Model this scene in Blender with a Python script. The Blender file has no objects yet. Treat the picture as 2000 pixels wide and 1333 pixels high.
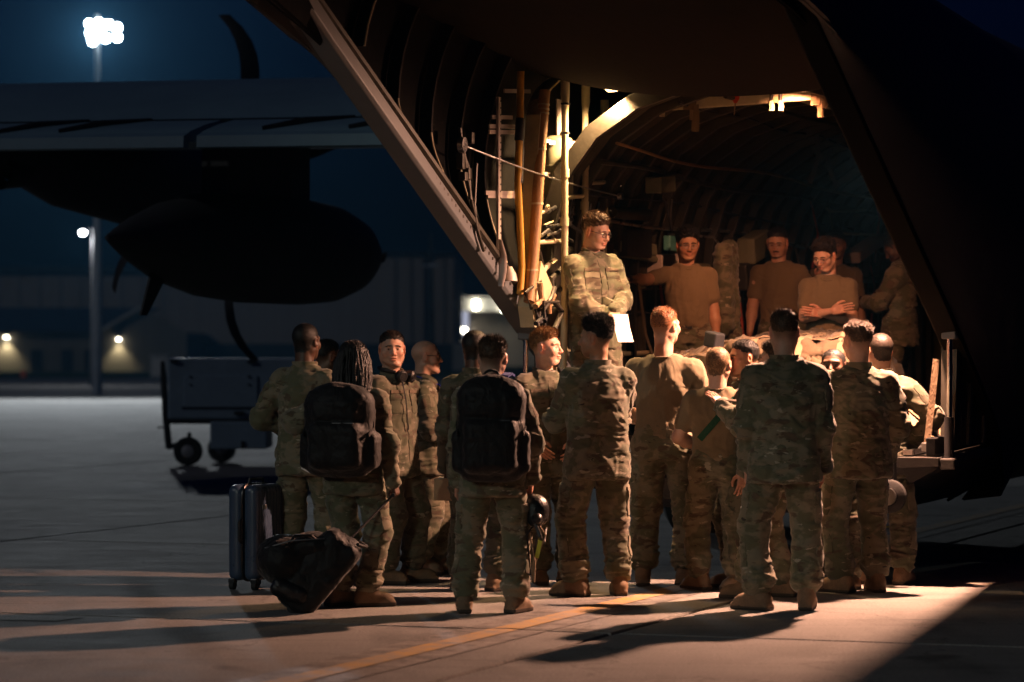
import bpy, math, random
import numpy as np
from mathutils import Vector, Matrix
from mathutils.bvhtree import BVHTree

random.seed(7)
rng = np.random.default_rng(7)
R = math.radians
SC = bpy.context.scene
COL = SC.collection

# ------------------------------------------------------------------ camera
F_PX = 6000.0            # focal length in pixels of a 2000 px wide frame
CAM_Z = 1.6
HORIZON = 690.0
cam_d = bpy.data.cameras.new('camera')
cam_d.sensor_width = 36.0
cam_d.lens = 36.0 * F_PX / 2000.0
cam_d.shift_y = (HORIZON - 666.5) / 2000.0
cam_d.clip_start = 0.1
cam_d.clip_end = 4000.0
cam_d.dof.use_dof = True
cam_d.dof.focus_distance = 20.8
cam_d.dof.aperture_fstop = 2.2
cam = bpy.data.objects.new('camera', cam_d)
COL.objects.link(cam)
cam.location = (0, 0, CAM_Z)
cam.rotation_euler = (R(90), 0, 0)
SC.camera = cam

# ------------------------------------------------------------------ world: deep dusk sky
SUN_AZ = R(-122)         # faint moon, left and behind
SUN_EL = R(32)
world = bpy.data.worlds.new('World')
SC.world = world
world.use_nodes = True
wn = world.node_tree
for n in list(wn.nodes):
    wn.nodes.remove(n)
w_out = wn.nodes.new('ShaderNodeOutputWorld')
w_bg = wn.nodes.new('ShaderNodeBackground')
w_sky = wn.nodes.new('ShaderNodeTexSky')
w_sky.sky_type = 'NISHITA'
w_sky.sun_disc = False
w_sky.sun_elevation = R(-1.2)
w_sky.sun_rotation = R(-100)
w_sky.ozone_density = 10.0
w_bg.inputs['Strength'].default_value = 0.055
w_tint = wn.nodes.new('ShaderNodeVectorMath'); w_tint.operation = 'MULTIPLY'
w_tint.inputs[1].default_value = (0.30, 0.85, 1.25)      # white balance of a cold night sky
wn.links.new(w_sky.outputs['Color'], w_tint.inputs[0])
wn.links.new(w_tint.outputs[0], w_bg.inputs['Color'])
wn.links.new(w_bg.outputs['Background'], w_out.inputs['Surface'])

# ------------------------------------------------------------------ faint moon added to light wing, cart and hangars (one sun)
sun_d = bpy.data.lights.new('sun', 'SUN')
sun_d.energy = 0.16
sun_d.angle = R(1.2)
sun_d.color = (0.95, 0.96, 0.94)
sun = bpy.data.objects.new('sun', sun_d)
COL.objects.link(sun)
_sd = Vector((math.sin(SUN_AZ) * math.cos(SUN_EL), math.cos(SUN_AZ) * math.cos(SUN_EL), math.sin(SUN_EL)))
sun.rotation_euler = _sd.to_track_quat('Z', 'Y').to_euler()
sun.location = _sd * 60

SC.view_settings.view_transform = 'Standard'
SC.view_settings.look = 'None'
SC.view_settings.exposure = 0.0
SC.view_settings.gamma = 1.0
SC.view_settings.use_curve_mapping = False
SC.render.engine = 'CYCLES'
SC.cycles.use_denoising = True
SC.cycles.max_bounces = 5
SC.cycles.diffuse_bounces = 2
SC.cycles.glossy_bounces = 2
SC.cycles.transmission_bounces = 3
SC.cycles.transparent_max_bounces = 6
SC.cycles.volume_bounces = 0
SC.cycles.sample_clamp_indirect = 4.0
SC.cycles.caustics_reflective = False
SC.cycles.caustics_refractive = False

# ------------------------------------------------------------------ aircraft frame
AX = R(20.5)                       # the aircraft points forward and to the right of the lens
AO = Vector((1.552, 21.62, 0.0))   # ground point under the aft end of the ramp
FW = Vector((math.sin(AX), math.cos(AX), 0))
SB = Vector((math.cos(AX), -math.sin(AX), 0))

def world_of(v, u, z):
    q = AO + FW * u + SB * v
    return Vector((q.x, q.y, z))

def local_of(P):
    d = Vector((P[0], P[1], 0)) - AO
    return Vector((d.dot(SB), d.dot(FW), P[2]))

def ray(px, py):
    return Vector(((px - 1000.0) / F_PX, 1.0, (HORIZON - py) / F_PX))

def at(px, py, Y):
    d = ray(px, py)
    return Vector((d.x * Y, Y, CAM_Z + d.z * Y))

def on_v(px, py, v):
    """point of the aircraft plane (side wall) starboard = v behind a pixel, in aircraft coordinates"""
    d = ray(px, py)
    den = d.x * SB.x + d.y * SB.y
    Y = (v + AO.dot(SB)) / den
    return local_of(at(px, py, Y))

def on_u(px, py, u):
    d = ray(px, py)
    Y = (u + AO.dot(FW)) / (d.x * FW.x + d.y * FW.y)
    return local_of(at(px, py, Y))

# ------------------------------------------------------------------ mesh helpers
def link(o, parent=None):
    COL.objects.link(o)
    if parent is not None:
        o.parent = parent
    return o

def tag(o, label=None, cat=None, group=None, kind=None):
    if label: o['label'] = label
    if cat: o['category'] = cat
    if group: o['group'] = group
    if kind: o['kind'] = kind
    return o

def empty(name, loc=(0, 0, 0), rz=0.0, parent=None):
    o = bpy.data.objects.new(name, None)
    o.empty_display_size = 0.1
    o.location = loc
    o.rotation_euler = (0, 0, rz)
    return link(o, parent)

def fast_mesh(name, V, Fq, mats, smooth=True, col=None, mat_idx=None):
    """V (n,3) float, Fq (m,4) or (m,3) int arrays"""
    me = bpy.data.meshes.new(name)
    V = np.ascontiguousarray(V, dtype=np.float32)
    Fq = np.ascontiguousarray(Fq, dtype=np.int32)
    n, m, k = len(V), len(Fq), Fq.shape[1]
    me.vertices.add(n)
    me.vertices.foreach_set('co', V.ravel())
    me.loops.add(m * k)
    me.loops.foreach_set('vertex_index', Fq.ravel())
    me.polygons.add(m)
    me.polygons.foreach_set('loop_start', np.arange(0, m * k, k, dtype=np.int32))
    me.polygons.foreach_set('loop_total', np.full(m, k, dtype=np.int32))
    if mat_idx is not None:
        me.polygons.foreach_set('material_index', np.ascontiguousarray(mat_idx, dtype=np.int32))
    me.update(calc_edges=True)
    if smooth:
        me.polygons.foreach_set('use_smooth', np.ones(m, dtype=bool))
    if col is not None:
        a = me.color_attributes.new('col', 'FLOAT_COLOR', 'POINT')
        c4 = np.ones((n, 4), dtype=np.float32)
        c4[:, :3] = col
        a.data.foreach_set('color', c4.ravel())
    for mt in (mats if isinstance(mats, (list, tuple)) else [mats]):
        me.materials.append(mt)
    return me

class MB:
    """collects boxes, tubes and lofts into one mesh"""
    def __init__(s):
        s.v = []; s.f = []
    def add(s, vs, fs):
        b = len(s.v)
        s.v += [tuple(p) for p in vs]
        s.f += [tuple(i + b for i in f) for f in fs]
        return s
    def box(s, c, size, rot=None, taper=1.0):
        hx, hy, hz = size[0] / 2, size[1] / 2, size[2] / 2
        vs = []
        for z in (-hz, hz):
            t = taper if z > 0 else 1.0
            for x, y in ((-hx, -hy), (hx, -hy), (hx, hy), (-hx, hy)):
                p = Vector((x * t, y * t, z))
                if rot is not None: p = rot @ p
                vs.append(p + Vector(c))
        return s.add(vs, [(3, 2, 1, 0), (4, 5, 6, 7), (0, 1, 5, 4), (1, 2, 6, 5), (2, 3, 7, 6), (3, 0, 4, 7)])
    def hexa(s, p8):
        return s.add(p8, [(3, 2, 1, 0), (4, 5, 6, 7), (0, 1, 5, 4), (1, 2, 6, 5), (2, 3, 7, 6), (3, 0, 4, 7)])
    def tube(s, pts, r, n=8, cap=True, flat=None):
        pts = [Vector(p) for p in pts]
        m = len(pts)
        rr = r if isinstance(r, (list, tuple)) else [r] * m
        vs = []; prev = None
        for i, p in enumerate(pts):
            d = (pts[min(i + 1, m - 1)] - pts[max(i - 1, 0)])
            d = d.normalized() if d.length > 1e-9 else Vector((0, 0, 1))
            ref = prev if prev is not None else (Vector((0, 0, 1)) if abs(d.z) < 0.9 else Vector((1, 0, 0)))
            a = (ref - d * ref.dot(d))
            a = a.normalized() if a.length > 1e-6 else d.orthogonal().normalized()
            prev = a
            b = d.cross(a)
            fl = 1.0 if flat is None else flat
            for k in range(n):
                t = 2 * math.pi * k / n
                vs.append(p + a * (math.cos(t) * rr[i]) + b * (math.sin(t) * rr[i] * fl))
        fs = []
        for i in range(m - 1):
            for k in range(n):
                k2 = (k + 1) % n
                fs.append((i * n + k, i * n + k2, (i + 1) * n + k2, (i + 1) * n + k))
        if cap:
            fs.append(tuple(range(n - 1, -1, -1)))
            fs.append(tuple((m - 1) * n + k for k in range(n)))
        return s.add(vs, fs)
    def strap(s, pts, w, t, nrm):
        """flat webbing along pts; nrm is the direction its broad face looks"""
        pts = [Vector(p) for p in pts]; nrm = Vector(nrm).normalized()
        vs = []; m = len(pts)
        for i, p in enumerate(pts):
            d = (pts[min(i + 1, m - 1)] - pts[max(i - 1, 0)]).normalized()
            a = d.cross(nrm).normalized()
            b = a.cross(d).normalized()
            for x, y in ((-1, -1), (1, -1), (1, 1), (-1, 1)):
                vs.append(p + a * (x * w / 2) + b * (y * t / 2))
        fs = [(3, 2, 1, 0), tuple((m - 1) * 4 + k for k in range(4))]
        for i in range(m - 1):
            for k in range(4):
                k2 = (k + 1) % 4
                fs.append((i * 4 + k, i * 4 + k2, (i + 1) * 4 + k2, (i + 1) * 4 + k))
        return s.add(vs, fs)
    def lathe(s, c, axis, prof, n=20, cap=True):
        """prof: list of (along, radius)"""
        ax = Vector(axis).normalized(); a = ax.orthogonal().normalized(); b = ax.cross(a)
        vs = []
        for t, r in prof:
            for k in range(n):
                th = 2 * math.pi * k / n
                vs.append(Vector(c) + ax * t + a * (math.cos(th) * r) + b * (math.sin(th) * r))
        fs = []
        for i in range(len(prof) - 1):
            for k in range(n):
                k2 = (k + 1) % n
                fs.append((i * n + k, i * n + k2, (i + 1) * n + k2, (i + 1) * n + k))
        if cap:
            fs.append(tuple(range(n - 1, -1, -1)))
            fs.append(tuple((len(prof) - 1) * n + k for k in range(n)))
        return s.add(vs, fs)
    def loft(s, rings, closed=True, cap=True):
        n = len(rings[0]); vs = [p for r_ in rings for p in r_]; fs = []
        for i in range(len(rings) - 1):
            for k in range(n if closed else n - 1):
                k2 = (k + 1) % n
                fs.append((i * n + k, i * n + k2, (i + 1) * n + k2, (i + 1) * n + k))
        if cap and closed:
            fs.append(tuple(range(n - 1, -1, -1)))
            fs.append(tuple((len(rings) - 1) * n + k for k in range(n)))
        return s.add(vs, fs)
    def shell(s, rings, thick):
        """open sheet through rings, given thickness along its normal"""
        m = len(rings); n = len(rings[0])
        P = [[Vector(p) for p in r_] for r_ in rings]
        out = []
        for i in range(m):
            row = []
            for k in range(n):
                du = P[min(i + 1, m - 1)][k] - P[max(i - 1, 0)][k]
                dv = P[i][min(k + 1, n - 1)] - P[i][max(k - 1, 0)]
                nn = du.cross(dv)
                nn = nn.normalized() if nn.length > 1e-9 else Vector((0, 0, 1))
                row.append(P[i][k] + nn * thick)
            out.append(row)
        vs = [p for r_ in P for p in r_] + [p for r_ in out for p in r_]
        o = m * n; fs = []
        for i in range(m - 1):
            for k in range(n - 1):
                a, b, c, d = i * n + k, i * n + k + 1, (i + 1) * n + k + 1, (i + 1) * n + k
                fs.append((a, d, c, b)); fs.append((a + o, b + o, c + o, d + o))
        for i in range(m - 1):
            a, d = i * n, (i + 1) * n
            fs.append((a, a + o, d + o, d))
            a, d = i * n + n - 1, (i + 1) * n + n - 1
            fs.append((a, d, d + o, a + o))
        for k in range(n - 1):
            a, b = k, k + 1
            fs.append((a, b, b + o, a + o))
            a, b = (m - 1) * n + k, (m - 1) * n + k + 1
            fs.append((a, a + o, b + o, b))
        return s.add(vs, fs)
    def build(s, name, mat, parent=None, smooth=False, bevel=0.0, seg=2, loc=None):
        me = bpy.data.meshes.new(name)
        me.from_pydata([tuple(p) for p in s.v], [], s.f)
        me.validate()
        if smooth:
            me.polygons.foreach_set('use_smooth', np.ones(len(me.polygons), dtype=bool))
        me.materials.append(mat)
        o = bpy.data.objects.new(name, me)
        if loc is not None: o.location = loc
        link(o, parent)
        if bevel > 0:
            b = o.modifiers.new('bevel', 'BEVEL'); b.width = bevel; b.segments = seg
            b.limit_method = 'ANGLE'; b.angle_limit = R(40); b.harden_normals = False
        if smooth:
            try:
                me.set_sharp_from_angle(angle=R(38))
            except Exception:
                pass
        return o

def copy_tree(o, parent=None):
    c = o.copy(); COL.objects.link(c); c.parent = parent
    for ch in o.children:
        copy_tree(ch, c)
    return c

# ------------------------------------------------------------------ materials
def mat_new(name):
    m = bpy.data.materials.new(name); m.use_nodes = True
    nt = m.node_tree
    bs = nt.nodes['Principled BSDF']
    return m, nt, bs

def N(nt, t, **kw):
    n = nt.nodes.new(t)
    for k, v in kw.items():
        if k in n.inputs: n.inputs[k].default_value = v
        else: setattr(n, k, v)
    return n

def c4(c):
    return (c[0], c[1], c[2], 1.0)

def simple(name, color, rough=0.6, metal=0.0, var=0.25, scale=6.0, bump=0.1, bscale=40.0, spec=0.4, stretch=(1, 1, 1), bdist=0.01):
    """a base colour broken by two sizes of noise, roughness variation and fine relief"""
    m, nt, bs = mat_new(name); L = nt.links.new
    tc = N(nt, 'ShaderNodeTexCoord'); mp = N(nt, 'ShaderNodeMapping')
    mp.inputs['Scale'].default_value = stretch
    oi = N(nt, 'ShaderNodeObjectInfo'); ad = N(nt, 'ShaderNodeVectorMath', operation='ADD')
    L(tc.outputs['Object'], ad.inputs[0]); L(oi.outputs['Random'], ad.inputs[1])
    L(ad.outputs[0], mp.inputs['Vector'])
    n1 = N(nt, 'ShaderNodeTexNoise', Scale=scale, Detail=6.0, Roughness=0.6)
    n2 = N(nt, 'ShaderNodeTexNoise', Scale=scale * 7, Detail=3.0)
    L(mp.outputs[0], n1.inputs['Vector']); L(mp.outputs[0], n2.inputs['Vector'])
    mx = N(nt, 'ShaderNodeMath', operation='MULTIPLY_ADD')
    L(n1.outputs['Fac'], mx.inputs[0]); mx.inputs[1].default_value = 0.7
    sc2 = N(nt, 'ShaderNodeMath', operation='MULTIPLY'); L(n2.outputs['Fac'], sc2.inputs[0]); sc2.inputs[1].default_value = 0.3
    L(sc2.outputs[0], mx.inputs[2])
    rp = N(nt, 'ShaderNodeMapRange')
    rp.inputs['From Min'].default_value = 0.3; rp.inputs['From Max'].default_value = 0.7
    L(mx.outputs[0], rp.inputs['Value'])
    cm = N(nt, 'ShaderNodeMix', data_type='RGBA')
    cm.inputs['A'].default_value = c4([x * (1 - var) for x in color])
    cm.inputs['B'].default_value = c4([min(1, x * (1 + var)) for x in color])
    L(rp.outputs[0], cm.inputs['Factor']); L(cm.outputs['Result'], bs.inputs['Base Color'])
    rr = N(nt, 'ShaderNodeMapRange')
    rr.inputs['To Min'].default_value = max(0.02, rough - 0.12); rr.inputs['To Max'].default_value = min(1, rough + 0.12)
    L(n1.outputs['Fac'], rr.inputs['Value']); L(rr.outputs[0], bs.inputs['Roughness'])
    bs.inputs['Metallic'].default_value = metal
    bs.inputs['Specular IOR Level'].default_value = spec
    if bump > 0:
        nb = N(nt, 'ShaderNodeTexNoise', Scale=bscale, Detail=4.0)
        L(mp.outputs[0], nb.inputs['Vector'])
        bp = N(nt, 'ShaderNodeBump', Strength=bump, Distance=bdist)
        L(nb.outputs['Fac'], bp.inputs['Height']); L(bp.outputs[0], bs.inputs['Normal'])
    return m

def emit(name, color, strength):
    m, nt, bs = mat_new(name)
    nt.nodes.remove(bs)
    e = N(nt, 'ShaderNodeEmission'); e.inputs['Color'].default_value = c4(color); e.inputs['Strength'].default_value = strength
    nt.links.new(e.outputs[0], nt.nodes['Material Output'].inputs['Surface'])
    return m

def camo(name, gain=1.0):
    """multi-scale patch camouflage in tan, green and brown with woven relief and creases"""
    m, nt, bs = mat_new(name); L = nt.links.new
    tc = N(nt, 'ShaderNodeTexCoord'); oi = N(nt, 'ShaderNodeObjectInfo')
    off = N(nt, 'ShaderNodeVectorMath', operation='SCALE'); off.inputs['Scale'].default_value = 13.0
    cb = N(nt, 'ShaderNodeCombineXYZ')
    L(oi.outputs['Random'], cb.inputs[0]); L(oi.outputs['Random'], cb.inputs[2])
    L(cb.outputs[0], off.inputs[0])
    ad = N(nt, 'ShaderNodeVectorMath', operation='ADD')
    L(tc.outputs['Object'], ad.inputs[0]); L(off.outputs[0], ad.inputs[1])
    def layer(scale, st, lo, hi, detail, shift):
        mp = N(nt, 'ShaderNodeMapping'); mp.inputs['Scale'].default_value = st
        mp.inputs['Location'].default_value = (shift, shift * 0.7, -shift)
        L(ad.outputs[0], mp.inputs['Vector'])
        n = N(nt, 'ShaderNodeTexNoise', Scale=scale, Detail=detail, Roughness=0.55, Distortion=0.35)
        L(mp.outputs[0], n.inputs['Vector'])
        r = N(nt, 'ShaderNodeMapRange'); r.inputs['From Min'].default_value = lo; r.inputs['From Max'].default_value = hi
        L(n.outputs['Fac'], r.inputs['Value'])
        return r
    tan, green, brown, pale, dark = [(x[0] * gain, x[1] * gain, x[2] * gain) for x in
        ((0.215, 0.190, 0.128), (0.125, 0.127, 0.075), (0.105, 0.078, 0.050), (0.38, 0.345, 0.26), (0.045, 0.036, 0.026))]
    cur = None
    def over(prev, colr, fac):
        x = N(nt, 'ShaderNodeMix', data_type='RGBA')
        if isinstance(prev, tuple): x.inputs['A'].default_value = c4(prev)
        else: L(prev.outputs['Result'], x.inputs['A'])
        x.inputs['B'].default_value = c4(colr); L(fac.outputs[0], x.inputs['Factor'])
        return x
    cur = over(tan, green, layer(8.5, (0.9, 0.9, 1.35), 0.46, 0.54, 3.0, 0.0))
    cur = over(cur, brown, layer(10.0, (0.8, 0.8, 1.7), 0.58, 0.62, 3.5, 5.1))
    cur = over(cur, pale, layer(12.5, (0.75, 0.75, 1.8), 0.64, 0.67, 4.0, 9.7))
    cur = over(cur, dark, layer(22.0, (0.7, 0.7, 1.9), 0.68, 0.70, 4.0, 3.3))
    L(cur.outputs['Result'], bs.inputs['Base Color'])
    bs.inputs['Roughness'].default_value = 0.85
    bs.inputs['Specular IOR Level'].default_value = 0.2
    bs.inputs['Sheen Weight'].default_value = 0.15
    n1 = N(nt, 'ShaderNodeTexNoise', Scale=7.0, Detail=2.0, Distortion=0.9, noise_type='RIDGED_MULTIFRACTAL')
    mp = N(nt, 'ShaderNodeMapping'); mp.inputs['Scale'].default_value = (1, 1, 1.5)
    L(ad.outputs[0], mp.inputs['Vector']); L(mp.outputs[0], n1.inputs['Vector'])
    n2 = N(nt, 'ShaderNodeTexNoise', Scale=160.0, Detail=2.0); L(ad.outputs[0], n2.inputs['Vector'])
    mm = N(nt, 'ShaderNodeMath', operation='MULTIPLY_ADD'); L(n2.outputs['Fac'], mm.inputs[0]); mm.inputs[1].default_value = 0.06; L(n1.outputs['Fac'], mm.inputs[2])
    bp = N(nt, 'ShaderNodeBump', Strength=0.6, Distance=0.012); L(mm.outputs[0], bp.inputs['Height'])
    L(bp.outputs[0], bs.inputs['Normal'])
    return m

def cloth(name, color, creases=0.5, scale=9.0, stretch=(1, 1, 0.55), rough=0.9):
    m, nt, bs = mat_new(name); L = nt.links.new
    tc = N(nt, 'ShaderNodeTexCoord'); oi = N(nt, 'ShaderNodeObjectInfo')
    ad = N(nt, 'ShaderNodeVectorMath', operation='ADD'); L(tc.outputs['Object'], ad.inputs[0]); L(oi.outputs['Random'], ad.inputs[1])
    n1 = N(nt, 'ShaderNodeTexNoise', Scale=scale, Detail=3.0, Distortion=0.8)
    mp = N(nt, 'ShaderNodeMapping'); mp.inputs['Scale'].default_value = stretch
    L(ad.outputs[0], mp.inputs['Vector']); L(mp.outputs[0], n1.inputs['Vector'])
    n2 = N(nt, 'ShaderNodeTexNoise', Scale=200.0, Detail=2.0); L(ad.outputs[0], n2.inputs['Vector'])
    cm = N(nt, 'ShaderNodeMix', data_type='RGBA')
    cm.inputs['A'].default_value = c4([x * 0.8 for x in color]); cm.inputs['B'].default_value = c4([x * 1.2 for x in color])
    L(n2.outputs['Fac'], cm.inputs['Factor']); L(cm.outputs['Result'], bs.inputs['Base Color'])
    mm = N(nt, 'ShaderNodeMath', operation='MULTIPLY_ADD'); L(n2.outputs['Fac'], mm.inputs[0]); mm.inputs[1].default_value = 0.05; L(n1.outputs['Fac'], mm.inputs[2])
    bp = N(nt, 'ShaderNodeBump', Strength=creases, Distance=0.03); L(mm.outputs[0], bp.inputs['Height']); L(bp.outputs[0], bs.inputs['Normal'])
    bs.inputs['Roughness'].default_value = rough; bs.inputs['Specular IOR Level'].default_value = 0.2
    bs.inputs['Sheen Weight'].default_value = 0.1
    return m

def vcol_mat(name, rough=0.5, sss=0.0, bump=0.15, bscale=180.0, spec=0.4):
    m, nt, bs = mat_new(name); L = nt.links.new
    at_ = N(nt, 'ShaderNodeVertexColor', layer_name='col')
    tc = N(nt, 'ShaderNodeTexCoord')
    n1 = N(nt, 'ShaderNodeTexNoise', Scale=38.0, Detail=4.0); L(tc.outputs['Object'], n1.inputs['Vector'])
    r1 = N(nt, 'ShaderNodeMapRange'); r1.inputs['To Min'].default_value = 0.82; r1.inputs['To Max'].default_value = 1.16
    L(n1.outputs['Fac'], r1.inputs['Value'])
    mu = N(nt, 'ShaderNodeVectorMath', operation='SCALE'); L(at_.outputs['Color'], mu.inputs[0]); L(r1.outputs[0], mu.inputs['Scale'])
    L(mu.outputs[0], bs.inputs['Base Color'])
    bs.inputs['Roughness'].default_value = rough; bs.inputs['Specular IOR Level'].default_value = spec
    if sss > 0:
        bs.inputs['Subsurface Weight'].default_value = sss
        bs.inputs['Subsurface Radius'].default_value = (1.0, 0.3, 0.15)
        bs.inputs['Subsurface Scale'].default_value = 0.012
    n2 = N(nt, 'ShaderNodeTexNoise', Scale=bscale, Detail=3.0); L(tc.outputs['Object'], n2.inputs['Vector'])
    bp = N(nt, 'ShaderNodeBump', Strength=bump, Distance=0.004); L(n2.outputs['Fac'], bp.inputs['Height']); L(bp.outputs[0], bs.inputs['Normal'])
    return m
# ================================================================== PEOPLE: implicit surfaces meshed with surface nets
def _hash3(ix, iy, iz, s):
    h = (ix * 374761393 + iy * 668265263 + iz * 2147483647 + s * 144665) & 0xffffffff
    h = ((h ^ (h >> 13)) * 1274126177) & 0xffffffff
    return ((h ^ (h >> 16)) & 0xffff) / 65535.0

def vnoise(P, seed=0):
    """smooth value noise in 0..1 at points P (n,3)"""
    Pf = np.floor(P); f = P - Pf; i = Pf.astype(np.int64)
    f = f * f * (3 - 2 * f)
    out = 0.0
    for dx in (0, 1):
        wx = f[:, 0] if dx else 1 - f[:, 0]
        for dy in (0, 1):
            wy = f[:, 1] if dy else 1 - f[:, 1]
            for dz in (0, 1):
                wz = f[:, 2] if dz else 1 - f[:, 2]
                out = out + wx * wy * wz * _hash3(i[:, 0] + dx, i[:, 1] + dy, i[:, 2] + dz, seed)
    return out

def surface_nets(vol, org, h):
    ins = vol < 0
    nx, ny, nz = vol.shape
    cnt = np.zeros((nx - 1, ny - 1, nz - 1), np.int8)
    for dx in (0, 1):
        for dy in (0, 1):
            for dz in (0, 1):
                cnt += ins[dx:nx - 1 + dx, dy:ny - 1 + dy, dz:nz - 1 + dz]
    act = (cnt > 0) & (cnt < 8)
    idx = np.full(act.shape, -1, np.int64)
    ci = np.argwhere(act)
    idx[act] = np.arange(len(ci))
    acc = np.zeros((len(ci), 3)); num = np.zeros(len(ci))
    crn = {}
    for dx in (0, 1):
        for dy in (0, 1):
            for dz in (0, 1):
                crn[(dx, dy, dz)] = vol[ci[:, 0] + dx, ci[:, 1] + dy, ci[:, 2] + dz]
    for a in crn:
        for ax in range(3):
            if a[ax] == 0:
                b = list(a); b[ax] = 1; b = tuple(b)
                va, vb = crn[a], crn[b]
                cr = (va < 0) != (vb < 0)
                den = np.where(cr, va - vb, 1.0)
                t = np.where(cr, va / den, 0)
                p = np.zeros((len(ci), 3)); p[:, 0] = a[0]; p[:, 1] = a[1]; p[:, 2] = a[2]
                p[:, ax] = t
                acc += p * cr[:, None]; num += cr
    V = (ci + acc / np.maximum(num, 1)[:, None]) * h + np.asarray(org)
    faces = []
    for ax in range(3):
        sl0 = [slice(1, -1)] * 3; sl1 = [slice(1, -1)] * 3
        sl0[ax] = slice(0, -1); sl1[ax] = slice(1, None)
        A = ins[tuple(sl0)]; B = ins[tuple(sl1)]
        e = np.argwhere(A != B)
        if len(e) == 0: continue
        base = e.copy()
        for k in range(3):
            if k != ax: base[:, k] += 1
        o1, o2 = (ax + 1) % 3, (ax + 2) % 3
        def cell(d1, d2):
            c = base.copy(); c[:, o1] += d1; c[:, o2] += d2
            return idx[c[:, 0], c[:, 1], c[:, 2]]
        q = np.stack([cell(-1, -1), cell(0, -1), cell(0, 0), cell(-1, 0)], 1)
        inA = A[tuple(e.T)]
        q[~inA] = q[~inA][:, ::-1]
        faces.append(q)
    Fq = np.concatenate(faces)
    Fq = Fq[(Fq >= 0).all(1)]
    return V, Fq

def normals(V, Fq):
    a = V[Fq[:, 2]] - V[Fq[:, 0]]; b = V[Fq[:, -1]] - V[Fq[:, 1]]
    if Fq.shape[1] == 3: b = V[Fq[:, 2]] - V[Fq[:, 1]]
    n = np.cross(a, b)
    o = np.zeros_like(V)
    for k in range(Fq.shape[1]): np.add.at(o, Fq[:, k], n)
    return o / np.maximum(np.linalg.norm(o, axis=1), 1e-12)[:, None]

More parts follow.
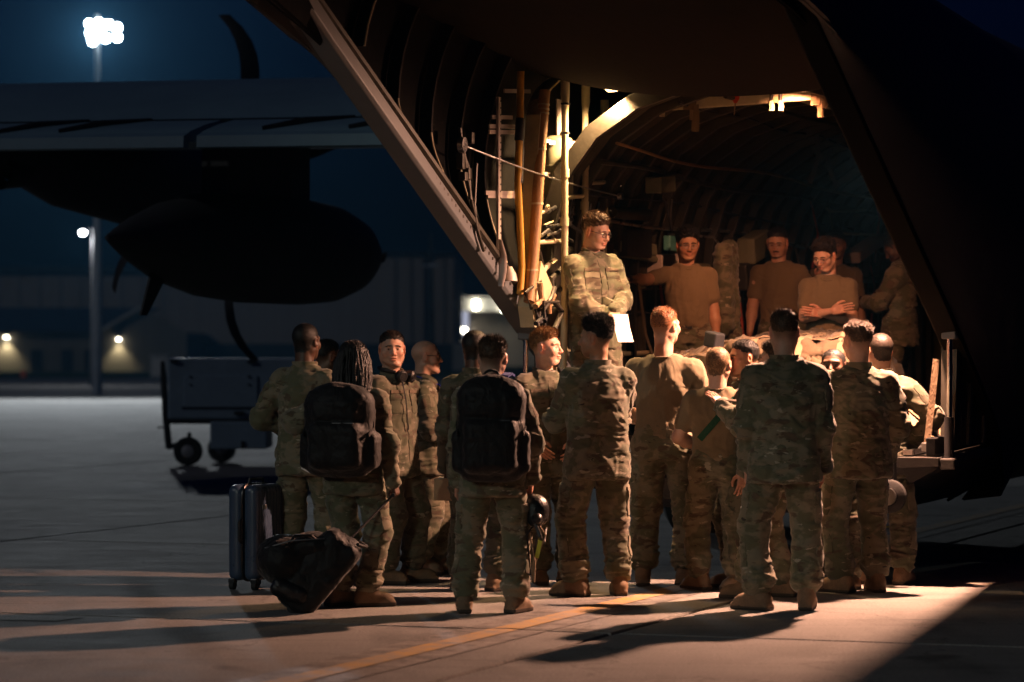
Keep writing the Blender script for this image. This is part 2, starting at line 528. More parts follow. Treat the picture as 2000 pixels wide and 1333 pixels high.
class Sdf:
    def __init__(s, lo, hi, h):
        s.lo = np.array(lo, float); s.h = h
        n = np.ceil((np.array(hi, float) - s.lo) / h).astype(int) + 1
        s.ax = [s.lo[i] + np.arange(n[i]) * h for i in range(3)]
        s.vol = np.full(n, 1.0)
    def sub(s, lo, hi):
        sl = []
        for i in range(3):
            a = int(max(0, math.floor((lo[i] - s.lo[i]) / s.h))); b = int(min(len(s.ax[i]), math.ceil((hi[i] - s.lo[i]) / s.h) + 1))
            sl.append(slice(a, max(a, b)))
        X, Y, Z = np.meshgrid(*[s.ax[i][sl[i]] for i in range(3)], indexing='ij', sparse=True)
        return tuple(sl), X, Y, Z
    def put(s, sl, d, k, op):
        a = s.vol[sl]
        if op == 'add':
            if k > 0:
                hh = np.maximum(k - np.abs(a - d), 0) / k
                s.vol[sl] = np.minimum(a, d) - hh * hh * k * 0.25
            else: s.vol[sl] = np.minimum(a, d)
        elif op == 'cut':
            d = -d
            if k > 0:
                hh = np.maximum(k - np.abs(a - d), 0) / k
                s.vol[sl] = np.maximum(a, d) + hh * hh * k * 0.25
            else: s.vol[sl] = np.maximum(a, d)
    def cone(s, a, b, ra, rb, k=0.02, op='add', sx=1.0):
        a = np.array(a, float); b = np.array(b, float); m = max(ra, rb) + k + 2 * s.h
        sl, X, Y, Z = s.sub(np.minimum(a, b) - m, np.maximum(a, b) + m)
        ba = b - a; L2 = max(ba @ ba, 1e-12)
        px, py, pz = X - a[0], Y - a[1], Z - a[2]
        t = np.clip((px * ba[0] + py * ba[1] + pz * ba[2]) / L2, 0, 1)
        d = np.sqrt((px - t * ba[0]) ** 2 * sx + (py - t * ba[1]) ** 2 + (pz - t * ba[2]) ** 2) - (ra + (rb - ra) * t)
        s.put(sl, d, k, op)
    def ell(s, c, r, k=0.02, op='add', rot=None):
        c = np.array(c, float); r = np.array(r, float); m = r.max() + k + 2 * s.h
        sl, X, Y, Z = s.sub(c - m, c + m)
        q = [X - c[0], Y - c[1], Z - c[2]]
        if rot is not None:
            M = np.array(rot.to_3x3()).T if hasattr(rot, 'to_3x3') else np.asarray(rot)
            q = [M[i, 0] * q[0] + M[i, 1] * q[1] + M[i, 2] * q[2] for i in range(3)]
        k0 = np.sqrt((q[0] / r[0]) ** 2 + (q[1] / r[1]) ** 2 + (q[2] / r[2]) ** 2)
        k1 = np.sqrt((q[0] / r[0] ** 2) ** 2 + (q[1] / r[1] ** 2) ** 2 + (q[2] / r[2] ** 2) ** 2)
        s.put(sl, k0 * (k0 - 1) / np.maximum(k1, 1e-9), k, op)
    def rbox(s, c, half, rad, k=0.01, op='add', rot=None):
        c = np.array(c, float); half = np.array(half, float); m = np.linalg.norm(half) + k + 2 * s.h
        sl, X, Y, Z = s.sub(c - m, c + m)
        q = [X - c[0], Y - c[1], Z - c[2]]
        if rot is not None:
            M = np.array(rot.to_3x3()).T if hasattr(rot, 'to_3x3') else np.asarray(rot)
            q = [M[i, 0] * q[0] + M[i, 1] * q[1] + M[i, 2] * q[2] for i in range(3)]
        e = [np.abs(q[i]) - (half[i] - rad) for i in range(3)]
        d = np.sqrt(sum(np.maximum(x, 0) ** 2 for x in e)) + np.minimum(np.maximum(np.maximum(e[0], e[1]), e[2]), 0) - rad
        s.put(sl, d, k, op)
    def column(s, zs, cx, cy, a, b, k=0.03, ex=2.3, op='add'):
        zs = np.asarray(zs, float)
        zz = np.linspace(zs[0], zs[-1], 60)
        def sm(v):
            w = np.interp(zz, zs, v)
            g = np.array([1, 4, 6, 4, 1.]) / 16
            for _ in range(3): w = np.convolve(np.pad(w, 2, mode='edge'), g, mode='valid')
            return w
        cxs, cys, as_, bs_ = sm(cx), sm(cy), sm(a), sm(b)
        M = max(np.max(a), np.max(b)) + k + 2 * s.h
        lo = (min(cx) - M, min(cy) - M, zs[0] - k - 2 * s.h); hi = (max(cx) + M, max(cy) + M, zs[-1] + k + 2 * s.h)
        sl, X, Y, Z = s.sub(lo, hi)
        z1 = Z.ravel()
        f = lambda w: np.interp(z1, zz, w).reshape(Z.shape)
        A, B = f(as_), f(bs_)
        q = (np.abs((X - f(cxs)) / A) ** ex + np.abs((Y - f(cys)) / B) ** ex) ** (1 / ex)
        d = (q - 1) * np.minimum(A, B)
        d = np.maximum(d, np.maximum(zs[0] - Z, Z - zs[-1]) )
        s.put(sl, d, k, op)
    def mesh(s):
        s.vol[0], s.vol[-1] = 1, 1
        s.vol[:, 0], s.vol[:, -1] = 1, 1
        s.vol[:, :, 0], s.vol[:, :, -1] = 1, 1
        return surface_nets(s.vol, s.lo, s.h)

def relax(V, Fq, n=1, w=0.5):
    for _ in range(n):
        acc = np.zeros_like(V); num = np.zeros(len(V))
        k = Fq.shape[1]
        for i in range(k):
            a, b = Fq[:, i], Fq[:, (i + 1) % k]
            np.add.at(acc, a, V[b]); np.add.at(num, a, 1)
            np.add.at(acc, b, V[a]); np.add.at(num, b, 1)
        V = V * (1 - w) + w * acc / np.maximum(num, 1)[:, None]
    return V

# ---------------------------------------------------------------- the head, once (facing +Y, origin at mid head)
def make_head():
    s = Sdf((-0.11, -0.14, -0.26), (0.11, 0.15, 0.14), 0.0042)
    s.ell((0, -0.014, 0.034), (0.0755, 0.096, 0.084), 0)
    s.ell((0, 0.028, -0.03), (0.060, 0.064, 0.088), 0.03)
    for sx in (-1, 1):
        s.cone((sx * 0.056, -0.004, -0.045), (sx * 0.020, 0.066, -0.098), 0.020, 0.017, 0.025)
        s.ell((sx * 0.043, 0.058, -0.022), (0.024, 0.024, 0.026), 0.025)
        s.cone((sx * 0.006, 0.080, 0.027), (sx * 0.043, 0.071, 0.025), 0.012, 0.011, 0.014)
    s.ell((0, 0.076, -0.100), (0.022, 0.018, 0.017), 0.02)
    s.cone((0, 0.083, 0.018), (0, 0.106, -0.026), 0.0085, 0.0115, 0.012)
    s.ell((0, 0.107, -0.030), (0.011, 0.0105, 0.0095), 0.008)
    for sx in (-1, 1):
        s.ell((sx * 0.0125, 0.096, -0.033), (0.0085, 0.010, 0.0075), 0.006)
        s.ell((sx * 0.031, 0.096, 0.005), (0.019, 0.017, 0.0125), 0.012, op='cut')
        s.ell((sx * 0.031, 0.0725, 0.004), (0.0145, 0.013, 0.0125), 0.004)
        s.ell((sx * 0.0055, 0.107, -0.041), (0.003, 0.004, 0.003), 0.003, op='cut')
        # ear
        Rm = Matrix.Rotation(sx * R(-18), 4, 'Z') @ Matrix.Rotation(R(-8), 4, 'X')
        s.ell((sx * 0.0785, -0.010, -0.002), (0.0075, 0.019, 0.032), 0.008, rot=Rm)
        s.ell((sx * 0.086, -0.006, 0.002), (0.006, 0.010, 0.018), 0.005, op='cut', rot=Rm)
    s.ell((0, 0.088, -0.056), (0.024, 0.012, 0.008), 0.008)
    s.ell((0, 0.087, -0.070), (0.020, 0.012, 0.0085), 0.008)
    s.ell((0, 0.103, -0.063), (0.026, 0.010, 0.0022), 0.004, op='cut')
    # neck
    s.cone((0, -0.022, -0.05), (0, -0.035, -0.215), 0.057, 0.058, 0.03)
    for sx in (-1, 1):
        s.cone((sx * 0.05, -0.02, -0.06), (sx * 0.016, 0.012, -0.20), 0.016, 0.014, 0.02)
    V, Fq = s.mesh()
    V = relax(V, Fq, 1, 0.35)
    return V, Fq
HEAD_V, HEAD_F = make_head()

def sstep(x, a, b):
    t = np.clip((x - a) / (b - a), 0, 1)
    return t * t * (3 - 2 * t)

_hl_y = np.array([-0.13, -0.07, -0.045, -0.022, 0.000, 0.018, 0.030, 0.042, 0.062, 0.085, 0.12])
def hair_line(V, front=0.0, nape=0.0, fade=False):
    z = np.array([-0.072 - nape, -0.072 - nape, -0.055 - nape * 0.5, 0.004, 0.034, 0.010, 0.006, 0.040, 0.062 + front, 0.076 + front, 0.09 + front])
    if fade:
        z = np.array([0.002, 0.002, 0.010, 0.034, 0.046, 0.046, 0.046, 0.052, 0.064 + front, 0.077 + front, 0.09 + front])
    zl = np.interp(V[:, 1], _hl_y, z)
    # temples recede a little where the side meets the brow
    return V[:, 2] - zl

def head_colors(V, skin, hair, style, stubble=0.0, mustache=False, brow=1.0):
    skin = np.array(skin); hair = np.array(hair)
    C = np.tile(skin, (len(V), 1))
    x, y, z = np.abs(V[:, 0]), V[:, 1], V[:, 2]
    def mix(w, c):
        nonlocal C
        C = C * (1 - w[:, None]) + np.array(c) * w[:, None]
    # redder cheeks, nose and ears
    red = skin * np.array([1.15, 0.82, 0.78])
    mix(0.5 * np.exp(-(((x - 0.042) / 0.02) ** 2 + ((z + 0.025) / 0.022) ** 2)) * (y > 0.03), red)
    mix(0.6 * np.exp(-((x / 0.014) ** 2 + ((z + 0.03) / 0.015) ** 2)) * (y > 0.085), red)
    mix(0.6 * (x > 0.074) * (np.abs(z) < 0.04), red)
    mix(0.8 * np.exp(-((x / 0.022) ** 4 + ((z + 0.063) / 0.012) ** 4)) * (y > 0.075), skin * np.array([0.95, 0.55, 0.5]))
    # eyes: lids, white, iris
    e = ((x - 0.031) / 0.0130) ** 2 + ((z - 0.003) / 0.0044) ** 2
    mix(sstep(-e, -2.2, -1.2) * 0.6 * (y > 0.05), skin * 0.45)
    mix(0.8 * sstep(-e, -1.0, -0.6) * (y > 0.05), skin * 0.35 + np.array((0.17, 0.16, 0.15)))
    i = ((x - 0.031) / 0.0055) ** 2 + ((z - 0.003) / 0.006) ** 2
    mix(sstep(-i, -1.3, -0.7) * (y > 0.05), (0.02, 0.015, 0.01))
    # brows
    b = ((x - 0.031) / 0.022) ** 4 + ((z - 0.0245 + 0.25 * np.maximum(x - 0.035, 0)) / 0.0048) ** 2
    mix(brow * sstep(-b, -1.4, -0.5) * (y > 0.045), hair * 0.7)
    if mustache:
        m = (x / 0.029) ** 4 + ((z + 0.0475 + 0.2 * x) / 0.0062) ** 2
        mix(sstep(-m, -1.4, -0.4) * (y > 0.07), hair * 0.8)
    if stubble > 0:
        w = sstep(-z, 0.035, 0.06) * sstep(y, -0.01, 0.02) * (z > -0.125)
        mix(stubble * w, skin * 0.45 + hair * 0.3)
    hl = hair_line(V)
    if style != 'bald':
        f = sstep(hl, -0.008, 0.075 if style != 'buzz' else 0.03)
        mix(0.85 * f, hair * 0.75 + skin * 0.08)
    else:
        mix(0.3 * sstep(hl, 0.0, 0.03) * sstep(-z, -0.04, 0.0), skin * 0.5)
    return C

HAIR = dict(
    crop=dict(top=0.014, side=0.003, blades=1500, bl=0.012, comb=(0, 0.5, 0.6), rnd=0.5),
    buzz=dict(top=0.004, side=0.0015, blades=900, bl=0.006, comb=(0, 0.2, 0.7), rnd=0.4),
    fade=dict(top=0.020, side=0.002, blades=1800, bl=0.016, comb=(0.3, 0.5, 0.6), rnd=0.6),
    comb=dict(top=0.026, side=0.005, blades=2200, bl=0.022, comb=(0.5, 0.6, 0.5), rnd=0.35),
    pomp=dict(top=0.030, side=0.006, blades=2200, bl=0.022, comb=(0.35, -0.2, 0.6), rnd=0.3),
    afro=dict(top=0.044, side=0.004, blades=5200, bl=0.026, comb=(0, 0, 0.4), rnd=1.2),
    curly=dict(top=0.034, side=0.010, blades=3600, bl=0.022, comb=(0, 0.4, 0.2), rnd=1.3),
    messy=dict(top=0.024, side=0.006, blades=1900, bl=0.024, comb=(0.2, 0.3, 0.7), rnd=0.9),
)

def make_hair(V, Nn, Fq, style, seed):
    """shell over the scalp plus many short blades, in head space. returns verts, quads"""
    p = HAIR[style]; rs = np.random.default_rng(seed)
    hl = hair_line(V, fade=style in ('crop', 'fade', 'comb', 'pomp', 'afro', 'messy')) + (vnoise(V * 90 + 11, seed) - 0.5) * 0.014
    fv = (hl[Fq] > -0.001).all(1) & (np.abs(V[Fq][:, :, 0]).max(1) < 0.083)
    ear = (np.abs(V[:, 0]) > 0.0735) & (V[:, 1] > -0.035) & (V[:, 1] < 0.02) & (V[:, 2] < 0.032)
    fv &= ~ear[Fq].any(1)
    q = Fq[fv]
    used = np.unique(q); mp = -np.ones(len(V), int); mp[used] = np.arange(len(used))
    Vh = V[used]; Nh = Nn[used]; hlu = hl[used]
    top = sstep(Vh[:, 2], 0.035, 0.085)
    th = (p['side'] + (p['top'] - p['side']) * top) * 0.72
    th = th * sstep(hlu, 0.0, 0.03) + 0.0005
    if style in ('afro', 'curly', 'messy', 'pomp', 'comb', 'fade'):
        nz = vnoise(Vh * (70 if style in ('afro', 'curly') else 45) * np.array([1, 0.6, 1]), seed)
        th = th * (0.65 + 0.7 * nz)
    th = th * (0.55 + 0.9 * vnoise(Vh * np.array([210, 130, 210]), seed + 4)) + 0.0012 * (vnoise(Vh * 240, seed + 6) - 0.5) * sstep(hlu, 0, 0.02)
    up = np.array([0, 0, 1.0]); d = Nh * 0.75 + up * 0.25 * top[:, None]
    if style == 'pomp': d = d + np.array([0, 0.35, 0.2]) * (top * sstep(Vh[:, 1], 0.0, 0.06))[:, None]
    if style == 'comb': d = d + np.array([0.0, 0.35, 0.1]) * (top * sstep(Vh[:, 1], 0.0, 0.06))[:, None]
    Vo = Vh + d * th[:, None]
    Q = mp[q]
    nb = p['blades'] * 2
    pick = rs.integers(0, len(Vo), nb)
    base = Vo[pick] - Nh[pick] * 0.002
    comb = np.array(p['comb'])
    dr = Nh[pick] * 0.6 + comb * (0.3 + 0.7 * top[pick])[:, None] + rs.normal(0, 0.45 * p['rnd'], (nb, 3))
    low = 1 - top[pick]
    dr[:, 2] -= 0.5 * low
    dr /= np.linalg.norm(dr, axis=1)[:, None]
    ln = p['bl'] * (0.35 + 0.65 * top[pick]) * rs.uniform(0.5, 1.2, nb) * (0.4 + 0.6 * sstep(hlu[pick], -0.002, 0.02))
    tip = base + dr * ln[:, None]
    side = np.cross(dr, rs.normal(size=(nb, 3))); side /= np.linalg.norm(side, axis=1)[:, None] + 1e-9
    w = 0.0013
    B = np.stack([base - side * w, base + side * w, tip + side * w * 0.25, tip - side * w * 0.25], 1).reshape(-1, 3)
    Qb = np.arange(nb * 4).reshape(-1, 4) + len(Vo)
    return np.concatenate([Vo, B]), np.concatenate([Q, Qb])

# ---------------------------------------------------------------- hands (right hand: wrist at origin, fingers +Y, thumb -X, back of hand +Z)
def make_hand(curl, spread=0.0, thumb=0.4):
    s = Sdf((-0.09, -0.06, -0.12), (0.07, 0.22, 0.06), 0.0042)
    s.cone((0, -0.05, 0), (0, 0.01, 0), 0.026, 0.025, 0.01)
    s.rbox((0, 0.052, 0), (0.040, 0.048, 0.0145), 0.013, 0.02)
    L = [(-0.030, 0.094, (0.044, 0.025, 0.021), 0.0088), (-0.0095, 0.099, (0.049, 0.029, 0.022), 0.0090),
         (0.011, 0.096, (0.045, 0.027, 0.021), 0.0086), (0.030, 0.087, (0.035, 0.021, 0.019), 0.0076)]
    for j, (x, y, seg, r) in enumerate(L):
        p = np.array([x, y, 0.0]); a = 0.0
        sp = spread * (j - 1.5)
        for q, l in enumerate(seg):
            a += curl * (1.05, 1.25, 0.8)[q]
            d = np.array([math.sin(sp) * math.cos(a), math.cos(a) * math.cos(sp), -math.sin(a)])
            n = p + d * l
            s.cone(p, n, r * (1 - 0.06 * q), r * (0.93 - 0.07 * q), 0.004)
            p = n
    a = np.array([-0.030, 0.020, -0.006])
    b = a + np.array([-0.030, 0.034, -0.014 - 0.012 * curl]); c = b + np.array([-0.012 + 0.02 * curl, 0.030, -0.006 - 0.012 * curl]); d = c + np.array([0.002 + 0.014 * curl, 0.024, -0.004 - 0.008 * curl])
    s.cone(a, b, 0.016, 0.0118, 0.015); s.cone(b, c, 0.0112, 0.0100, 0.004); s.cone(c, d, 0.0098, 0.0078, 0.004)
    return s.mesh()
HANDS = {}
def hand_mesh(pose):
    if pose not in HANDS:
        HANDS[pose] = make_hand(*dict(relaxed=(0.38,), flat=(0.12, 0.03), hold=(0.95,), grip=(1.2,), pinch=(0.7,))[pose])
    return HANDS[pose]

# ---------------------------------------------------------------- boot, once (ankle above origin, toe +Y)
def make_boot():
    s = Sdf((-0.09, -0.14, -0.02), (0.09, 0.25, 0.34), 0.0065)
    s.rbox((0, 0.052, 0.020), (0.045, 0.145, 0.020), 0.012, 0)
    s.cone((0, -0.045, 0.06), (0, 0.11, 0.055), 0.050, 0.046, 0.02)
    s.ell((0, 0.125, 0.048), (0.049, 0.065, 0.042), 0.02)
    s.cone((0, 0.02, 0.10), (0, -0.012, 0.24), 0.050, 0.056, 0.04)
    s.cone((0, -0.03, 0.08), (0, -0.02, 0.25), 0.046, 0.055, 0.03)
    s.cone((0, -0.015, 0.245), (0, -0.015, 0.26), 0.060, 0.060, 0.012)
    sl, X, Y, Z = s.sub(s.lo, s.lo + 1); s.vol[sl] = np.maximum(s.vol[sl], 0.0 - Z + 0 * X + 0 * Y)
    for i in range(6):   # lace ridges
        zz = 0.085 + i * 0.024; yy = 0.085 - i * 0.012
        s.cone((-0.026, yy - 0.004, zz), (0.026, yy - 0.004, zz + 0.006), 0.006, 0.006, 0.004)
    return s.mesh()
BOOT_V, BOOT_F = make_boot()

def rot_z(V, a):
    c, s_ = math.cos(a), math.sin(a)
    return np.stack([V[:, 0] * c - V[:, 1] * s_, V[:, 0] * s_ + V[:, 1] * c, V[:, 2]], 1)

def ik(a, t, l1, l2, pole):
    a = np.array(a, float); t = np.array(t, float); pole = np.array(pole, float)
    d = t - a; D = np.linalg.norm(d); mx = (l1 + l2) * 0.995
    if D > mx: t = a + d / D * mx; d = t - a; D = mx
    D = max(D, abs(l1 - l2) + 0.03)
    n = d / np.linalg.norm(d)
    x = (l1 * l1 - l2 * l2 + D * D) / (2 * D); y = math.sqrt(max(l1 * l1 - x * x, 0))
    pp = pole - n * (pole @ n); pp = pp / max(np.linalg.norm(pp), 1e-9)
    return a + n * x + pp * y, t

def folds(V, Nn, joints, seed, base=0.25, amp=0.010, vert=0.35):
    """cloth creases: mostly across the limb near bends, some long drapes"""
    w = np.full(len(V), base)
    for c, r, a in joints:
        w = np.maximum(w, a * np.exp(-((V - np.array(c)) ** 2).sum(1) / (r * r)))
    P = V + 0.035 * (np.stack([vnoise(V * 9 + 3, seed), vnoise(V * 9 + 31, seed + 1), vnoise(V * 9 + 57, seed + 2)], 1) - 0.5) * 2
    n1 = vnoise(P * np.array([9, 9, 32]), seed + 3)
    n1 = (1 - np.abs(n1 * 2 - 1) * 1.3); n1 = n1 * np.abs(n1)
    n2 = vnoise(P * np.array([20, 20, 5]), seed + 5)
    n2 = 1 - np.abs(n2 * 2 - 1) * 1.6
    n3 = vnoise(P * np.array([7, 7, 6]), seed + 8) * 2 - 1
    n4 = 1 - np.abs(vnoise((P @ np.array([[0.8, 0, 0.6], [0, 1, 0], [-0.6, 0, 0.8]])) * np.array([6, 9, 26]), seed + 12) * 2 - 1) * 1.5
    dsp = amp * (w * n1 + vert * 0.6 * n2 * (0.4 + w) + 0.55 * w * n4 * np.abs(n4)) + amp * 0.45 * n3
    return V + Nn * dsp[:, None]

def patch(bvh, c, n, up, w, h, th, name, mat, parent, nx=7, ny=6):
    """a flat piece of cloth laid on a garment and raised a little off it"""
    n = Vector(n).normalized(); up = Vector(up); rt = up.cross(n).normalized(); up = n.cross(rt).normalized()
    grid = []
    for j in range(ny):
        row = []
        for i in range(nx):
            o = Vector(c) + rt * ((i / (nx - 1) - 0.5) * w) + up * ((j / (ny - 1) - 0.5) * h)
            hit = bvh.ray_cast(o + n * 0.25, -n, 0.5)
            row.append(hit[0] if hit[0] is not None else None)
        grid.append(row)
    known = [p for r_ in grid for p in r_ if p is not None]
    if len(known) < 6: return None
    mb = MB(); vs = []
    dm = sum((p - Vector(c)).dot(n) for p in known) / len(known)
    for j in range(ny):
        for i in range(nx):
            p = grid[j][i]
            if p is None:
                p = Vector(c) + rt * ((i / (nx - 1) - 0.5) * w) + up * ((j / (ny - 1) - 0.5) * h) + n * dm
            e = i in (0, nx - 1) or j in (0, ny - 1)
            vs.append(p + n * (th if not e else th * 0.75))
    for j in range(ny):
        for i in range(nx):
            if i in (0, nx - 1) or j in (0, ny - 1): pass
    fs = [(j * nx + i, j * nx + i + 1, (j + 1) * nx + i + 1, (j + 1) * nx + i) for j in range(ny - 1) for i in range(nx - 1)]
    ring = [i for i in range(nx)] + [(j + 1) * nx - 1 for j in range(1, ny)] + [(ny - 1) * nx + i for i in range(nx - 2, -1, -1)] + [j * nx for j in range(ny - 2, 0, -1)]
    b = len(vs)
    for k in ring: vs.append(vs[k] - n * (th * 1.6))
    m = len(ring)
    for k in range(m):
        k2 = (k + 1) % m
        fs.append((ring[k2], ring[k], b + k, b + k2))
    mb.add(vs, fs)
    return mb.build(name, mat, parent, smooth=True)
# ---------------------------------------------------------------- person builder
M_SKIN = vcol_mat('skin', 0.48, 0.12, bump=0.2)
M_HAIR = vcol_mat('hair', 0.55, 0.0, bump=0.4, bscale=260, spec=0.3)
M_CAMO = [camo('camouflage_cloth', 0.64), camo('camouflage_cloth_washed', 0.78), camo('camouflage_cloth_dark', 0.50)]
M_TEE = [cloth('coyote_tshirt', (0.150, 0.112, 0.066), 0.35, 6.0, (1.6, 1.6, 0.5)), cloth('olive_tshirt', (0.165, 0.135, 0.085), 0.35, 6.0, (1.6, 1.6, 0.5))]
M_BOOT = simple('boot_suede', (0.165, 0.105, 0.060), 0.75, 0, 0.3, 14, 0.3, 120)
M_SOLE = simple('boot_rubber', (0.05, 0.035, 0.025), 0.7, 0, 0.2, 14, 0.2, 90)
M_BELT = simple('webbing_belt', (0.20, 0.15, 0.09), 0.7, 0, 0.2, 30, 0.4, 240)
M_DARKPL = simple('dark_plastic', (0.018, 0.018, 0.02), 0.35, 0, 0.2, 20, 0.05, 100)
M_PATCH = cloth('brown_patch', (0.10, 0.075, 0.05), 0.3, 30)
M_STEEL = simple('steel', (0.45, 0.45, 0.46), 0.3, 1.0, 0.15, 12, 0.05, 80)
M_BLACKCLOTH = cloth('black_nylon', (0.0045, 0.0045, 0.005), 0.6, 12.0, (1, 1, 0.7), 0.6)
SKINS = dict(pale=(0.52, 0.31, 0.225), fair=(0.46, 0.265, 0.185), tan=(0.36, 0.195, 0.12), olive=(0.31, 0.17, 0.10), brown=(0.15, 0.078, 0.045), dark=(0.075, 0.038, 0.022))
HAIRC = dict(black=(0.008, 0.007, 0.006), dark=(0.022, 0.014, 0.009), brown=(0.065, 0.036, 0.018), light=(0.17, 0.10, 0.05), blond=(0.22, 0.115, 0.045), ginger=(0.22, 0.085, 0.03))

ARMS = dict(   # wrist target (x outward), elbow pole (x outward), hand pose, palm direction (x outward)
    down=((0.245, 0.04, 0.84), (0.25, -1, 0), 'relaxed', (-1, 0.1, 0)),
    front=((0.10, 0.20, 0.98), (1, -0.5, -0.1), 'relaxed', (-0.3, -1, 0)),
    pocket=((0.225, 0.09, 0.90), (0.7, -1, 0), 'relaxed', (-1, 0, 0)),
    akimbo=((0.185, 0.06, 1.03), (1, -0.35, 0.1), 'hold', (-0.4, 0.2, -1)),
    crossed=((-0.035, 0.200, 1.175), (0.9, -0.1, -0.75), 'flat', (0.1, -1, -0.2)),
    crossed_over=((-0.045, 0.245, 1.20), (0.9, -0.05, -0.75), 'flat', (0.1, -1, -0.2)),
    back=((0.05, -0.17, 0.95), (1, -0.4, 0), 'relaxed', (0, -1, 0)),
)

def person(label, px, p, H, yaw, head_yaw=None, pitch=0.0, arms=('down', 'down'), feet=None, top='coat', skin='fair', hair='brown', style='crop',
           z0=0.0, lean=(0, 0), wide=1.0, mustache=False, stubble=0.1, glasses=None, seed=0, group='service members gathered at the ramp',
           crouch=0.0, tone=0, brow=1.0, jaw=1.0, dxy=(0, 0), sleeves=True, rolled=False, pockets=True, tuck=True, patches=()):
    """px: pixel column of the hips, p: pixels per metre there, yaw: 0 away from the lens, 90 to the right, clockwise"""
    k = H / 1.80; rs = random.Random(seed * 13 + 5)
    root = empty('person', ((px - 1000) / p + dxy[0], F_PX / p + dxy[1], z0), -R(yaw))
    tag(root, label, 'person', group)
    if head_yaw is None: head_yaw = yaw
    lx, ly = lean
    zhip = (0.93 - crouch) * k
    def spine(z):      # sideways and forward shift with height
        t = max(0.0, (z - zhip) / (0.55 * k))
        return lx * t, ly * t
    sh_z = (1.408 - crouch) * k
    sxo, syo = spine(sh_z)
    dz = -crouch * k
    # -- legs
    if feet is None: feet = ((-0.13, 0.0, -10), (0.13, 0.02, 12))
    legs = []
    for i, (fx, fy, toe) in enumerate(feet):
        side = (-1, 1)[i]
        hipj = np.array([side * 0.092 * k, 0, zhip - 0.03 * k])
        ank = np.array([fx * k, fy * k, 0.10 * k])
        a = R(toe); fdir = np.array([math.sin(a), math.cos(a), 0])
        kn, ank2 = ik(hipj, ank, 0.408 * k, 0.408 * k, fdir + np.array([side * 0.15, 0.2, 0]))
        legs.append((hipj, kn, ank, toe))
    # -- arms
    arm = []
    for i in (0, 1):
        side = (-1, 1)[i]
        spec = arms[i]
        if isinstance(spec, str): spec = ARMS[spec]
        tg, pole, hp, palm = spec
        sh = np.array([side * 0.172 * k * wide + sxo, syo - 0.012 * k, sh_z])
        t = np.array([tg[0] * side * k, tg[1] * k, tg[2] * k + (dz if tg[2] < 5 else 0)])
        t[0] += sxo * 0.8; t[1] += syo * 0.8
        el, wr = ik(sh, t, 0.300 * k, 0.262 * k, (pole[0] * side, pole[1], pole[2]))
        arm.append((sh, el, wr, hp, np.array([palm[0] * side, palm[1], palm[2]])))
    bodyV = []; bodyF = []; bodyC = []; off = 0
    sk = np.array(SKINS[skin]); hc = np.array(HAIRC[hair])
    def add_body(V, Fq, C):
        nonlocal off
        bodyV.append(V); bodyF.append(Fq + off); bodyC.append(C); off += len(V)
    # -- head and neck
    hs = 1.04 * k ** 0.35
    V = HEAD_V.copy(); V[:, 0] *= 1.07
    low = sstep(-V[:, 2], 0.01, 0.09) * (V[:, 2] > -0.125)
    V[:, 0] *= 1 + (jaw - 1) * low
    V += (vnoise(V * 16 + seed * 7.3, seed)[:, None] - 0.5) * 0.0035 * normals(V, HEAD_F)
    C = head_colors(V, sk, hc, style, stubble, mustache, brow)
    Nn = normals(V, HEAD_F)
    hv = hf = None
    if style not in ('bald', 'braids'):
        hv, hf = make_hair(V, Nn, HEAD_F, style, seed)
    rel = -R(head_yaw - yaw)
    nsx, nsy = spine(1.55 * k)
    piv = np.array([nsx, nsy - 0.004 * k, (1.80 - crouch) * k - 0.118 * hs])
    def pose_head(W, rigid=False):
        W = W * hs
        w = np.ones(len(W)) if rigid else sstep(W[:, 2], -0.17, -0.07)
        pv_ = np.array([0, -0.02, -0.08])
        A = W - pv_
        a = R(pitch)
        Bp = np.stack([A[:, 0], A[:, 1] * math.cos(a) - A[:, 2] * math.sin(a), A[:, 1] * math.sin(a) + A[:, 2] * math.cos(a)], 1)
        Bp = rot_z(Bp, rel)
        o = A * (1 - w[:, None]) + Bp * w[:, None]
        return o + pv_ + piv
    add_body(pose_head(V), HEAD_F, C)
    # -- hands and bare arms
    for i, (sh, el, wr, hp, palm) in enumerate(arm):
        side = (-1, 1)[i]
        hv0, hf0 = hand_mesh(hp)
        W = hv0 * (0.97 * k ** 0.5); Fh = hf0
        if side < 0:
            W = W * np.array([-1, 1, 1]); Fh = Fh[:, ::-1]
        y = wr - el; y /= np.linalg.norm(y)
        z = -(palm - y * (palm @ y)); z /= max(np.linalg.norm(z), 1e-6)
        x = np.cross(y, z)
        Mx = np.stack([x, y, z], 1)
        add_body(W @ Mx.T + wr, Fh, np.tile(sk * np.array([1.05, 0.92, 0.9]), (len(W), 1)))
        if top == 'tee' or rolled:
            pts = np.stack([sh, el, wr]); m = 0.08 * k
            s = Sdf(pts.min(0) - m, pts.max(0) + m, 0.0085)
            s.cone(sh, el, 0.056 * k * wide, 0.044 * k * wide, 0.02)
            s.cone(el, el + (wr - el) * 0.35, 0.043 * k * wide, 0.045 * k * wide, 0.03)
            s.cone(el + (wr - el) * 0.35, wr, 0.045 * k * wide, 0.0275 * k, 0.03)
            s.cone(sh + (el - sh) * 0.35 + np.array([0, 0.012, 0]), sh + (el - sh) * 0.8, 0.046 * k * wide, 0.036 * k, 0.03)
            Va, Fa = s.mesh(); Va = relax(Va, Fa, 2)
            add_body(Va, Fa, np.tile(sk, (len(Va), 1)))
    # -- hidden trunk that carries head and arms
    s = Sdf((-0.25 * k + min(0, sxo), -0.2 * k + min(0, syo), 0.85 * k + dz), (0.25 * k + max(0, sxo), 0.2 * k + max(0, syo), 1.6 * k + dz), 0.018)
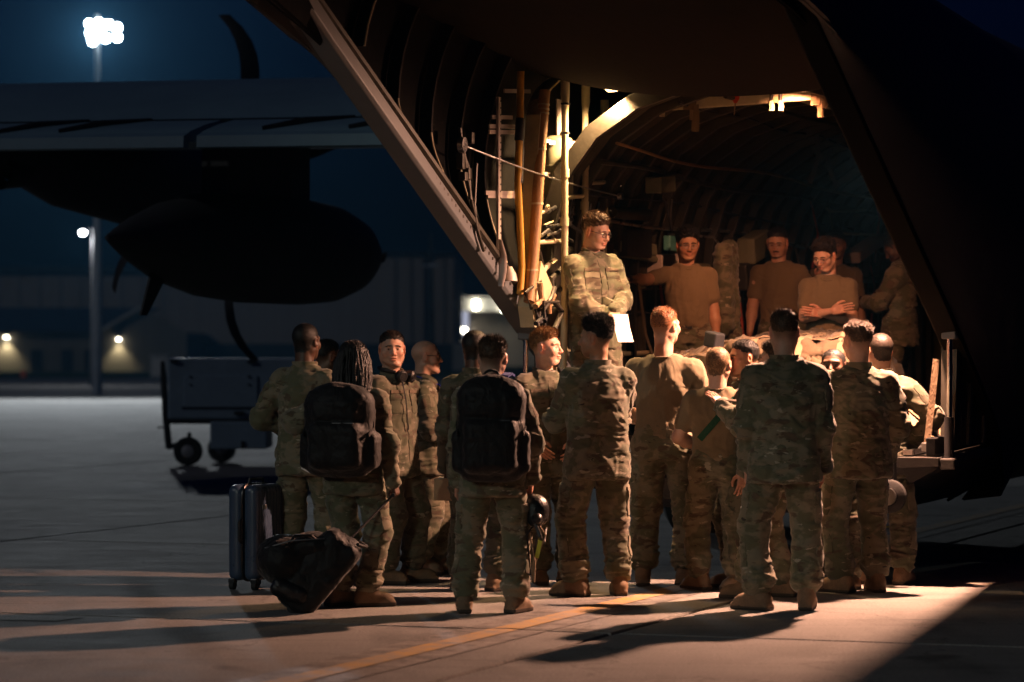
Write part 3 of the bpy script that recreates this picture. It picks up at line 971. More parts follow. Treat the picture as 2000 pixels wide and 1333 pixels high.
    zz = [0.92, 1.10, 1.30, 1.42, 1.50]
    s.column([z * k + dz for z in zz], [spine(z * k + dz)[0] for z in zz], [spine(z * k + dz)[1] for z in zz], [x * k for x in (0.13, 0.13, 0.14, 0.11, 0.05)], [x * k for x in (0.085, 0.085, 0.09, 0.06, 0.045)], 0)
    Vt, Ft = s.mesh(); add_body(Vt, Ft, np.tile(sk, (len(Vt), 1)))
    body = bpy.data.objects.new('body', fast_mesh('body', np.concatenate(bodyV), np.concatenate(bodyF), M_SKIN, col=np.concatenate(bodyC)))
    link(body, root)
    if hv is not None:
        hcol = np.tile(hc, (len(hv), 1)) * (0.35 + 1.3 * vnoise(hv * np.array([220, 90, 220]), seed) ** 1.5)[:, None]
        ho = bpy.data.objects.new('hair', fast_mesh('hair', pose_head(hv, True), hf, M_HAIR, col=hcol)); link(ho, root)
    elif style == 'braids':
        # a cap of hair and many hanging braids
        cap_v, cap_f = make_hair(V, Nn, HEAD_F, 'crop', seed)
        hcol = np.tile(hc, (len(cap_v), 1))
        cap = bpy.data.objects.new('hair', fast_mesh('hair', pose_head(cap_v * np.array([1.06, 1.05, 1.02]), True), cap_f, M_HAIR, col=hcol)); link(cap, root)
        mb = MB()
        hidx = np.where((hair_line(V) > 0.0) & (V[:, 1] < 0.045))[0]
        rr = np.random.default_rng(seed)
        for q in rr.choice(hidx, 210):
            a = V[q] + Nn[q] * 0.012; out = Nn[q] * np.array([1, 1, 0]); out /= np.linalg.norm(out) + 1e-6
            pts = []; ln = rr.uniform(0.25, 0.34) + max(0, a[2]) * 0.9
            for t in np.linspace(0, 1, 7):
                b_ = a + out * (0.03 * math.sin(min(1, t * 2.2) * 1.5)) * (1 if a[1] < 0.0 else 0.7) + np.array([0, -0.030 * t, -ln * t ** 1.15])
                b_ = b_ + rr.normal(0, 0.003, 3); pts.append(b_)
            P = pose_head(np.array(pts), True)
            mb.tube([Vector(x_) for x_ in P], [0.0045, 0.0055, 0.0055, 0.005, 0.0048, 0.0044, 0.003], 6)
        me_o = mb.build('braids', M_BRAID, root, smooth=True)
    # -- trousers
    allp = np.array([q for l in legs for q in l[:3]])
    lo = allp.min(0) - 0.15 * k; hi = allp.max(0) + 0.15 * k
    lo[0] = min(lo[0], -0.25 * k); hi[0] = max(hi[0], 0.25 * k); lo[1] = min(lo[1], -0.2 * k); hi[1] = max(hi[1], 0.2 * k)
    lo[2] = 0.06 * k; hi[2] = zhip + 0.2 * k
    hgrid = 0.0095
    s = Sdf(lo, hi, hgrid)
    wl = 0.5 + 0.5 * wide
    for (hipj, kn, ank, toe) in legs:
        lowp = ank + (kn - ank) * 0.18
        s.cone(hipj, kn, 0.108 * k * wl, 0.083 * k * wl, 0.03)
        s.cone(kn, lowp, 0.084 * k, 0.080 * k, 0.03)
        s.cone(lowp, lowp + np.array([0, 0, -0.012]), 0.083 * k, 0.070 * k, 0.02)
    zc = [zhip - 0.10 * k, zhip - 0.02 * k, zhip + 0.06 * k, zhip + 0.125 * k]
    s.column(zc, [spine(z)[0] for z in zc], [spine(z)[1] - 0.012 * k for z in zc], [x * k * wide for x in (0.165, 0.182, 0.168, 0.158)], [x * k * wide for x in (0.115, 0.128, 0.115, 0.106)], 0.05)
    Vt, Ft = s.mesh(); Vt = relax(Vt, Ft, 2)
    js = []
    for (hipj, kn, ank, toe) in legs:
        js += [(kn, 0.13 * k, 1.0), (ank + (kn - ank) * 0.25, 0.15 * k, 1.25), (hipj + np.array([0, 0, -0.06]), 0.13 * k, 0.8)]
    Vt = folds(Vt, normals(Vt, Ft), js, seed * 11 + 1, 0.5, 0.019)
    mt = M_CAMO[tone]
    tro = bpy.data.objects.new('trousers', fast_mesh('trousers', Vt, Ft, mt)); link(tro, root)
    if pockets:
        bv = BVHTree.FromPolygons(Vt.tolist(), Ft.tolist())
        for i, (hipj, kn, ank, toe) in enumerate(legs):
            side = (-1, 1)[i]
            c = hipj + (kn - hipj) * 0.68 + np.array([side * 0.09 * k, -0.005, 0])
            upv = hipj - kn
            patch(bv, c, (side, -0.25, 0), upv, 0.15 * k, 0.19 * k, 0.008, 'cargo_pocket', mt, tro, 7, 7)
            patch(bv, c + np.array(upv) / np.linalg.norm(upv) * 0.075 * k, (side, -0.25, 0), upv, 0.158 * k, 0.055 * k, 0.013, 'pocket_flap', mt, tro, 7, 4)
            c2 = kn + (ank - kn) * 0.45 + np.array([side * 0.07 * k, -0.01, 0])
            patch(bv, c2, (side, -0.35, 0), kn - ank, 0.12 * k, 0.13 * k, 0.010, 'calf_pocket', mt, tro, 6, 5)
    # -- boots
    for i, (hipj, kn, ank, toe) in enumerate(legs):
        W = BOOT_V * np.array([1, 1, 1.0]) * (0.98 * k ** 0.7)
        tilt = (kn - ank); wz = np.clip((W[:, 2] - 0.08) / 0.2, 0, 1)
        W = rot_z(W, -R(toe))
        W[:, 0] += tilt[0] / tilt[2] * 0.2 * wz; W[:, 1] += tilt[1] / tilt[2] * 0.2 * wz
        W = W + np.array([ank[0], ank[1], 0.0])
        mi = (W[BOOT_F][:, :, 2].max(1) < 0.028).astype(int)
        bo = bpy.data.objects.new('boot', fast_mesh('boot', W, BOOT_F, [M_BOOT, M_SOLE], mat_idx=mi)); link(bo, root)
    # -- upper garment
    pts = np.array([q for a in arm for q in a[:3]])
    lo = pts.min(0) - 0.13 * k; hi = pts.max(0) + 0.13 * k
    lo = np.minimum(lo, [-0.27 * k * wide + min(0, sxo), -0.22 * k * wide + min(0, syo), 0.73 * k + dz]); hi = np.maximum(hi, [0.27 * k * wide + max(0, sxo), 0.22 * k * wide + max(0, syo), 1.6 * k + dz])
    s = Sdf(lo, hi, hgrid)
    if top == 'coat':
        zz = [0.775, 0.85, 0.98, 1.08, 1.22, 1.33, 1.41, 1.46, 1.50]
        aa = [0.206, 0.204, 0.192, 0.184, 0.186, 0.180, 0.145, 0.105, 0.080]
        bb = [0.150, 0.150, 0.138, 0.132, 0.136, 0.128, 0.105, 0.085, 0.075]
        cy = [0.0, 0.0, 0.002, 0.000, -0.006, -0.014, -0.018, -0.018, -0.016]
    else:
        zz = [0.955, 1.00, 1.08, 1.15, 1.25, 1.33, 1.41, 1.455, 1.485]
        aa = [0.166, 0.170, 0.170, 0.170, 0.174, 0.168, 0.138, 0.102, 0.078]
        bb = [0.114, 0.120, 0.122, 0.122, 0.126, 0.120, 0.098, 0.078, 0.068]
        cy = [-0.008, -0.004, 0.0, -0.002, -0.006, -0.014, -0.018, -0.018, -0.016]
        if not tuck: zz[0] = 0.88
    zz = [z * k + dz for z in zz]
    s.column(zz, [spine(z)[0] for z in zz], [c * k + spine(z)[1] for c, z in zip(cy, zz)], [x * k * wide for x in aa], [x * k * wide for x in bb], 0.0)
    js = []
    for i, (sh, el, wr, hp, palm) in enumerate(arm):
        side = (-1, 1)[i]
        s.cone((sxo + side * 0.055 * k, syo - 0.02 * k, sh_z + 0.050 * k), sh + np.array([0, 0, -0.008]), 0.036 * k, (0.062 if top == 'coat' else 0.057) * k * wl, 0.06)
        if top == 'coat':
            s.cone(sh, el, 0.073 * k * wl, 0.062 * k * wl, 0.045)
            e2 = el + (wr - el) * (0.15 if rolled else 0.97)
            s.cone(el, e2, 0.062 * k * wl, (0.060 if rolled else 0.047) * k * wl, 0.03)
            js += [(el, 0.12 * k, 1.2), (wr, 0.13 * k, 0.9), (sh + np.array([-side * 0.03, 0, -0.09]), 0.10 * k, 0.9)]
        else:
            e2 = sh + (el - sh) * 0.66
            s.cone(sh, e2, 0.064 * k * wl, 0.062 * k * wl, 0.04)
            js += [(sh + np.array([-side * 0.03, 0, -0.09]), 0.10 * k, 1.0)]
    js += [((sxo * .3, syo * .3, 1.02 * k + dz), 0.22 * k, 0.7 if top == 'tee' else 0.45)]
    Vc, Fc = s.mesh(); Vc = relax(Vc, Fc, 2)
    if top == 'coat':
        Vc = folds(Vc, normals(Vc, Fc), js, seed * 17 + 3, 0.5, 0.019, 0.6)
        co = bpy.data.objects.new('jacket', fast_mesh('jacket', Vc, Fc, mt)); link(co, root)
    else:
        Vc = folds(Vc, normals(Vc, Fc), js, seed * 17 + 3, 0.22, 0.011, 1.5)
        co = bpy.data.objects.new('tshirt', fast_mesh('tshirt', Vc, Fc, M_TEE[1 if tone == 1 else 0])); link(co, root)
    # -- collar
    nx_, ny_ = spine(1.50 * k + dz)
    mb = MB(); rings = []
    n = 28
    hgt = 0.062 if top == 'coat' else 0.016
    zb = (1.482 if top == 'coat' else 1.474) * k + dz
    for j in range(3):
        ring = []
        for i in range(n + 1):
            th = (math.pi * 2) * i / n
            opn = max(0.0, math.cos(th))        # the front stands open and lower
            rr_ = (0.077 + 0.003 * j) * k
            zf = zb + hgt * (j / 2) * (1 - 0.45 * opn ** 2) - 0.030 * k * opn ** 2 * (1 if top == 'coat' else 0.8)
            yy = ny_ - 0.020 * k + math.cos(th) * (rr_ + 0.010 * k * opn)
            ring.append((nx_ + math.sin(th) * rr_, yy, zf))
        rings.append(ring)
    mb.shell(rings, 0.006)
    mb.build('collar', mt if top == 'coat' else M_TEE[1 if tone == 1 else 0], co, smooth=True)
    if top == 'tee':
        mb = MB(); rings = []
        for z, g in ((0.945, 0.0), (0.985, 0.0)):
            z = z * k + dz; sx_, sy_ = spine(z)
            rings.append([(sx_ + math.sin(t) * 0.166 * k * wide, sy_ - 0.012 * k + math.cos(t) * 0.116 * k * wide, z) for t in np.linspace(0, 2 * math.pi, 33)])
        mb.shell(rings, 0.007)
        be = mb.build('belt', M_BELT, root, smooth=True)
        sx_, sy_ = spine(0.965 * k + dz)
        MB().box((sx_, sy_ - 0.012 * k + 0.122 * k * wide, 0.965 * k + dz), (0.055, 0.012, 0.042)).build('buckle', M_DARKPL, be, bevel=0.004)
    elif pockets:
        bv = BVHTree.FromPolygons(Vc.tolist(), Fc.tolist())
        bx, by = spine(1.3 * k + dz)
        for side in (-1, 1):
            c = (bx + side * 0.095 * k, by + 0.12 * k, 1.285 * k + dz)
            patch(bv, c, (side * 0.25, 1, 0.05), (0, 0, 1), 0.125 * k, 0.13 * k, 0.007, 'chest_pocket', mt, co)
            patch(bv, (c[0], c[1], c[2] + 0.05 * k), (side * 0.25, 1, 0.05), (0, 0, 1), 0.13 * k, 0.045 * k, 0.012, 'pocket_flap', mt, co, 7, 4)
            patch(bv, (c[0], c[1], c[2] + 0.092 * k), (side * 0.25, 1, 0.1), (0, 0, 1), 0.125 * k, 0.026 * k, 0.010, 'name_tape', M_PATCH, co, 7, 3)
            sh, el = arm[(side + 1) // 2][:2]
            d = el - sh; outw = np.array([side, -0.25, 0.0]); outw = outw - d * (outw @ d) / (d @ d)
            patch(bv, sh + d * 0.42 + outw / np.linalg.norm(outw) * 0.05, outw, -d, 0.115 * k, 0.15 * k, 0.008, 'sleeve_pocket', mt, co, 7, 6)
            patch(bv, sh + d * 0.40 + outw / np.linalg.norm(outw) * 0.05, outw, -d, 0.06 * k, 0.075 * k, 0.012, 'unit_patch', M_PATCH, co, 6, 5)
        # front placket
        patch(bv, (bx, by + 0.13 * k, 1.14 * k + dz), (0, 1, 0), (0, 0, 1), 0.045 * k, 0.62 * k, 0.006, 'placket', mt, co, 3, 14)
    # -- glasses
    if glasses:
        mb = MB()
        def E(pts):
            return [Vector(q) for q in pose_head(np.array(pts, float), True)]
        rx, rz = (0.025, 0.017) if glasses != 'sun' else (0.028, 0.016)
        for sx in (-1, 1):
            ring = [(sx * 0.0325 + rx * math.cos(t) * (1 if abs(math.cos(t)) < 0.9 else 1), 0.1 - 0.10 * (0.0325 + sx * 0 + abs(rx * math.cos(t)) * 0.0) + 0.0, 0.001 + rz * math.sin(t)) for t in np.linspace(0, 2 * math.pi, 17)]
            mb.tube(E(ring), 0.0016 if glasses == 'thin' else 0.0024, 5, cap=False)
            mb.tube(E([(sx * (0.0325 + rx), 0.096, 0.008), (sx * 0.073, 0.05, 0.010), (sx * 0.079, -0.005, 0.012)]), 0.0018 if glasses == 'thin' else 0.0026, 5)
        mb.tube(E([(-0.0085, 0.098, 0.004), (0, 0.103, 0.006), (0.0085, 0.098, 0.004)]), 0.0018, 5)
        go = mb.build('glasses', M_DARKPL if glasses != 'thin' else M_STEEL, root, smooth=True)
        for sx in (-1, 1):
            vs = E([(sx * 0.0325 + rx * math.cos(t), 0.0967, 0.001 + rz * math.sin(t)) for t in np.linspace(0, 2 * math.pi, 17)[:-1]])
            lm = MB(); lm.add(vs, [tuple(range(16))])
            lm.build('lens', M_LENSDARK if glasses == 'sun' else M_LENS, go)
    root['_k'] = k
    info = dict(root=root, arm=arm, legs=legs, k=k, spine=spine, sh_z=sh_z, zhip=zhip, pose=pose_head, coatV=Vc, coatF=Fc, coat=co, dz=dz)
    del root['_k']
    return info

M_BRAID = simple('braided_hair', (0.008, 0.006, 0.006), 0.5, 0, 0.3, 60, 0.8, 90, 0.4)
def _lens(name, tint, a):
    m, nt, bs = mat_new(name); nt.nodes.remove(bs)
    g = N(nt, 'ShaderNodeBsdfGlossy'); g.inputs['Roughness'].default_value = 0.03
    t = N(nt, 'ShaderNodeBsdfTransparent'); t.inputs['Color'].default_value = c4(tint)
    mx = N(nt, 'ShaderNodeMixShader'); mx.inputs[0].default_value = a
    nt.links.new(t.outputs[0], mx.inputs[1]); nt.links.new(g.outputs[0], mx.inputs[2])
    nt.links.new(mx.outputs[0], nt.nodes['Material Output'].inputs['Surface'])
    return m
M_LENS = _lens('clear_lens', (0.92, 0.93, 0.95), 0.08)
M_LENSDARK = _lens('dark_lens', (0.12, 0.12, 0.13), 0.08)
# ================================================================== GROUND
def concrete(name, base=(0.185, 0.178, 0.168), seed=0.0):
    m, nt, bs = mat_new(name); L = nt.links.new
    tc = N(nt, 'ShaderNodeTexCoord'); geo = N(nt, 'ShaderNodeNewGeometry'); oi = N(nt, 'ShaderNodeObjectInfo')
    def noise(scale, det, vec, st=(1, 1, 1), rough=0.6):
        mp = N(nt, 'ShaderNodeMapping'); mp.inputs['Scale'].default_value = st
        mp.inputs['Location'].default_value = (seed, seed * 2, 0)
        L(vec, mp.inputs['Vector'])
        n = N(nt, 'ShaderNodeTexNoise', Scale=scale, Detail=det, Roughness=rough); L(mp.outputs[0], n.inputs['Vector']); return n
    P = geo.outputs['Position']
    big = noise(0.25, 5, P, (1, 0.6, 1)); mid = noise(1.7, 7, P, (0.7, 1.6, 1), 0.7); fine = noise(60, 4, P)
    stain = noise(0.8, 4, P, (1.4, 0.5, 1))
    spk = noise(260, 2, P)
    oil = noise(1.1, 2, P, (1, 0.8, 1)); tyre = noise(2.2, 3, P, (0.12, 2.4, 1))
    vo = N(nt, 'ShaderNodeTexVoronoi', feature='DISTANCE_TO_EDGE', Scale=0.42)
    wob = noise(3.0, 5, P); wv = N(nt, 'ShaderNodeVectorMath', operation='ADD'); wm_ = N(nt, 'ShaderNodeVectorMath', operation='SCALE'); wm_.inputs['Scale'].default_value = 0.5
    L(wob.outputs['Color'], wm_.inputs[0]); L(P, wv.inputs[0]); L(wm_.outputs[0], wv.inputs[1]); L(wv.outputs[0], vo.inputs['Vector'])
    crack = N(nt, 'ShaderNodeMapRange'); crack.inputs['From Min'].default_value = 0.0; crack.inputs['From Max'].default_value = 0.006; crack.inputs['To Min'].default_value = 0.55; L(vo.outputs['Distance'], crack.inputs['Value'])
    def ramp(n, a, b, lo, hi):
        r = N(nt, 'ShaderNodeMapRange'); r.inputs['From Min'].default_value = a; r.inputs['From Max'].default_value = b
        r.inputs['To Min'].default_value = lo; r.inputs['To Max'].default_value = hi; L(n.outputs['Fac'], r.inputs['Value']); return r
    fs = [ramp(big, 0.3, 0.7, 0.78, 1.18), ramp(mid, 0.3, 0.7, 0.86, 1.12), ramp(fine, 0.3, 0.7, 0.66, 1.34), ramp(stain, 0.52, 0.72, 1.0, 0.55), ramp(spk, 0.35, 0.65, 0.62, 1.38), ramp(oil, 0.66, 0.72, 1.0, 0.5), ramp(tyre, 0.55, 0.8, 1.0, 0.7), crack]
    rr = N(nt, 'ShaderNodeMapRange'); rr.inputs['To Min'].default_value = 0.9; rr.inputs['To Max'].default_value = 1.1; L(oi.outputs['Random'], rr.inputs['Value'])
    cur = rr
    for f in fs:
        mu = N(nt, 'ShaderNodeMath', operation='MULTIPLY'); L(cur.outputs[0], mu.inputs[0]); L(f.outputs[0], mu.inputs[1]); cur = mu
    sc = N(nt, 'ShaderNodeVectorMath', operation='SCALE'); sc.inputs[0].default_value = base; L(cur.outputs[0], sc.inputs['Scale'])
    L(sc.outputs[0], bs.inputs['Base Color'])
    r2 = ramp(mid, 0.3, 0.7, 0.78, 0.95); L(r2.outputs[0], bs.inputs['Roughness'])
    bs.inputs['Specular IOR Level'].default_value = 0.16
    bp = N(nt, 'ShaderNodeBump', Strength=0.35, Distance=0.01)
    ad = N(nt, 'ShaderNodeMath', operation='ADD'); L(fine.outputs['Fac'], ad.inputs[0]); L(spk.outputs['Fac'], ad.inputs[1])
    L(ad.outputs[0], bp.inputs['Height']); L(bp.outputs[0], bs.inputs['Normal'])
    return m
M_CONC = concrete('apron_concrete')
M_CONC2 = concrete('apron_patch', (0.27, 0.26, 0.245), 4.0)
M_JOINT = simple('joint_sealant', (0.02, 0.018, 0.016), 0.8, 0, 0.3, 3, 0.3, 30)
M_GRASS = simple('mown_grass', (0.035, 0.055, 0.016), 0.9, 0, 0.4, 0.6, 0.8, 5.0, 0.1, (1, 1, 1), 0.3)

ground = MB().add([(-600, -60, -0.035), (900, -60, -0.035), (900, 1500, -0.035), (-600, 1500, -0.035)], [(0, 1, 2, 3)]).build('ground', M_JOINT)
tag(ground, kind='structure')
V0, DV = 0.52, 7.6
U0, DU = -4.17, 6.6
apron = empty('apron', AO, -AX); tag(apron, kind='structure')
def in_view(x, y, m):
    return y > 6 and abs(x) < y / 6 + m
slab_me = {}
for i in range(-16, 14):
    for j in range(-4, 12):
        v0, u0 = V0 + i * DV, U0 + j * DU
        cs = [world_of(v0 + a * DV, u0 + b * DU, 0) for a in (0, 0.5, 1) for b in (0, 0.5, 1)]
        if not any(in_view(c.x, c.y, 2.5) for c in cs): continue
        if not slab_me:
            mb = MB(); g = 0.019; b = 0.010
            hx, hy = DV / 2 - g, DU / 2 - g
            rings = []
            for q, z in ((0, -0.03), (0, -b), (b, 0.0)):
                rings.append([(-hx + q, -hy + q, z), (hx - q, -hy + q, z), (hx - q, hy - q, z), (-hx + q, hy - q, z)])
            mb.loft(rings)
            o = mb.build('slab', M_CONC, apron); slab_me[0] = o.data
        else:
            o = bpy.data.objects.new('slab', slab_me[0]); link(o, apron)
        o.location = (v0 + DV / 2, u0 + DU / 2, 0)
uF = U0 + 12 * DU
far = MB().add([(-260, uF + 0.014, -0.003), (260, uF + 0.014, -0.003), (260, 420, -0.003), (-260, 420, -0.003)], [(0, 1, 2, 3)]).build('far_apron', M_CONC, apron)
# patched strip and expansion marks near the left edge of the apron
mb = MB()
pa = [at(-60, 1199, 1), ]
def gp(px, py, z=0.004):
    d = ray(px, py); t = -CAM_Z / d.z
    return Vector((d.x * t, t, z))
w2l = lambda P: local_of(P)
pr = [gp(-80, 1199), gp(165, 1207), gp(112, 1214), gp(-80, 1211)]
MB().add([w2l(q) for q in pr], [(3, 2, 1, 0)]).build('repair_patch', M_CONC2, apron)

# ---- painted taxi line with black borders
def paint(name, color, wear):
    m, nt, bs = mat_new(name); L = nt.links.new
    geo = N(nt, 'ShaderNodeNewGeometry')
    n1 = N(nt, 'ShaderNodeTexNoise', Scale=5.0, Detail=8.0, Roughness=0.75); L(geo.outputs['Position'], n1.inputs['Vector'])
    n2 = N(nt, 'ShaderNodeTexNoise', Scale=70.0, Detail=3.0); L(geo.outputs['Position'], n2.inputs['Vector'])
    mm = N(nt, 'ShaderNodeMath', operation='MULTIPLY_ADD'); L(n2.outputs['Fac'], mm.inputs[0]); mm.inputs[1].default_value = 0.35; L(n1.outputs['Fac'], mm.inputs[2])
    r = N(nt, 'ShaderNodeMapRange'); r.inputs['From Min'].default_value = wear; r.inputs['From Max'].default_value = wear + 0.22; L(mm.outputs[0], r.inputs['Value'])
    mx = N(nt, 'ShaderNodeMix', data_type='RGBA'); mx.inputs['A'].default_value = c4(color); mx.inputs['B'].default_value = c4((0.17, 0.155, 0.14)); L(r.outputs[0], mx.inputs['Factor'])
    L(mx.outputs['Result'], bs.inputs['Base Color']); bs.inputs['Roughness'].default_value = 0.7
    bp = N(nt, 'ShaderNodeBump', Strength=0.3, Distance=0.01); L(n2.outputs['Fac'], bp.inputs['Height']); L(bp.outputs[0], bs.inputs['Normal'])
    return m
M_YEL = paint('yellow_line_paint', (0.36, 0.20, 0.035), 0.58)
M_BLK = paint('black_border_paint', (0.035, 0.031, 0.028), 0.56)
def line(name, v0, v1, mat, z):
    mb = MB()
    for j in range(-4, 12):
        a, b = U0 + j * DU + 0.02, U0 + (j + 1) * DU - 0.02
        mb.add([(v0, a, z), (v1, a, z), (v1, b, z), (v0, b, z)], [(0, 1, 2, 3)])
    return mb
line_o = line('x', -0.39, 0.13, M_BLK, 0.004).build('taxi_line', M_BLK, None)
line_o.location = AO; line_o.rotation_euler = (0, 0, -AX)
tag(line_o, 'black border band painted under the yellow guide line', kind='structure')
y_o = line('x', -0.215, -0.045, M_YEL, 0.008).build('yellow_stripe', M_YEL, line_o)

# ---- grass behind the apron
GY = 198.0
grass = MB().add([(-400, GY, 0.004), (600, GY, 0.004), (600, 420, 0.05), (-400, 420, 0.05)], [(0, 1, 2, 3)]).build('grass', M_GRASS)
tag(grass, 'dark mown grass strip beyond the apron', 'grass', kind='structure')

# ================================================================== BUILDINGS FAR BEHIND
M_WALLT = simple('metal_siding_tan', (0.20, 0.175, 0.14), 0.7, 0, 0.1, 0.3, 0.25, 3.0, 0.3, (6, 6, 0.2), 0.2)
M_WALLG = simple('metal_siding_grey', (0.30, 0.255, 0.215), 0.7, 0, 0.12, 0.3, 0.2, 2.0, 0.3, (5, 5, 0.2), 0.2)
M_WALLW = simple('painted_panel', (0.32, 0.31, 0.28), 0.6, 0, 0.1, 0.3, 0.2, 2.0, 0.3, (4, 4, 0.2), 0.2)
M_ROOF = simple('dark_roof', (0.03, 0.035, 0.045), 0.6, 0, 0.2, 0.5, 0.2, 3.0)
M_TRIM = simple('pale_trim', (0.5, 0.48, 0.44), 0.6, 0, 0.1, 2, 0, 1)
M_POLE = simple('galvanised_pole', (0.40, 0.41, 0.42), 0.5, 0.6, 0.15, 4, 0.1, 20)
M_DARKM = simple('dark_metal', (0.03, 0.03, 0.032), 0.6, 0.3, 0.2, 6, 0.1, 30)
M_BULBW = emit('warm_bulb', (1.0, 0.93, 0.72), 26.0)
M_BULBC = emit('flood_bulb', (0.80, 0.93, 1.0), 130.0)
M_BULBP = emit('pole_bulb', (0.95, 0.97, 1.0), 34.0)
M_WINL = emit('lit_window', (0.75, 0.78, 1.0), 0.55)

def lamp_light(name, parent, loc, power, color, kind='POINT', size=0.1, aim=None, cone=120, blend=0.5):
    d = bpy.data.lights.new(name, kind); d.energy = power; d.color = color
    d.shadow_soft_size = size
    if kind == 'SPOT': d.spot_size = R(cone); d.spot_blend = blend
    o = bpy.data.objects.new(name, d); o.location = loc
    link(o, parent)
    if aim is not None:
        o.rotation_euler = (Vector(loc) - Vector(aim)).to_track_quat('Z', 'Y').to_euler()
    return o

def wall_lamp(parent, P, power):
    b = MB().box((P[0], P[1] - 0.10, P[2] + 0.12), (0.36, 0.3, 0.14)).build('wall_lamp', M_DARKM, parent, bevel=0.02)
    MB().box((P[0], P[1] - 0.12, P[2]), (0.30, 0.26, 0.10)).build('bulb', M_BULBW, b)
    lamp_light('lamp_light', b, (P[0], P[1] - 0.4, P[2] - 0.15), power, (1.0, 0.86, 0.55), 'SPOT', 0.15, (P[0], P[1] + 0.15, P[2] - 3), 95, 0.8)
    return b

def block(name, x0, x1, y0, y1, z1, mat, parent, z0=0.0):
    return MB().box(((x0 + x1) / 2, (y0 + y1) / 2, (z0 + z1) / 2), (x1 - x0, y1 - y0, z1 - z0)).build(name, mat, parent)

def zz_(py, Y): return CAM_Z + (HORIZON - py) / F_PX * Y
def xx_(px, Y): return (px - 1000) / F_PX * Y

# low gabled workshop at far left
B = 262.0
shop = empty('workshop_building', (xx_(60, B), B, 0))
tag(shop, 'low gabled workshop with dark roof and two wall lamps at far left', 'building')
def bl(P): return Vector((P[0] - shop.location.x, P[1] - shop.location.y, P[2]))
xe, xg = xx_(190, B), xx_(276, B)
ze, zr = zz_(650, B), zz_(600, B)
xl = xx_(-260, B)
block('wall', xl - shop.location.x, xe - shop.location.x, 0, 30, ze, M_WALLT, shop)
gx0, gx1 = xe - shop.location.x, xx_(365, B) - shop.location.x
rx = xg - shop.location.x
mb = MB()
fr = [(gx0, 0, 0), (gx1, 0, 0), (gx1, 0, ze), (rx, 0, zr), (gx0, 0, ze)]
bk = [(a, 30, c) for a, b, c in fr]
mb.add(fr + bk, [(0, 1, 2, 3, 4), (9, 8, 7, 6, 5), (0, 4, 9, 5), (1, 6, 7, 2)])
mb.build('gable_wall', M_WALLT, shop)
rf = MB(); rf.hexa([(xl - shop.location.x, -0.5, ze), (gx0, -0.5, ze), (rx, 14, zr), (xl - shop.location.x, 14, zr), (xl - shop.location.x, -0.5, ze + 0.15), (gx0, -0.5, ze + 0.15), (rx, 14, zr + 0.15), (xl - shop.location.x, 14, zr + 0.15)])
ro = rf.build('roof', M_ROOF, shop)
t = MB(); t.box(((gx0 + rx) / 2, -0.3, (ze + zr) / 2), (math.hypot(rx - gx0, zr - ze), 0.25, 0.22), Matrix.Rotation(-math.atan2(zr - ze, rx - gx0), 3, 'Y'))
t.build('verge_trim', M_TRIM, shop)
wall_lamp(shop, bl(at(13, 659, B - 0.1)), 420)
wall_lamp(shop, bl(at(232, 663, B - 0.1)), 300)
for px in (60, 120, 165):
    block('door', xx_(px, B) - shop.location.x, xx_(px + 22, B) - shop.location.x, -0.06, 0.1, zz_(683, B), M_DARKM, shop)

# long hangar behind it
B2 = 330.0
hang = empty('long_hangar', (xx_(100, B2), B2, 0)); tag(hang, 'long dark hangar rising behind the low workshop', 'hangar')
block('wall', xx_(-300, B2) - hang.location.x, xx_(560, B2) - hang.location.x, 0, 40, zz_(527, B2), M_WALLG, hang)
block('roof_edge', xx_(-300, B2) - hang.location.x, xx_(560, B2) - hang.location.x, -0.6, 0, zz_(521, B2), M_ROOF, hang, zz_(529, B2))
for q in range(16):
    a = xx_(-80 + q * 40, B2) - hang.location.x
    block('wall_panel', a + 0.08, a + 2.1, -0.08, 0, zz_(540, B2), M_WALLG, hang, 0.2)

# tall hangar, centre left
B3 = 280.0
tall = empty('tall_hangar', (xx_(640, B3), B3, 0)); tag(tall, 'tall brown grey hangar behind the fuel tank', 'hangar')
block('wall', xx_(330, B3) - tall.location.x, xx_(889, B3) - tall.location.x, 0, 40, zz_(495, B3), M_WALLG, tall)
for a, b in ((745, 772), (776, 803), (807, 828), (852, 868), (872, 887)):
    block('wall_panel', xx_(a, B3) - tall.location.x, xx_(b, B3) - tall.location.x, -0.25, 0, zz_(500, B3), M_WALLG, tall, 0.3)
block('roof_edge', xx_(330, B3) - tall.location.x, xx_(889, B3) - tall.location.x, -0.5, 0, zz_(492, B3), M_ROOF, tall, zz_(498, B3))
block('annex', xx_(886, B3) - tall.location.x, xx_(908, B3) - tall.location.x, -4, 0, zz_(672, B3), M_WALLW, tall)
block('low_store', xx_(330, B3) - tall.location.x, xx_(885, B3) - tall.location.x, -3, -1, zz_(672, B3), M_ROOF, tall)

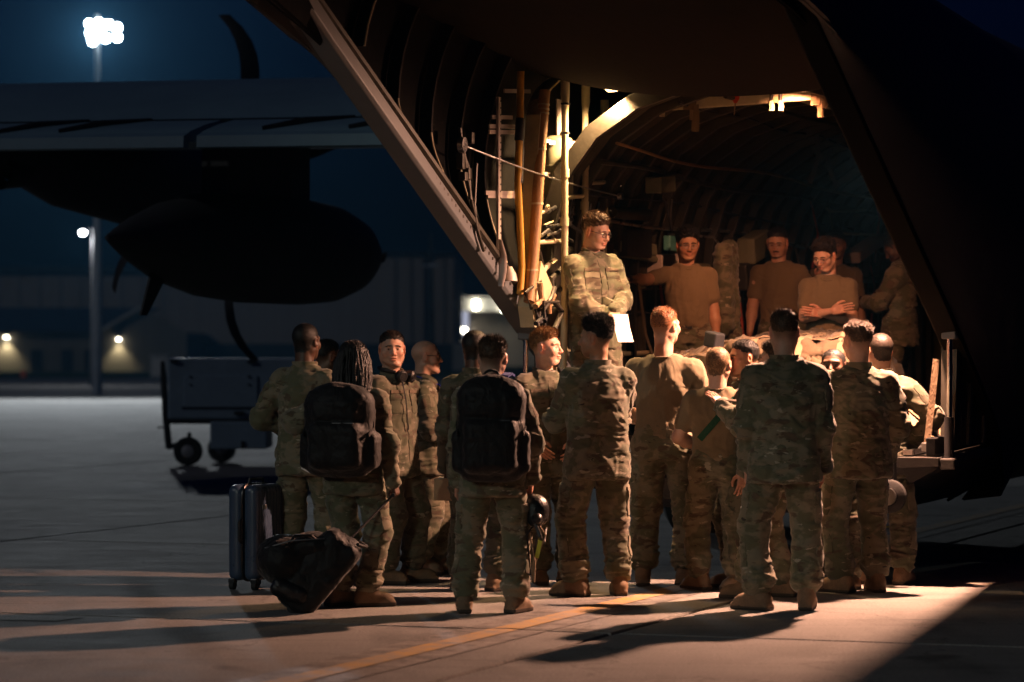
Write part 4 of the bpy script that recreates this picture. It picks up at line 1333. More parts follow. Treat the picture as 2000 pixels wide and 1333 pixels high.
# pale lit hangar further right
B4 = 360.0
pale = empty('lit_hangar', (xx_(980, B4), B4, 0)); tag(pale, 'pale hangar with a lit fascia and bright lamps left of the ramp', 'hangar')
block('fascia', xx_(880, B4) - pale.location.x, xx_(1120, B4) - pale.location.x, 0, 20, zz_(580, B4), M_WALLW, pale, zz_(608, B4))
block('recess_wall', xx_(880, B4) - pale.location.x, xx_(1120, B4) - pale.location.x, 4, 20, zz_(608, B4) - 0.02, M_WALLG, pale)
block('lit_window', xx_(902, B4) - pale.location.x, xx_(914, B4) - pale.location.x, 3.7, 3.95, zz_(604, B4), M_WINL, pale, zz_(655, B4))
for px, py in ((930, 596), (985, 601)):
    P = at(px, py, B4 - 0.3); P = Vector((P.x - pale.location.x, -0.3, P.z))
    wl_ = MB().box(P, (0.55, 0.3, 1.0)).build('fascia_lamp', M_BULBW, pale, bevel=0.05)
    lamp_light('lamp_light', wl_, P + Vector((0, -1.2, 0)), 160, (1, 0.95, 0.8), 'POINT', 0.3)
P = at(906, 645, B4); MB().box((P.x - pale.location.x, 3.4, P.z), (0.5, 0.3, 0.5)).build('door_lamp', M_BULBW, pale, bevel=0.08)

# ---- flood mast with a cluster of heads
FY = 118.0
fp = at(190, 60, FY)
mast = empty('flood_mast', (fp.x, FY, 0)); tag(mast, 'tall flood mast with blazing white lamps above the wing', 'flood mast')
MB().lathe((0, 0, 0), (0, 0, 1), [(0, 0.20), (fp.z * 0.5, 0.15), (fp.z + 0.6, 0.10)], 12).build('mast', M_POLE, mast, smooth=True)
for hx, hy in ((172, 42), (190, 40), (209, 43), (174, 60), (192, 62), (178, 76), (204, 70), (226, 49), (226, 68)):
    P = at(hx, hy, FY - 0.5)
    hd = MB(); hd.lathe((P.x - fp.x, 0.18, P.z), (0, -1, -0.25), [(0, 0.05), (0.1, 0.14), (0.22, 0.17), (0.25, 0.165)], 12)
    h_ = hd.build('flood_head', M_DARKM, mast, smooth=True)
    MB().lathe((P.x - fp.x, -0.09, P.z - 0.06), (0, -1, -0.25), [(0, 0.15), (0.02, 0.14)], 12).build('bulb', M_BULBC, h_)
for zc in (42, 60, 74):
    P = at(198, zc, FY - 0.2)
    MB().box((P.x - fp.x, 0.12, P.z), (1.1, 0.08, 0.08)).build('crossarm', M_POLE, mast)
lamp_light('flood_light', mast, (0, -0.6, fp.z - 0.1), 40000, (0.88, 0.95, 1.0), 'SPOT', 0.5, (10, -75, 0), 110, 0.6)

# ---- mobile light tower behind and left of the lens that reaches the backs of the group
LT = Vector((-14.6, -5.2, 0))
tower = empty('light_tower', LT, 0); tag(tower, 'mobile light tower standing left of the camera', 'light tower')
MB().box((0, 0, 0.7), (1.3, 2.2, 0.9)).build('generator_box', M_WALLW, tower, bevel=0.04)
MB().lathe((0, 0, 1.1), (0, 0, 1), [(0, 0.09), (3, 0.07), (6.6, 0.05)], 12).build('mast', M_POLE, tower, smooth=True)
for sx in (-0.62, 0.62):
    for sy in (-0.7, 0.7):
        MB().lathe((sx, sy, 0.3), (1, 0, 0), [(-0.09, 0.2), (-0.07, 0.3), (0.07, 0.3), (0.09, 0.2)], 18).build('wheel', M_DARKM, tower, smooth=True)
MB().box((0, 0, 7.7), (1.6, 0.08, 0.08)).build('crossarm', M_POLE, tower)
for sx in (-0.6, -0.2, 0.2, 0.6):
    h_ = MB().lathe((sx, 0.05, 7.85), (0.5, 1, -0.3), [(0, 0.06), (0.12, 0.15), (0.2, 0.16)], 14).build('flood_head', M_DARKM, tower, smooth=True)
lamp_light('tower_light', tower, (0.3, 0.6, 7.75), 2500, (0.93, 1.0, 0.84), 'SPOT', 0.22, (0.9 - LT.x, 21.0 - LT.y, 0.9), 27, 0.5)

# ---- small apron lamp post
PY = 150.0
pp = at(163, 452, PY)
post = empty('lamp_post', (xx_(181, PY), PY, 0)); tag(post, 'slim lamp post with one glowing lamp left of the tank', 'lamp post')
dx = pp.x - xx_(181, PY)
MB().lathe((0, 0, 0), (0, 0, 1), [(0, 0.16), (1.2, 0.15), (1.25, 0.11), (pp.z - 0.4, 0.075)], 10).build('pole', M_DARKM, post, smooth=True)
MB().tube([(0, 0, pp.z - 0.5), (0, 0, pp.z + 0.05), (dx * 0.6, 0, pp.z + 0.12), (dx, -0.1, pp.z + 0.1)], 0.04, 8).build('arm', M_DARKM, post, smooth=True)
MB().lathe((dx, -0.1, pp.z + 0.08), (0, -0.3, -1), [(0, 0.1), (0.05, 0.17), (0.12, 0.19)], 12).build('lamp_head', M_DARKM, post, smooth=True)
MB().lathe((dx, -0.2, pp.z - 0.05), (0, -0.5, -1), [(0, 0.165), (0.08, 0.15), (0.13, 0.08)], 12).build('bulb', M_BULBP, post, smooth=True)
lamp_light('lamp_light', post, (dx, -0.5, pp.z - 0.4), 800, (0.95, 0.97, 1.0), 'POINT', 0.2)

# ---- white cabinet, orange marker, dark mast by the hangar
YB = 196.0
cab = empty('utility_cabinet', (xx_(312, YB), YB, 0)); tag(cab, 'cream utility cabinet standing at the grass edge behind the cart', 'cabinet')
MB().box((0, 0, 0.72), (1.15, 0.6, 1.38)).build('cabinet_body', M_WALLW, cab, bevel=0.03)
MB().box((0, 0, 1.44), (1.25, 0.7, 0.06)).build('lid', M_TRIM, cab, bevel=0.01)
MB().box((0, -0.312, 0.7), (0.9, 0.02, 1.1)).build('door', M_TRIM, cab, bevel=0.01)
mk = empty('marker_post', (xx_(46, YB - 2), YB - 2, 0)); tag(mk, 'small orange marker box by the grass at far left', 'marker')
M_ORNG = simple('orange_plastic', (0.75, 0.16, 0.05), 0.5)
MB().box((0, 0, 0.27), (0.36, 0.3, 0.46), taper=0.9).build('marker_body', M_ORNG, mk, bevel=0.03)
MB().box((0, 0, 0.03), (0.46, 0.4, 0.06)).build('base', M_DARKM, mk, bevel=0.01)
m2 = empty('slim_mast', (xx_(842, 170), 170, 0)); tag(m2, 'unlit slim mast in front of the tall hangar', 'mast')
zt = zz_(455, 170)
MB().lathe((0, 0, 0), (0, 0, 1), [(0, 0.26), (1.0, 0.24), (zt * 0.55, 0.16), (zt, 0.08)], 12).build('pole', M_DARKM, m2, smooth=True)
MB().box((0, 0, zz_(519, 170)), (0.7, 0.3, 0.16)).build('crossarm', M_POLE, m2, bevel=0.02)
MB().box((-0.35, -0.1, zz_(512, 170)), (0.25, 0.25, 0.3)).build('speaker_box', M_DARKM, m2, bevel=0.03)
# ================================================================== AIRCRAFT (local axes: x starboard, y forward, z up)
M_SKINP = simple('grey_aircraft_paint', (0.115, 0.125, 0.135), 0.5, 0, 0.12, 1.2, 0.08, 30, 0.4)
M_WINGP = simple('wing_grey_lit', (0.15, 0.25, 0.31), 0.5, 0, 0.1, 1.2, 0.06, 30, 0.4)  # bluish light on the wing is put into its colour
M_SKIND = simple('aircraft_grey_shaded', (0.055, 0.056, 0.058), 0.65, 0, 0.15, 1.5, 0.08, 30, 0.3)  # same grey paint, unlit look of hull, tank and nacelle put into colour
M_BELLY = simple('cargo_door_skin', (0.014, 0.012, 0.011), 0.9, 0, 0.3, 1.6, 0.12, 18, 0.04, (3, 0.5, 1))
M_QUILT = simple('quilted_liner', (0.045, 0.040, 0.030), 0.8, 0, 0.25, 2.2, 0.9, 5.0, 0.2, (1, 1.6, 1), 0.06)
M_FRAME = simple('bay_frame_metal', (0.050, 0.045, 0.035), 0.5, 0.3, 0.25, 5, 0.15, 40)
M_GREENP = simple('zinc_primer', (0.20, 0.20, 0.13), 0.55, 0, 0.2, 5, 0.1, 40)
M_CREAM = simple('cream_tube_paint', (0.52, 0.46, 0.30), 0.45, 0, 0.15, 7, 0.12, 60)
M_DUCT = simple('tan_duct_wrap', (0.36, 0.20, 0.09), 0.6, 0, 0.2, 9, 0.25, 50)
M_MUST = simple('mustard_tube', (0.52, 0.27, 0.025), 0.45, 0, 0.15, 8, 0.1, 60)
M_WHITEP = simple('drilled_strip_paint', (0.42, 0.36, 0.33), 0.5, 0.2, 0.1, 8, 0.05, 60)
M_CHROME = simple('chrome_rod', (0.75, 0.78, 0.82), 0.12, 1.0, 0.05, 8, 0.0, 60)
M_FLOORM = simple('cargo_floor_metal', (0.045, 0.043, 0.040), 0.5, 0.5, 0.3, 5, 0.2, 60)
M_CABLE = simple('steel_cable', (0.55, 0.55, 0.55), 0.3, 1.0, 0.2, 200, 0.4, 300)
M_RED = cloth('red_streamer_cloth', (0.65, 0.08, 0.04), 0.3, 20)
M_STRAP = cloth('tan_webbing', (0.26, 0.18, 0.11), 0.25, 60)
M_OLIVESTRAP = cloth('brown_webbing', (0.16, 0.11, 0.06), 0.25, 60)
M_TARP = cloth('tan_tarp', (0.11, 0.075, 0.045), 0.9, 5.0, (1, 1, 1))
M_TYRE = simple('tyre_rubber', (0.018, 0.018, 0.018), 0.75, 0, 0.2, 8, 0.2, 60)
M_DOME = emit('dome_lamp_glass', (1.0, 0.62, 0.26), 10.0)
M_DOMER = emit('amber_lamp_glass', (1.0, 0.45, 0.25), 8.0)
M_SLIT = emit('aisle_lamp_glass', (1.0, 0.75, 0.5), 3.0)

M_SHADE = simple('shade_black', (0.018, 0.018, 0.018), 0.8, 0, 0.2, 6, 0.1, 40, 0.1)  # black stands in for shade on tail frames and ramp edges
M_VOID = simple('tail_shade_black', (0.007, 0.007, 0.007), 0.9, 0, 0.2, 6, 0.2, 20, 0.05)  # shade of the tail lining and starboard sill put into colour
ac = empty('cargo_aircraft', AO, -AX)
tag(ac, 'grey four engine cargo aircraft with its rear ramp open', 'aircraft')

SL = 0.478
def ze_(u):
    return max(0.45, 1.755 - SL * u)
def sec(u, n=22, inset=0.0):
    """arch of the fuselage skin from the port lower edge over the top to the starboard one"""
    e = ze_(u)
    zc = float(np.interp(u, [-8, -4, -1, 1, 3], [4.2, 3.55, 2.9, 2.6, 2.4]))
    zt = float(np.interp(u, [-8, -4, 0, 3], [5.0, 4.75, 4.55, 4.42]))
    wm = float(np.interp(u, [-8, -4, -1, 1, 3], [1.25, 1.64, 1.80, 1.92, 2.02])) - inset
    we = float(np.interp(u, [-8, -4, 0, 1.5, 2.6, 3], [1.15, 1.58, 1.60, 1.58, 1.40, 0.9])) - inset
    zt -= inset
    pts = []
    for i in range(n):
        t = i / (n - 1)
        z = e + (zc - e) * t
        pts.append((we + (wm - we) * math.sin(t * math.pi / 2), z))
    for i in range(1, n + 1):
        t = i / n * math.pi / 2
        pts.append((wm * math.cos(t) ** 0.85 if i < n else 0.0, zc + (zt - zc) * math.sin(t)))
    port = [(-x, u, z) for x, z in pts]
    star = [(x, u, z) for x, z in reversed(pts[:-1])]
    return port + star
us = list(np.linspace(-8, 2.9, 40))
MB().shell([sec(u) for u in us], 0.025).build('tail_skin', M_SKIND, ac, smooth=True)
# constant round barrel forward
def circ(u, r=2.02, c=2.42, n=48):
    return [(math.sin(t) * r, u, c - math.cos(t) * r) for t in np.linspace(0, 2 * math.pi, n)]
MB().shell([circ(u) for u in np.linspace(2.9, 16, 14)], 0.025).build('barrel_skin', M_SKIND, ac, smooth=True)
MB().loft([[p for p in circ(16, 2.02)][:-1], [p for p in circ(18.5, 1.7, 2.2)][:-1], [p for p in circ(20.5, 0.9, 1.9)][:-1], [p for p in circ(21.2, 0.2, 1.8)][:-1]]).build('nose', M_SKIND, ac, smooth=True)
# inner lining of the upswept part
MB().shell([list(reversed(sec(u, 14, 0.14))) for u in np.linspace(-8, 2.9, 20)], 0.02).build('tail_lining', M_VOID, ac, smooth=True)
# longerons along the opening, both sides
for sd in (-1, 1):
    mb = MB(); rings = []
    for u in np.linspace(-7.5, 2.4, 24):
        e = ze_(u); w = float(np.interp(u, [-8, -4, 0, 1.5, 2.6], [1.15, 1.58, 1.60, 1.58, 1.40]))
        x0, x1 = sd * (w + 0.012), sd * (w - 0.15)
        d = 0.13
        rings.append([(x0, u, e - 0.03), (x1 + sd * 0.02, u, e - 0.045), (x1, u, e - 0.02), (x1, u, e + d), (x0, u, e + d)])
    lo_ = mb.loft(rings).build('longeron', M_SKINP if sd < 0 else M_VOID, ac, bevel=0.006)  # starboard sill blackened in place of shade
    lo_['label'] = 'bevelled metal sill along the ramp opening'
    rl = MB(); a = []
    for u in np.linspace(-6.0, 1.6, 16):
        a.append((sd * 1.44, u, ze_(u) + 0.10))
    rl.tube(a, 0.028, 6).build('seal_rail', M_FRAME, lo_, smooth=True)
    if sd < 0:
        rv = MB()
        for u in np.arange(-5.5, 1.5, 0.07):
            rv.box((-1.446, u, ze_(u) + 0.045), (0.012, 0.02, 0.02))
        tag(rv.build('rivet_row', M_FRAME, lo_), kind='stuff')
# frames inside the upswept port and starboard walls
for q, u in enumerate([-3.9, -3.2, -2.55, -1.9, -1.3, -0.75]):
    for sd in (-1, 1):
        P = sec(u, 14, 0.15); P = P[:20] if sd < 0 else list(reversed(P))[:20]
        mb = MB(); ring = []
        for (x, y, z) in P:
            if z < ze_(u) + 0.1: continue
            ring.append([(x, y - 0.015, z), (x - sd * 0.09, y - 0.015, z), (x - sd * 0.09, y + 0.015, z), (x, y + 0.015, z)])
        fo = mb.loft(ring).build('frame', M_SHADE, ac, bevel=0.004)
        if sd < 0: MB().tube([Vector(r_[1]) + Vector((0.004, -0.012, 0)) for r_ in ring[:9]], 0.007, 6).build('edge_glint', M_CREAM, fo, smooth=True)  # cream tube stands in for the lamplit edge of the frame

# ---- cargo bay, port and starboard walls and roof
prof = [(-1.52, 0.95), (-1.54, 1.5), (-1.54, 2.1), (-1.50, 2.55), (-1.38, 2.92), (-1.15, 3.22), (-0.82, 3.44), (-0.42, 3.57), (0, 3.62)]
prof = prof + [(-x, z) for x, z in reversed(prof[:-1])]
def arch(u, d=0.0):
    out = []
    for x, z in prof:
        r = Vector((x, 0, z - 2.1)); l = r.length
        out.append((x * (1 - d / max(l, 0.1)), u, z - (z - 2.1) / max(l, 0.1) * d if z > 1.5 else z))
    return out
BU0, BU1 = -0.2, 13.0
for q in range(26):       # quilted liner panels between the frames, each its own piece
    u0 = 0.25 + q * 0.5
    if u0 + 0.44 > BU1: break
    for half, nm in ((arch(0)[:9], 'p'), (arch(0)[8:], 's')):
        mb = MB(); rows = []
        for t in np.linspace(0, 1, 5):
            bulge = 0.035 * math.sin(math.pi * t)
            rows.append([(x * (1 - bulge / 1.6), u0 + 0.03 + 0.44 * t, z - (bulge if z > 3 else 0)) for x, _, z in half])
        mb.shell(rows, 0.02).build('liner_panel', M_QUILT, ac, smooth=True)
for q in range(26):       # arch frames
    u = 0.22 + q * 0.5
    a, b = arch(u, -0.02), arch(u, 0.10)
    mb = MB(); rings = []
    for (p0, p1) in zip(a, b):
        rings.append([(p0[0], u - 0.028, p0[2]), (p1[0], u - 0.028, p1[2]), (p1[0], u + 0.028, p1[2]), (p0[0], u + 0.028, p0[2])])
    mb.loft(rings).build('arch_frame', M_FRAME, ac, bevel=0.004)
MB().box((0, 13.05, 2.2), (3.2, 0.1, 2.9)).build('bulkhead', M_GREENP, ac)
MB().box((0, 7.95, 0.90), (3.1, 10.1, 0.1)).build('cargo_floor', M_FLOORM, ac)
for x in (-1.1, -0.55, 0.55, 1.1):
    MB().box((x, 7.95, 0.965), (0.12, 10.0, 0.03)).build('roller_rail', M_STEEL, ac)

# ---- ramp, level with the floor
rings = []
for u, zt_, zb_ in ((-0.12, 0.885, 0.80), (0.05, 0.89, 0.56), (0.8, 0.90, 0.44), (1.8, 0.92, 0.40), (2.85, 0.945, 0.40)):
    row = [(1.50, u, zt_), (-1.50, u, zt_)]
    for t in np.linspace(0, 1, 13):
        x = -1.50 + 3.0 * t
        row.append((x, u, zb_ + (zt_ - 0.06 - zb_) * (abs(x) / 1.5) ** 4))
    rings.append(row)
ramp = MB().loft(rings).build('ramp', M_FLOORM, ac, bevel=0.01)
for x in (-1.25, -0.7, -0.25, 0.25, 0.7, 1.25):
    MB().box((x, 1.35, 0.945), (0.10, 2.8, 0.035), Matrix.Rotation(0.021, 3, 'X')).build('ramp_rail', M_STEEL, ramp)
for q in range(12):
    MB().tube([(-0.2, 0.1 + q * 0.23, 0.935 + q * 0.005), (0.2, 0.1 + q * 0.23, 0.935 + q * 0.005)], 0.022, 8).build('roller', M_STEEL, ramp, smooth=True)
for x in (-1.44, 1.44):
    MB().box((x, 1.35, 0.99), (0.07, 2.9, 0.12), Matrix.Rotation(0.021, 3, 'X')).build('side_rail', M_SHADE, ramp, bevel=0.008)
for q in range(5):
    MB().lathe((1.42, 0.12 + q * 0.45, 1.06 + q * .009), (1, 0, 0), [(-0.02, 0.035), (0.02, 0.035)], 12).build('tie_ring', M_STEEL, ramp, smooth=True)
for x in (-1.2, -0.4):
    MB().box((x, -0.24, 0.80), (0.62, 0.30, 0.05), Matrix.Rotation(0.35, 3, 'X')).build('toe_plate', M_SHADE, ramp, bevel=0.01)
for sd in (-1, 1):       # chrome struts that hold the ramp
    top = Vector((sd * 1.55, 0.0, 1.72)); bot = Vector((sd * 1.55, -0.02, 0.86))
    st = MB().tube([bot, top], 0.019, 12).build('ramp_strut', M_CHROME, ac, smooth=True)
    MB().tube([bot + Vector((0, 0, -0.03)), bot + Vector((0, 0, 0.30))], 0.034, 12).build('strut_sleeve', M_DARKM, st, smooth=True)
    MB().box(top + Vector((0, 0, 0.02)), (0.10, 0.10, 0.09)).build('strut_bracket', M_SKINP, st, bevel=0.012)
    MB().box(bot + Vector((0, 0, -0.02)), (0.11, 0.12, 0.08)).build('strut_foot', M_FLOORM, st, bevel=0.012)
# caster jack and stowed gear at the starboard ramp corner
cj = MB().lathe((1.18, -0.22, 0.62), (0, 1, 0), [(-0.04, 0.10), (-0.03, 0.115), (0.03, 0.115), (0.04, 0.10)], 20).build('caster_wheel', M_TYRE, ac, smooth=True)
MB().lathe((1.18, -0.27, 0.62), (0, 1, 0), [(-0.02, 0.06), (0.02, 0.06)], 16).build('hub', M_STEEL, cj, smooth=True)
MB().box((1.18, -0.16, 0.74), (0.06, 0.06, 0.26)).build('fork', M_DARKM, cj, bevel=0.006)

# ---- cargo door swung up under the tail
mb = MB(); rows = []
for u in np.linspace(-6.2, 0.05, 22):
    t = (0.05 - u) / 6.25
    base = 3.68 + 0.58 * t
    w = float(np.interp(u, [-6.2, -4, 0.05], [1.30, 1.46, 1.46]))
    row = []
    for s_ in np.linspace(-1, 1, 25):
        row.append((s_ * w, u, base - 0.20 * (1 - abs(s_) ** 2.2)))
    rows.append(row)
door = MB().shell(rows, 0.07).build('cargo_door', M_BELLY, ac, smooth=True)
for q in range(7):
    u = -5.2 + q * 0.82
    t = (0.05 - u) / 6.25
    pts = [(s_ * 1.40, u, 3.68 + 0.58 * t - 0.20 * (1 - abs(s_) ** 2.2) - 0.003) for s_ in np.linspace(-1, 1, 21)]
    MB().strap(pts, 0.035, 0.006, (0, 0, 1)).build('seam_strip', M_BELLY, door)
for s_ in (-0.62, -0.2, 0.2, 0.62):
    pts = []
    for u in np.linspace(-5.8, -0.1, 12):
        t = (0.05 - u) / 6.25
        pts.append((s_ * 1.44, u, 3.68 + 0.58 * t - 0.20 * (1 - abs(s_) ** 2.2) - 0.006))
    MB().strap(pts, 0.03, 0.006, (0, 0, 1)).build('seam_strip', M_BELLY, door)

# ---- wing, flaps
def wing(sd, v0, v1):
    secs = []
    nm = []
    for v, ch in ((v0, 1.0), (v1, 0.86)):
        u0 = 6.6; z = 4.02 + 0.012 * abs(v)
        P = [(0.0, -0.19), (0.4, -0.01), (1.4, 0.24), (2.4, 0.40), (3.4, 0.36), (4.1, 0.20), (4.3, 0.02), (4.1, -0.14), (3.2, -0.30), (2.0, -0.36), (0.9, -0.36), (0.25, -0.30)]
        secs.append([(sd * v, u0 + a * ch, z + b) for a, b in P])
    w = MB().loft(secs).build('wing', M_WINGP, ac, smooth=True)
    n = 0
    cuts = [v0, 7.05, 7.15, 9.9, 10.0, v1] if sd < 0 else [v0, 9.0, 9.1, v1]
    for a, b in zip(cuts[:-1:2], cuts[1::2]):
        rg = []
        for v in (a + 0.02, b - 0.02):
            z = 4.02 + 0.012 * v
            rg.append([(sd * v, 6.56, z - 0.21), (sd * v, 6.2, z - 0.28), (sd * v, 5.86, z - 0.37), (sd * v, 5.80, z - 0.44), (sd * v, 5.84, z - 0.47), (sd * v, 6.3, z - 0.45), (sd * v, 6.62, z - 0.33)])
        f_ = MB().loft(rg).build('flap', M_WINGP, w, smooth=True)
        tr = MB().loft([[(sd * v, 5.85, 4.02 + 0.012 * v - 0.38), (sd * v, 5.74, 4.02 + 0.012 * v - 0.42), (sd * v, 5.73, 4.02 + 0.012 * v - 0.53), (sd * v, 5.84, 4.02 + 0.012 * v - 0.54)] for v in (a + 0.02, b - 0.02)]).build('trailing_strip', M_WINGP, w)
    for v in (5.2, 6.1, 8.3, 9.0, 10.6, 11.4, 12.5):
        if v0 < v < v1:
            z = 4.02 + 0.012 * v
            MB().tube([(sd * (v - 0.35), 6.6, z - 0.21), (sd * v, 6.2, z - 0.27), (sd * (v + 0.3), 5.88, z - 0.35)], [0.03, 0.05, 0.03], 8, flat=0.5).build('flap_diagonal', M_DARKM, w, smooth=True)  # dark slanting bars across the flap
    return w
wing(-1, 1.2, 15.0)
wing(1, 1.2, 15.0)

# ---- outboard nacelle and propeller on the port wing
NV = -10.1
def nac(v):
    P = [(6.2, 3.82, 0.08), (6.6, 3.80, 0.15), (7.4, 3.74, 0.28), (8.6, 3.64, 0.46), (10.2, 3.60, 0.56), (11.8, 3.62, 0.54), (12.6, 3.62, 0.46), (12.8, 3.62, 0.40)]
    rg = [[(v + math.cos(t) * r_ * 0.8, u, z + math.sin(t) * r_) for t in np.linspace(0, 2 * math.pi, 25)[:-1]] for u, z, r_ in P]
    nc = MB().loft(rg).build('nacelle', M_SKIND, ac, smooth=True)
    MB().lathe((v, 7.3, 3.50), (0, -1, -0.15), [(-0.4, 0.22), (0.05, 0.20), (0.04, 0.17), (-0.35, 0.17)], 20, cap=False).build('exhaust_pipe', M_DARKM, nc, smooth=True)
    pr = MB().lathe((v, 12.8, 3.62), (0, 1, 0), [(0, 0.40), (0.3, 0.38), (0.6, 0.26), (0.8, 0.06)], 20).build('propeller_hub', M_DARKM, ac, smooth=True)
    for q in range(6):
        a = R(-1 + 60 * q)
        rings = []
        for t in np.linspace(0, 1, 12):
            rr_ = 0.3 + 1.82 * t
            sweep = R(6) * (math.sin(t * math.pi * 0.75) - 1.2 * t ** 3) * 1.6
            ch = 0.07 + 0.05 * math.sin(min(1, t * 1.15) * math.pi * 0.8) - 0.20 * max(0, t - 0.85)
            ch = max(ch, 0.06); tw = R(62 - 40 * t)
            c = Vector((v + math.sin(a + sweep) * rr_, 13.1, 3.62 + math.cos(a + sweep) * rr_))
            tx = Vector((math.cos(a + sweep), 0, -math.sin(a + sweep)))
            d = tx * math.cos(tw) + Vector((0, 1, 0)) * math.sin(tw)
            nn = tx * -math.sin(tw) + Vector((0, 1, 0)) * math.cos(tw)
            rings.append([c - d * ch, c + nn * 0.02, c + d * ch, c - nn * 0.02])
        MB().loft(rings).build('blade', M_DARKM, pr, smooth=True)
nac(NV)
# ---- external fuel tank with its pylon
TV, TU, TZ = -7.5, 7.90, 2.68
tp = [(-3.55, 0.02), (-3.3, 0.10), (-2.8, 0.24), (-2.1, 0.40), (-1.2, 0.52), (-0.2, 0.565), (1.4, 0.565), (2.2, 0.53), (2.8, 0.43), (3.2, 0.30), (3.45, 0.16), (3.55, 0.03)]
tp = [(a_ * 0.875, r_) for a_, r_ in tp]
tank = MB().lathe((TV, TU, TZ), (0, 1, 0), tp, 36).build('fuel_tank', M_SKIND, ac, smooth=True)
for u, z0, z1 in ((-2.1, 0.0, -0.52),):
    fr_ = MB(); fr_.hexa([(TV - 0.012, TU + u - 0.1, TZ - 0.3), (TV + 0.012, TU + u - 0.1, TZ - 0.3), (TV + 0.012, TU + u + 0.25, TZ - 0.3), (TV - 0.012, TU + u + 0.25, TZ - 0.3),
               (TV - 0.05, TU + u - 0.25, TZ - 0.72), (TV - 0.03, TU + u - 0.25, TZ - 0.72), (TV - 0.03, TU + u - 0.12, TZ - 0.72), (TV - 0.05, TU + u - 0.12, TZ - 0.72)])
    fr_.build('drain_mast', M_DARKM, tank)
py = MB(); py.loft([[(TV - 0.16, TU - 0.8, z), (TV + 0.16, TU - 0.8, z), (TV + 0.2, TU + 0.6, z), (TV + 0.06, TU + 1.4, z), (TV - 0.06, TU + 1.4, z), (TV - 0.2, TU + 0.6, z)] for z in (TZ + 0.4, 3.85)])
py.build('tank_pylon', M_SKIND, ac, bevel=0.03)
# ---- main wheels
for sd in (-1, 1):
    for u in (5.2, 6.8):
        wv = MB().lathe((sd * 1.85, u, 0.55), (1, 0, 0), [(-0.22, 0.30), (-0.22, 0.46), (-0.16, 0.54), (0, 0.555), (0.16, 0.54), (0.22, 0.46), (0.22, 0.30)], 28).build('main_wheel', M_TYRE, ac, smooth=True)
        MB().lathe((sd * 1.85, u, 0.55), (1, 0, 0), [(-0.2, 0.29), (0.2, 0.29)], 20).build('rim', M_STEEL, wv, smooth=True)
        MB().box((sd * 1.85, u, 1.0), (0.14, 0.14, 0.9)).build('strut', M_STEEL, wv)
    MB().loft([[(sd * (1.75 + math.cos(t) * w_), u, 1.05 + math.sin(t) * h_) for t in np.linspace(0, 2 * math.pi, 17)[:-1]] for u, w_, h_ in ((3.4, 0.05, 0.05), (4.2, 0.42, 0.40), (6, 0.62, 0.55), (8, 0.55, 0.5), (9.5, 0.05, 0.05))]).build('gear_fairing', M_SKIND, ac, smooth=True)

# ================================================================== FITTINGS ON THE PORT WALL OF THE BAY
def PV(px, py, v): return on_v(px, py, v)
def vtube(name, pts, r, mat, parent=ac, n=10, v=-1.3, flat=None):
    P = [PV(a, b, v) for a, b in pts]
    return MB().tube(P, r, n, flat=flat).build(name, mat, parent, smooth=True)
# cream litter stanchions with flattened heads
for pts, v in ((((1104, 150), (1104, 185), (1104, 215), (1103, 300), (1103, 450), (1102, 640), (1100, 720)), -1.26),
               (((1144, 168), (1144, 198), (1143, 220), (1143, 330), (1142, 470), (1140, 640)), -1.32),
               (((1181, 196), (1181, 222), (1180, 240), (1180, 320), (1179, 430), (1178, 640)), -1.38)):
    s_ = vtube('stanchion', pts, [0.034, 0.034, 0.024] + [0.026] * (len(pts) - 3), M_CREAM, v=v)
    for y_ in (0.35, 0.62):
        P0, P1 = PV(*pts[2], v), PV(*pts[-1], v); c = P0.lerp(P1, y_ * 0.7)
        MB().tube([c - Vector((0, 0, 0.03)), c + Vector((0, 0, 0.03))], 0.034, 10).build('clamp', M_CREAM, s_, smooth=True)
MB().box(PV(1104, 203, -1.24), (0.06, 0.055, 0.012)).build('strap_buckle', M_DARKM, ac)
MB().box(PV(1103, 260, -1.24), (0.06, 0.055, 0.012)).build('strap_buckle', M_DARKM, ac)
MB().box(PV(1091, 230, -1.27), (0.012, 0.09, 0.26)).build('placard', M_WHITEP, ac, bevel=0.003)
for y_, x0, x1 in ((296, 1104, 1180), (322, 1104, 1145), (386, 1103, 1143), (474, 1050, 1104), (359, 1143, 1180)):
    vtube('stanchion_tie', ((x0, y_), (x1, y_ - 3)), 0.016, M_CREAM, v=-1.33)
# tan duct, formers, mustard relief tube
d_ = vtube('air_duct', ((1064, 178), (1063, 190), (1061, 215), (1055, 300), (1049, 400), (1042, 500), (1037, 560), (1033, 590)), 0.040, M_DUCT, v=-1.34, n=14)
for y_ in (205, 214, 222, 292, 398, 528):
    x_ = float(np.interp(y_, [178, 300, 400, 560], [1064, 1055, 1049, 1037]))
    vtube('band', ((x_, y_ - 2), (x_, y_ + 2)), 0.043, M_CREAM, d_, v=-1.34, n=14)
fm = MB(); rg = []
for a, b in ((1100, 146), (1080, 158), (1062, 175), (1050, 195), (1043, 225), (1039, 280), (1037, 360), (1033, 460), (1030, 540), (1027, 600), (1032, 640)):
    p = PV(a, b, -1.40); rg.append([(p.x - 0.05, p.y - 0.03, p.z), (p.x + 0.06, p.y - 0.03, p.z), (p.x + 0.06, p.y + 0.01, p.z), (p.x - 0.05, p.y + 0.01, p.z)])
fm.loft(rg).build('curved_former', M_CREAM, ac, bevel=0.004)
mt_ = vtube('relief_tube', ((1017, 140), (1016, 230), (1013, 300), (1012, 370), (1016, 450), (1019, 520), (1016, 575)), 0.026, M_MUST, v=-1.40, n=12)
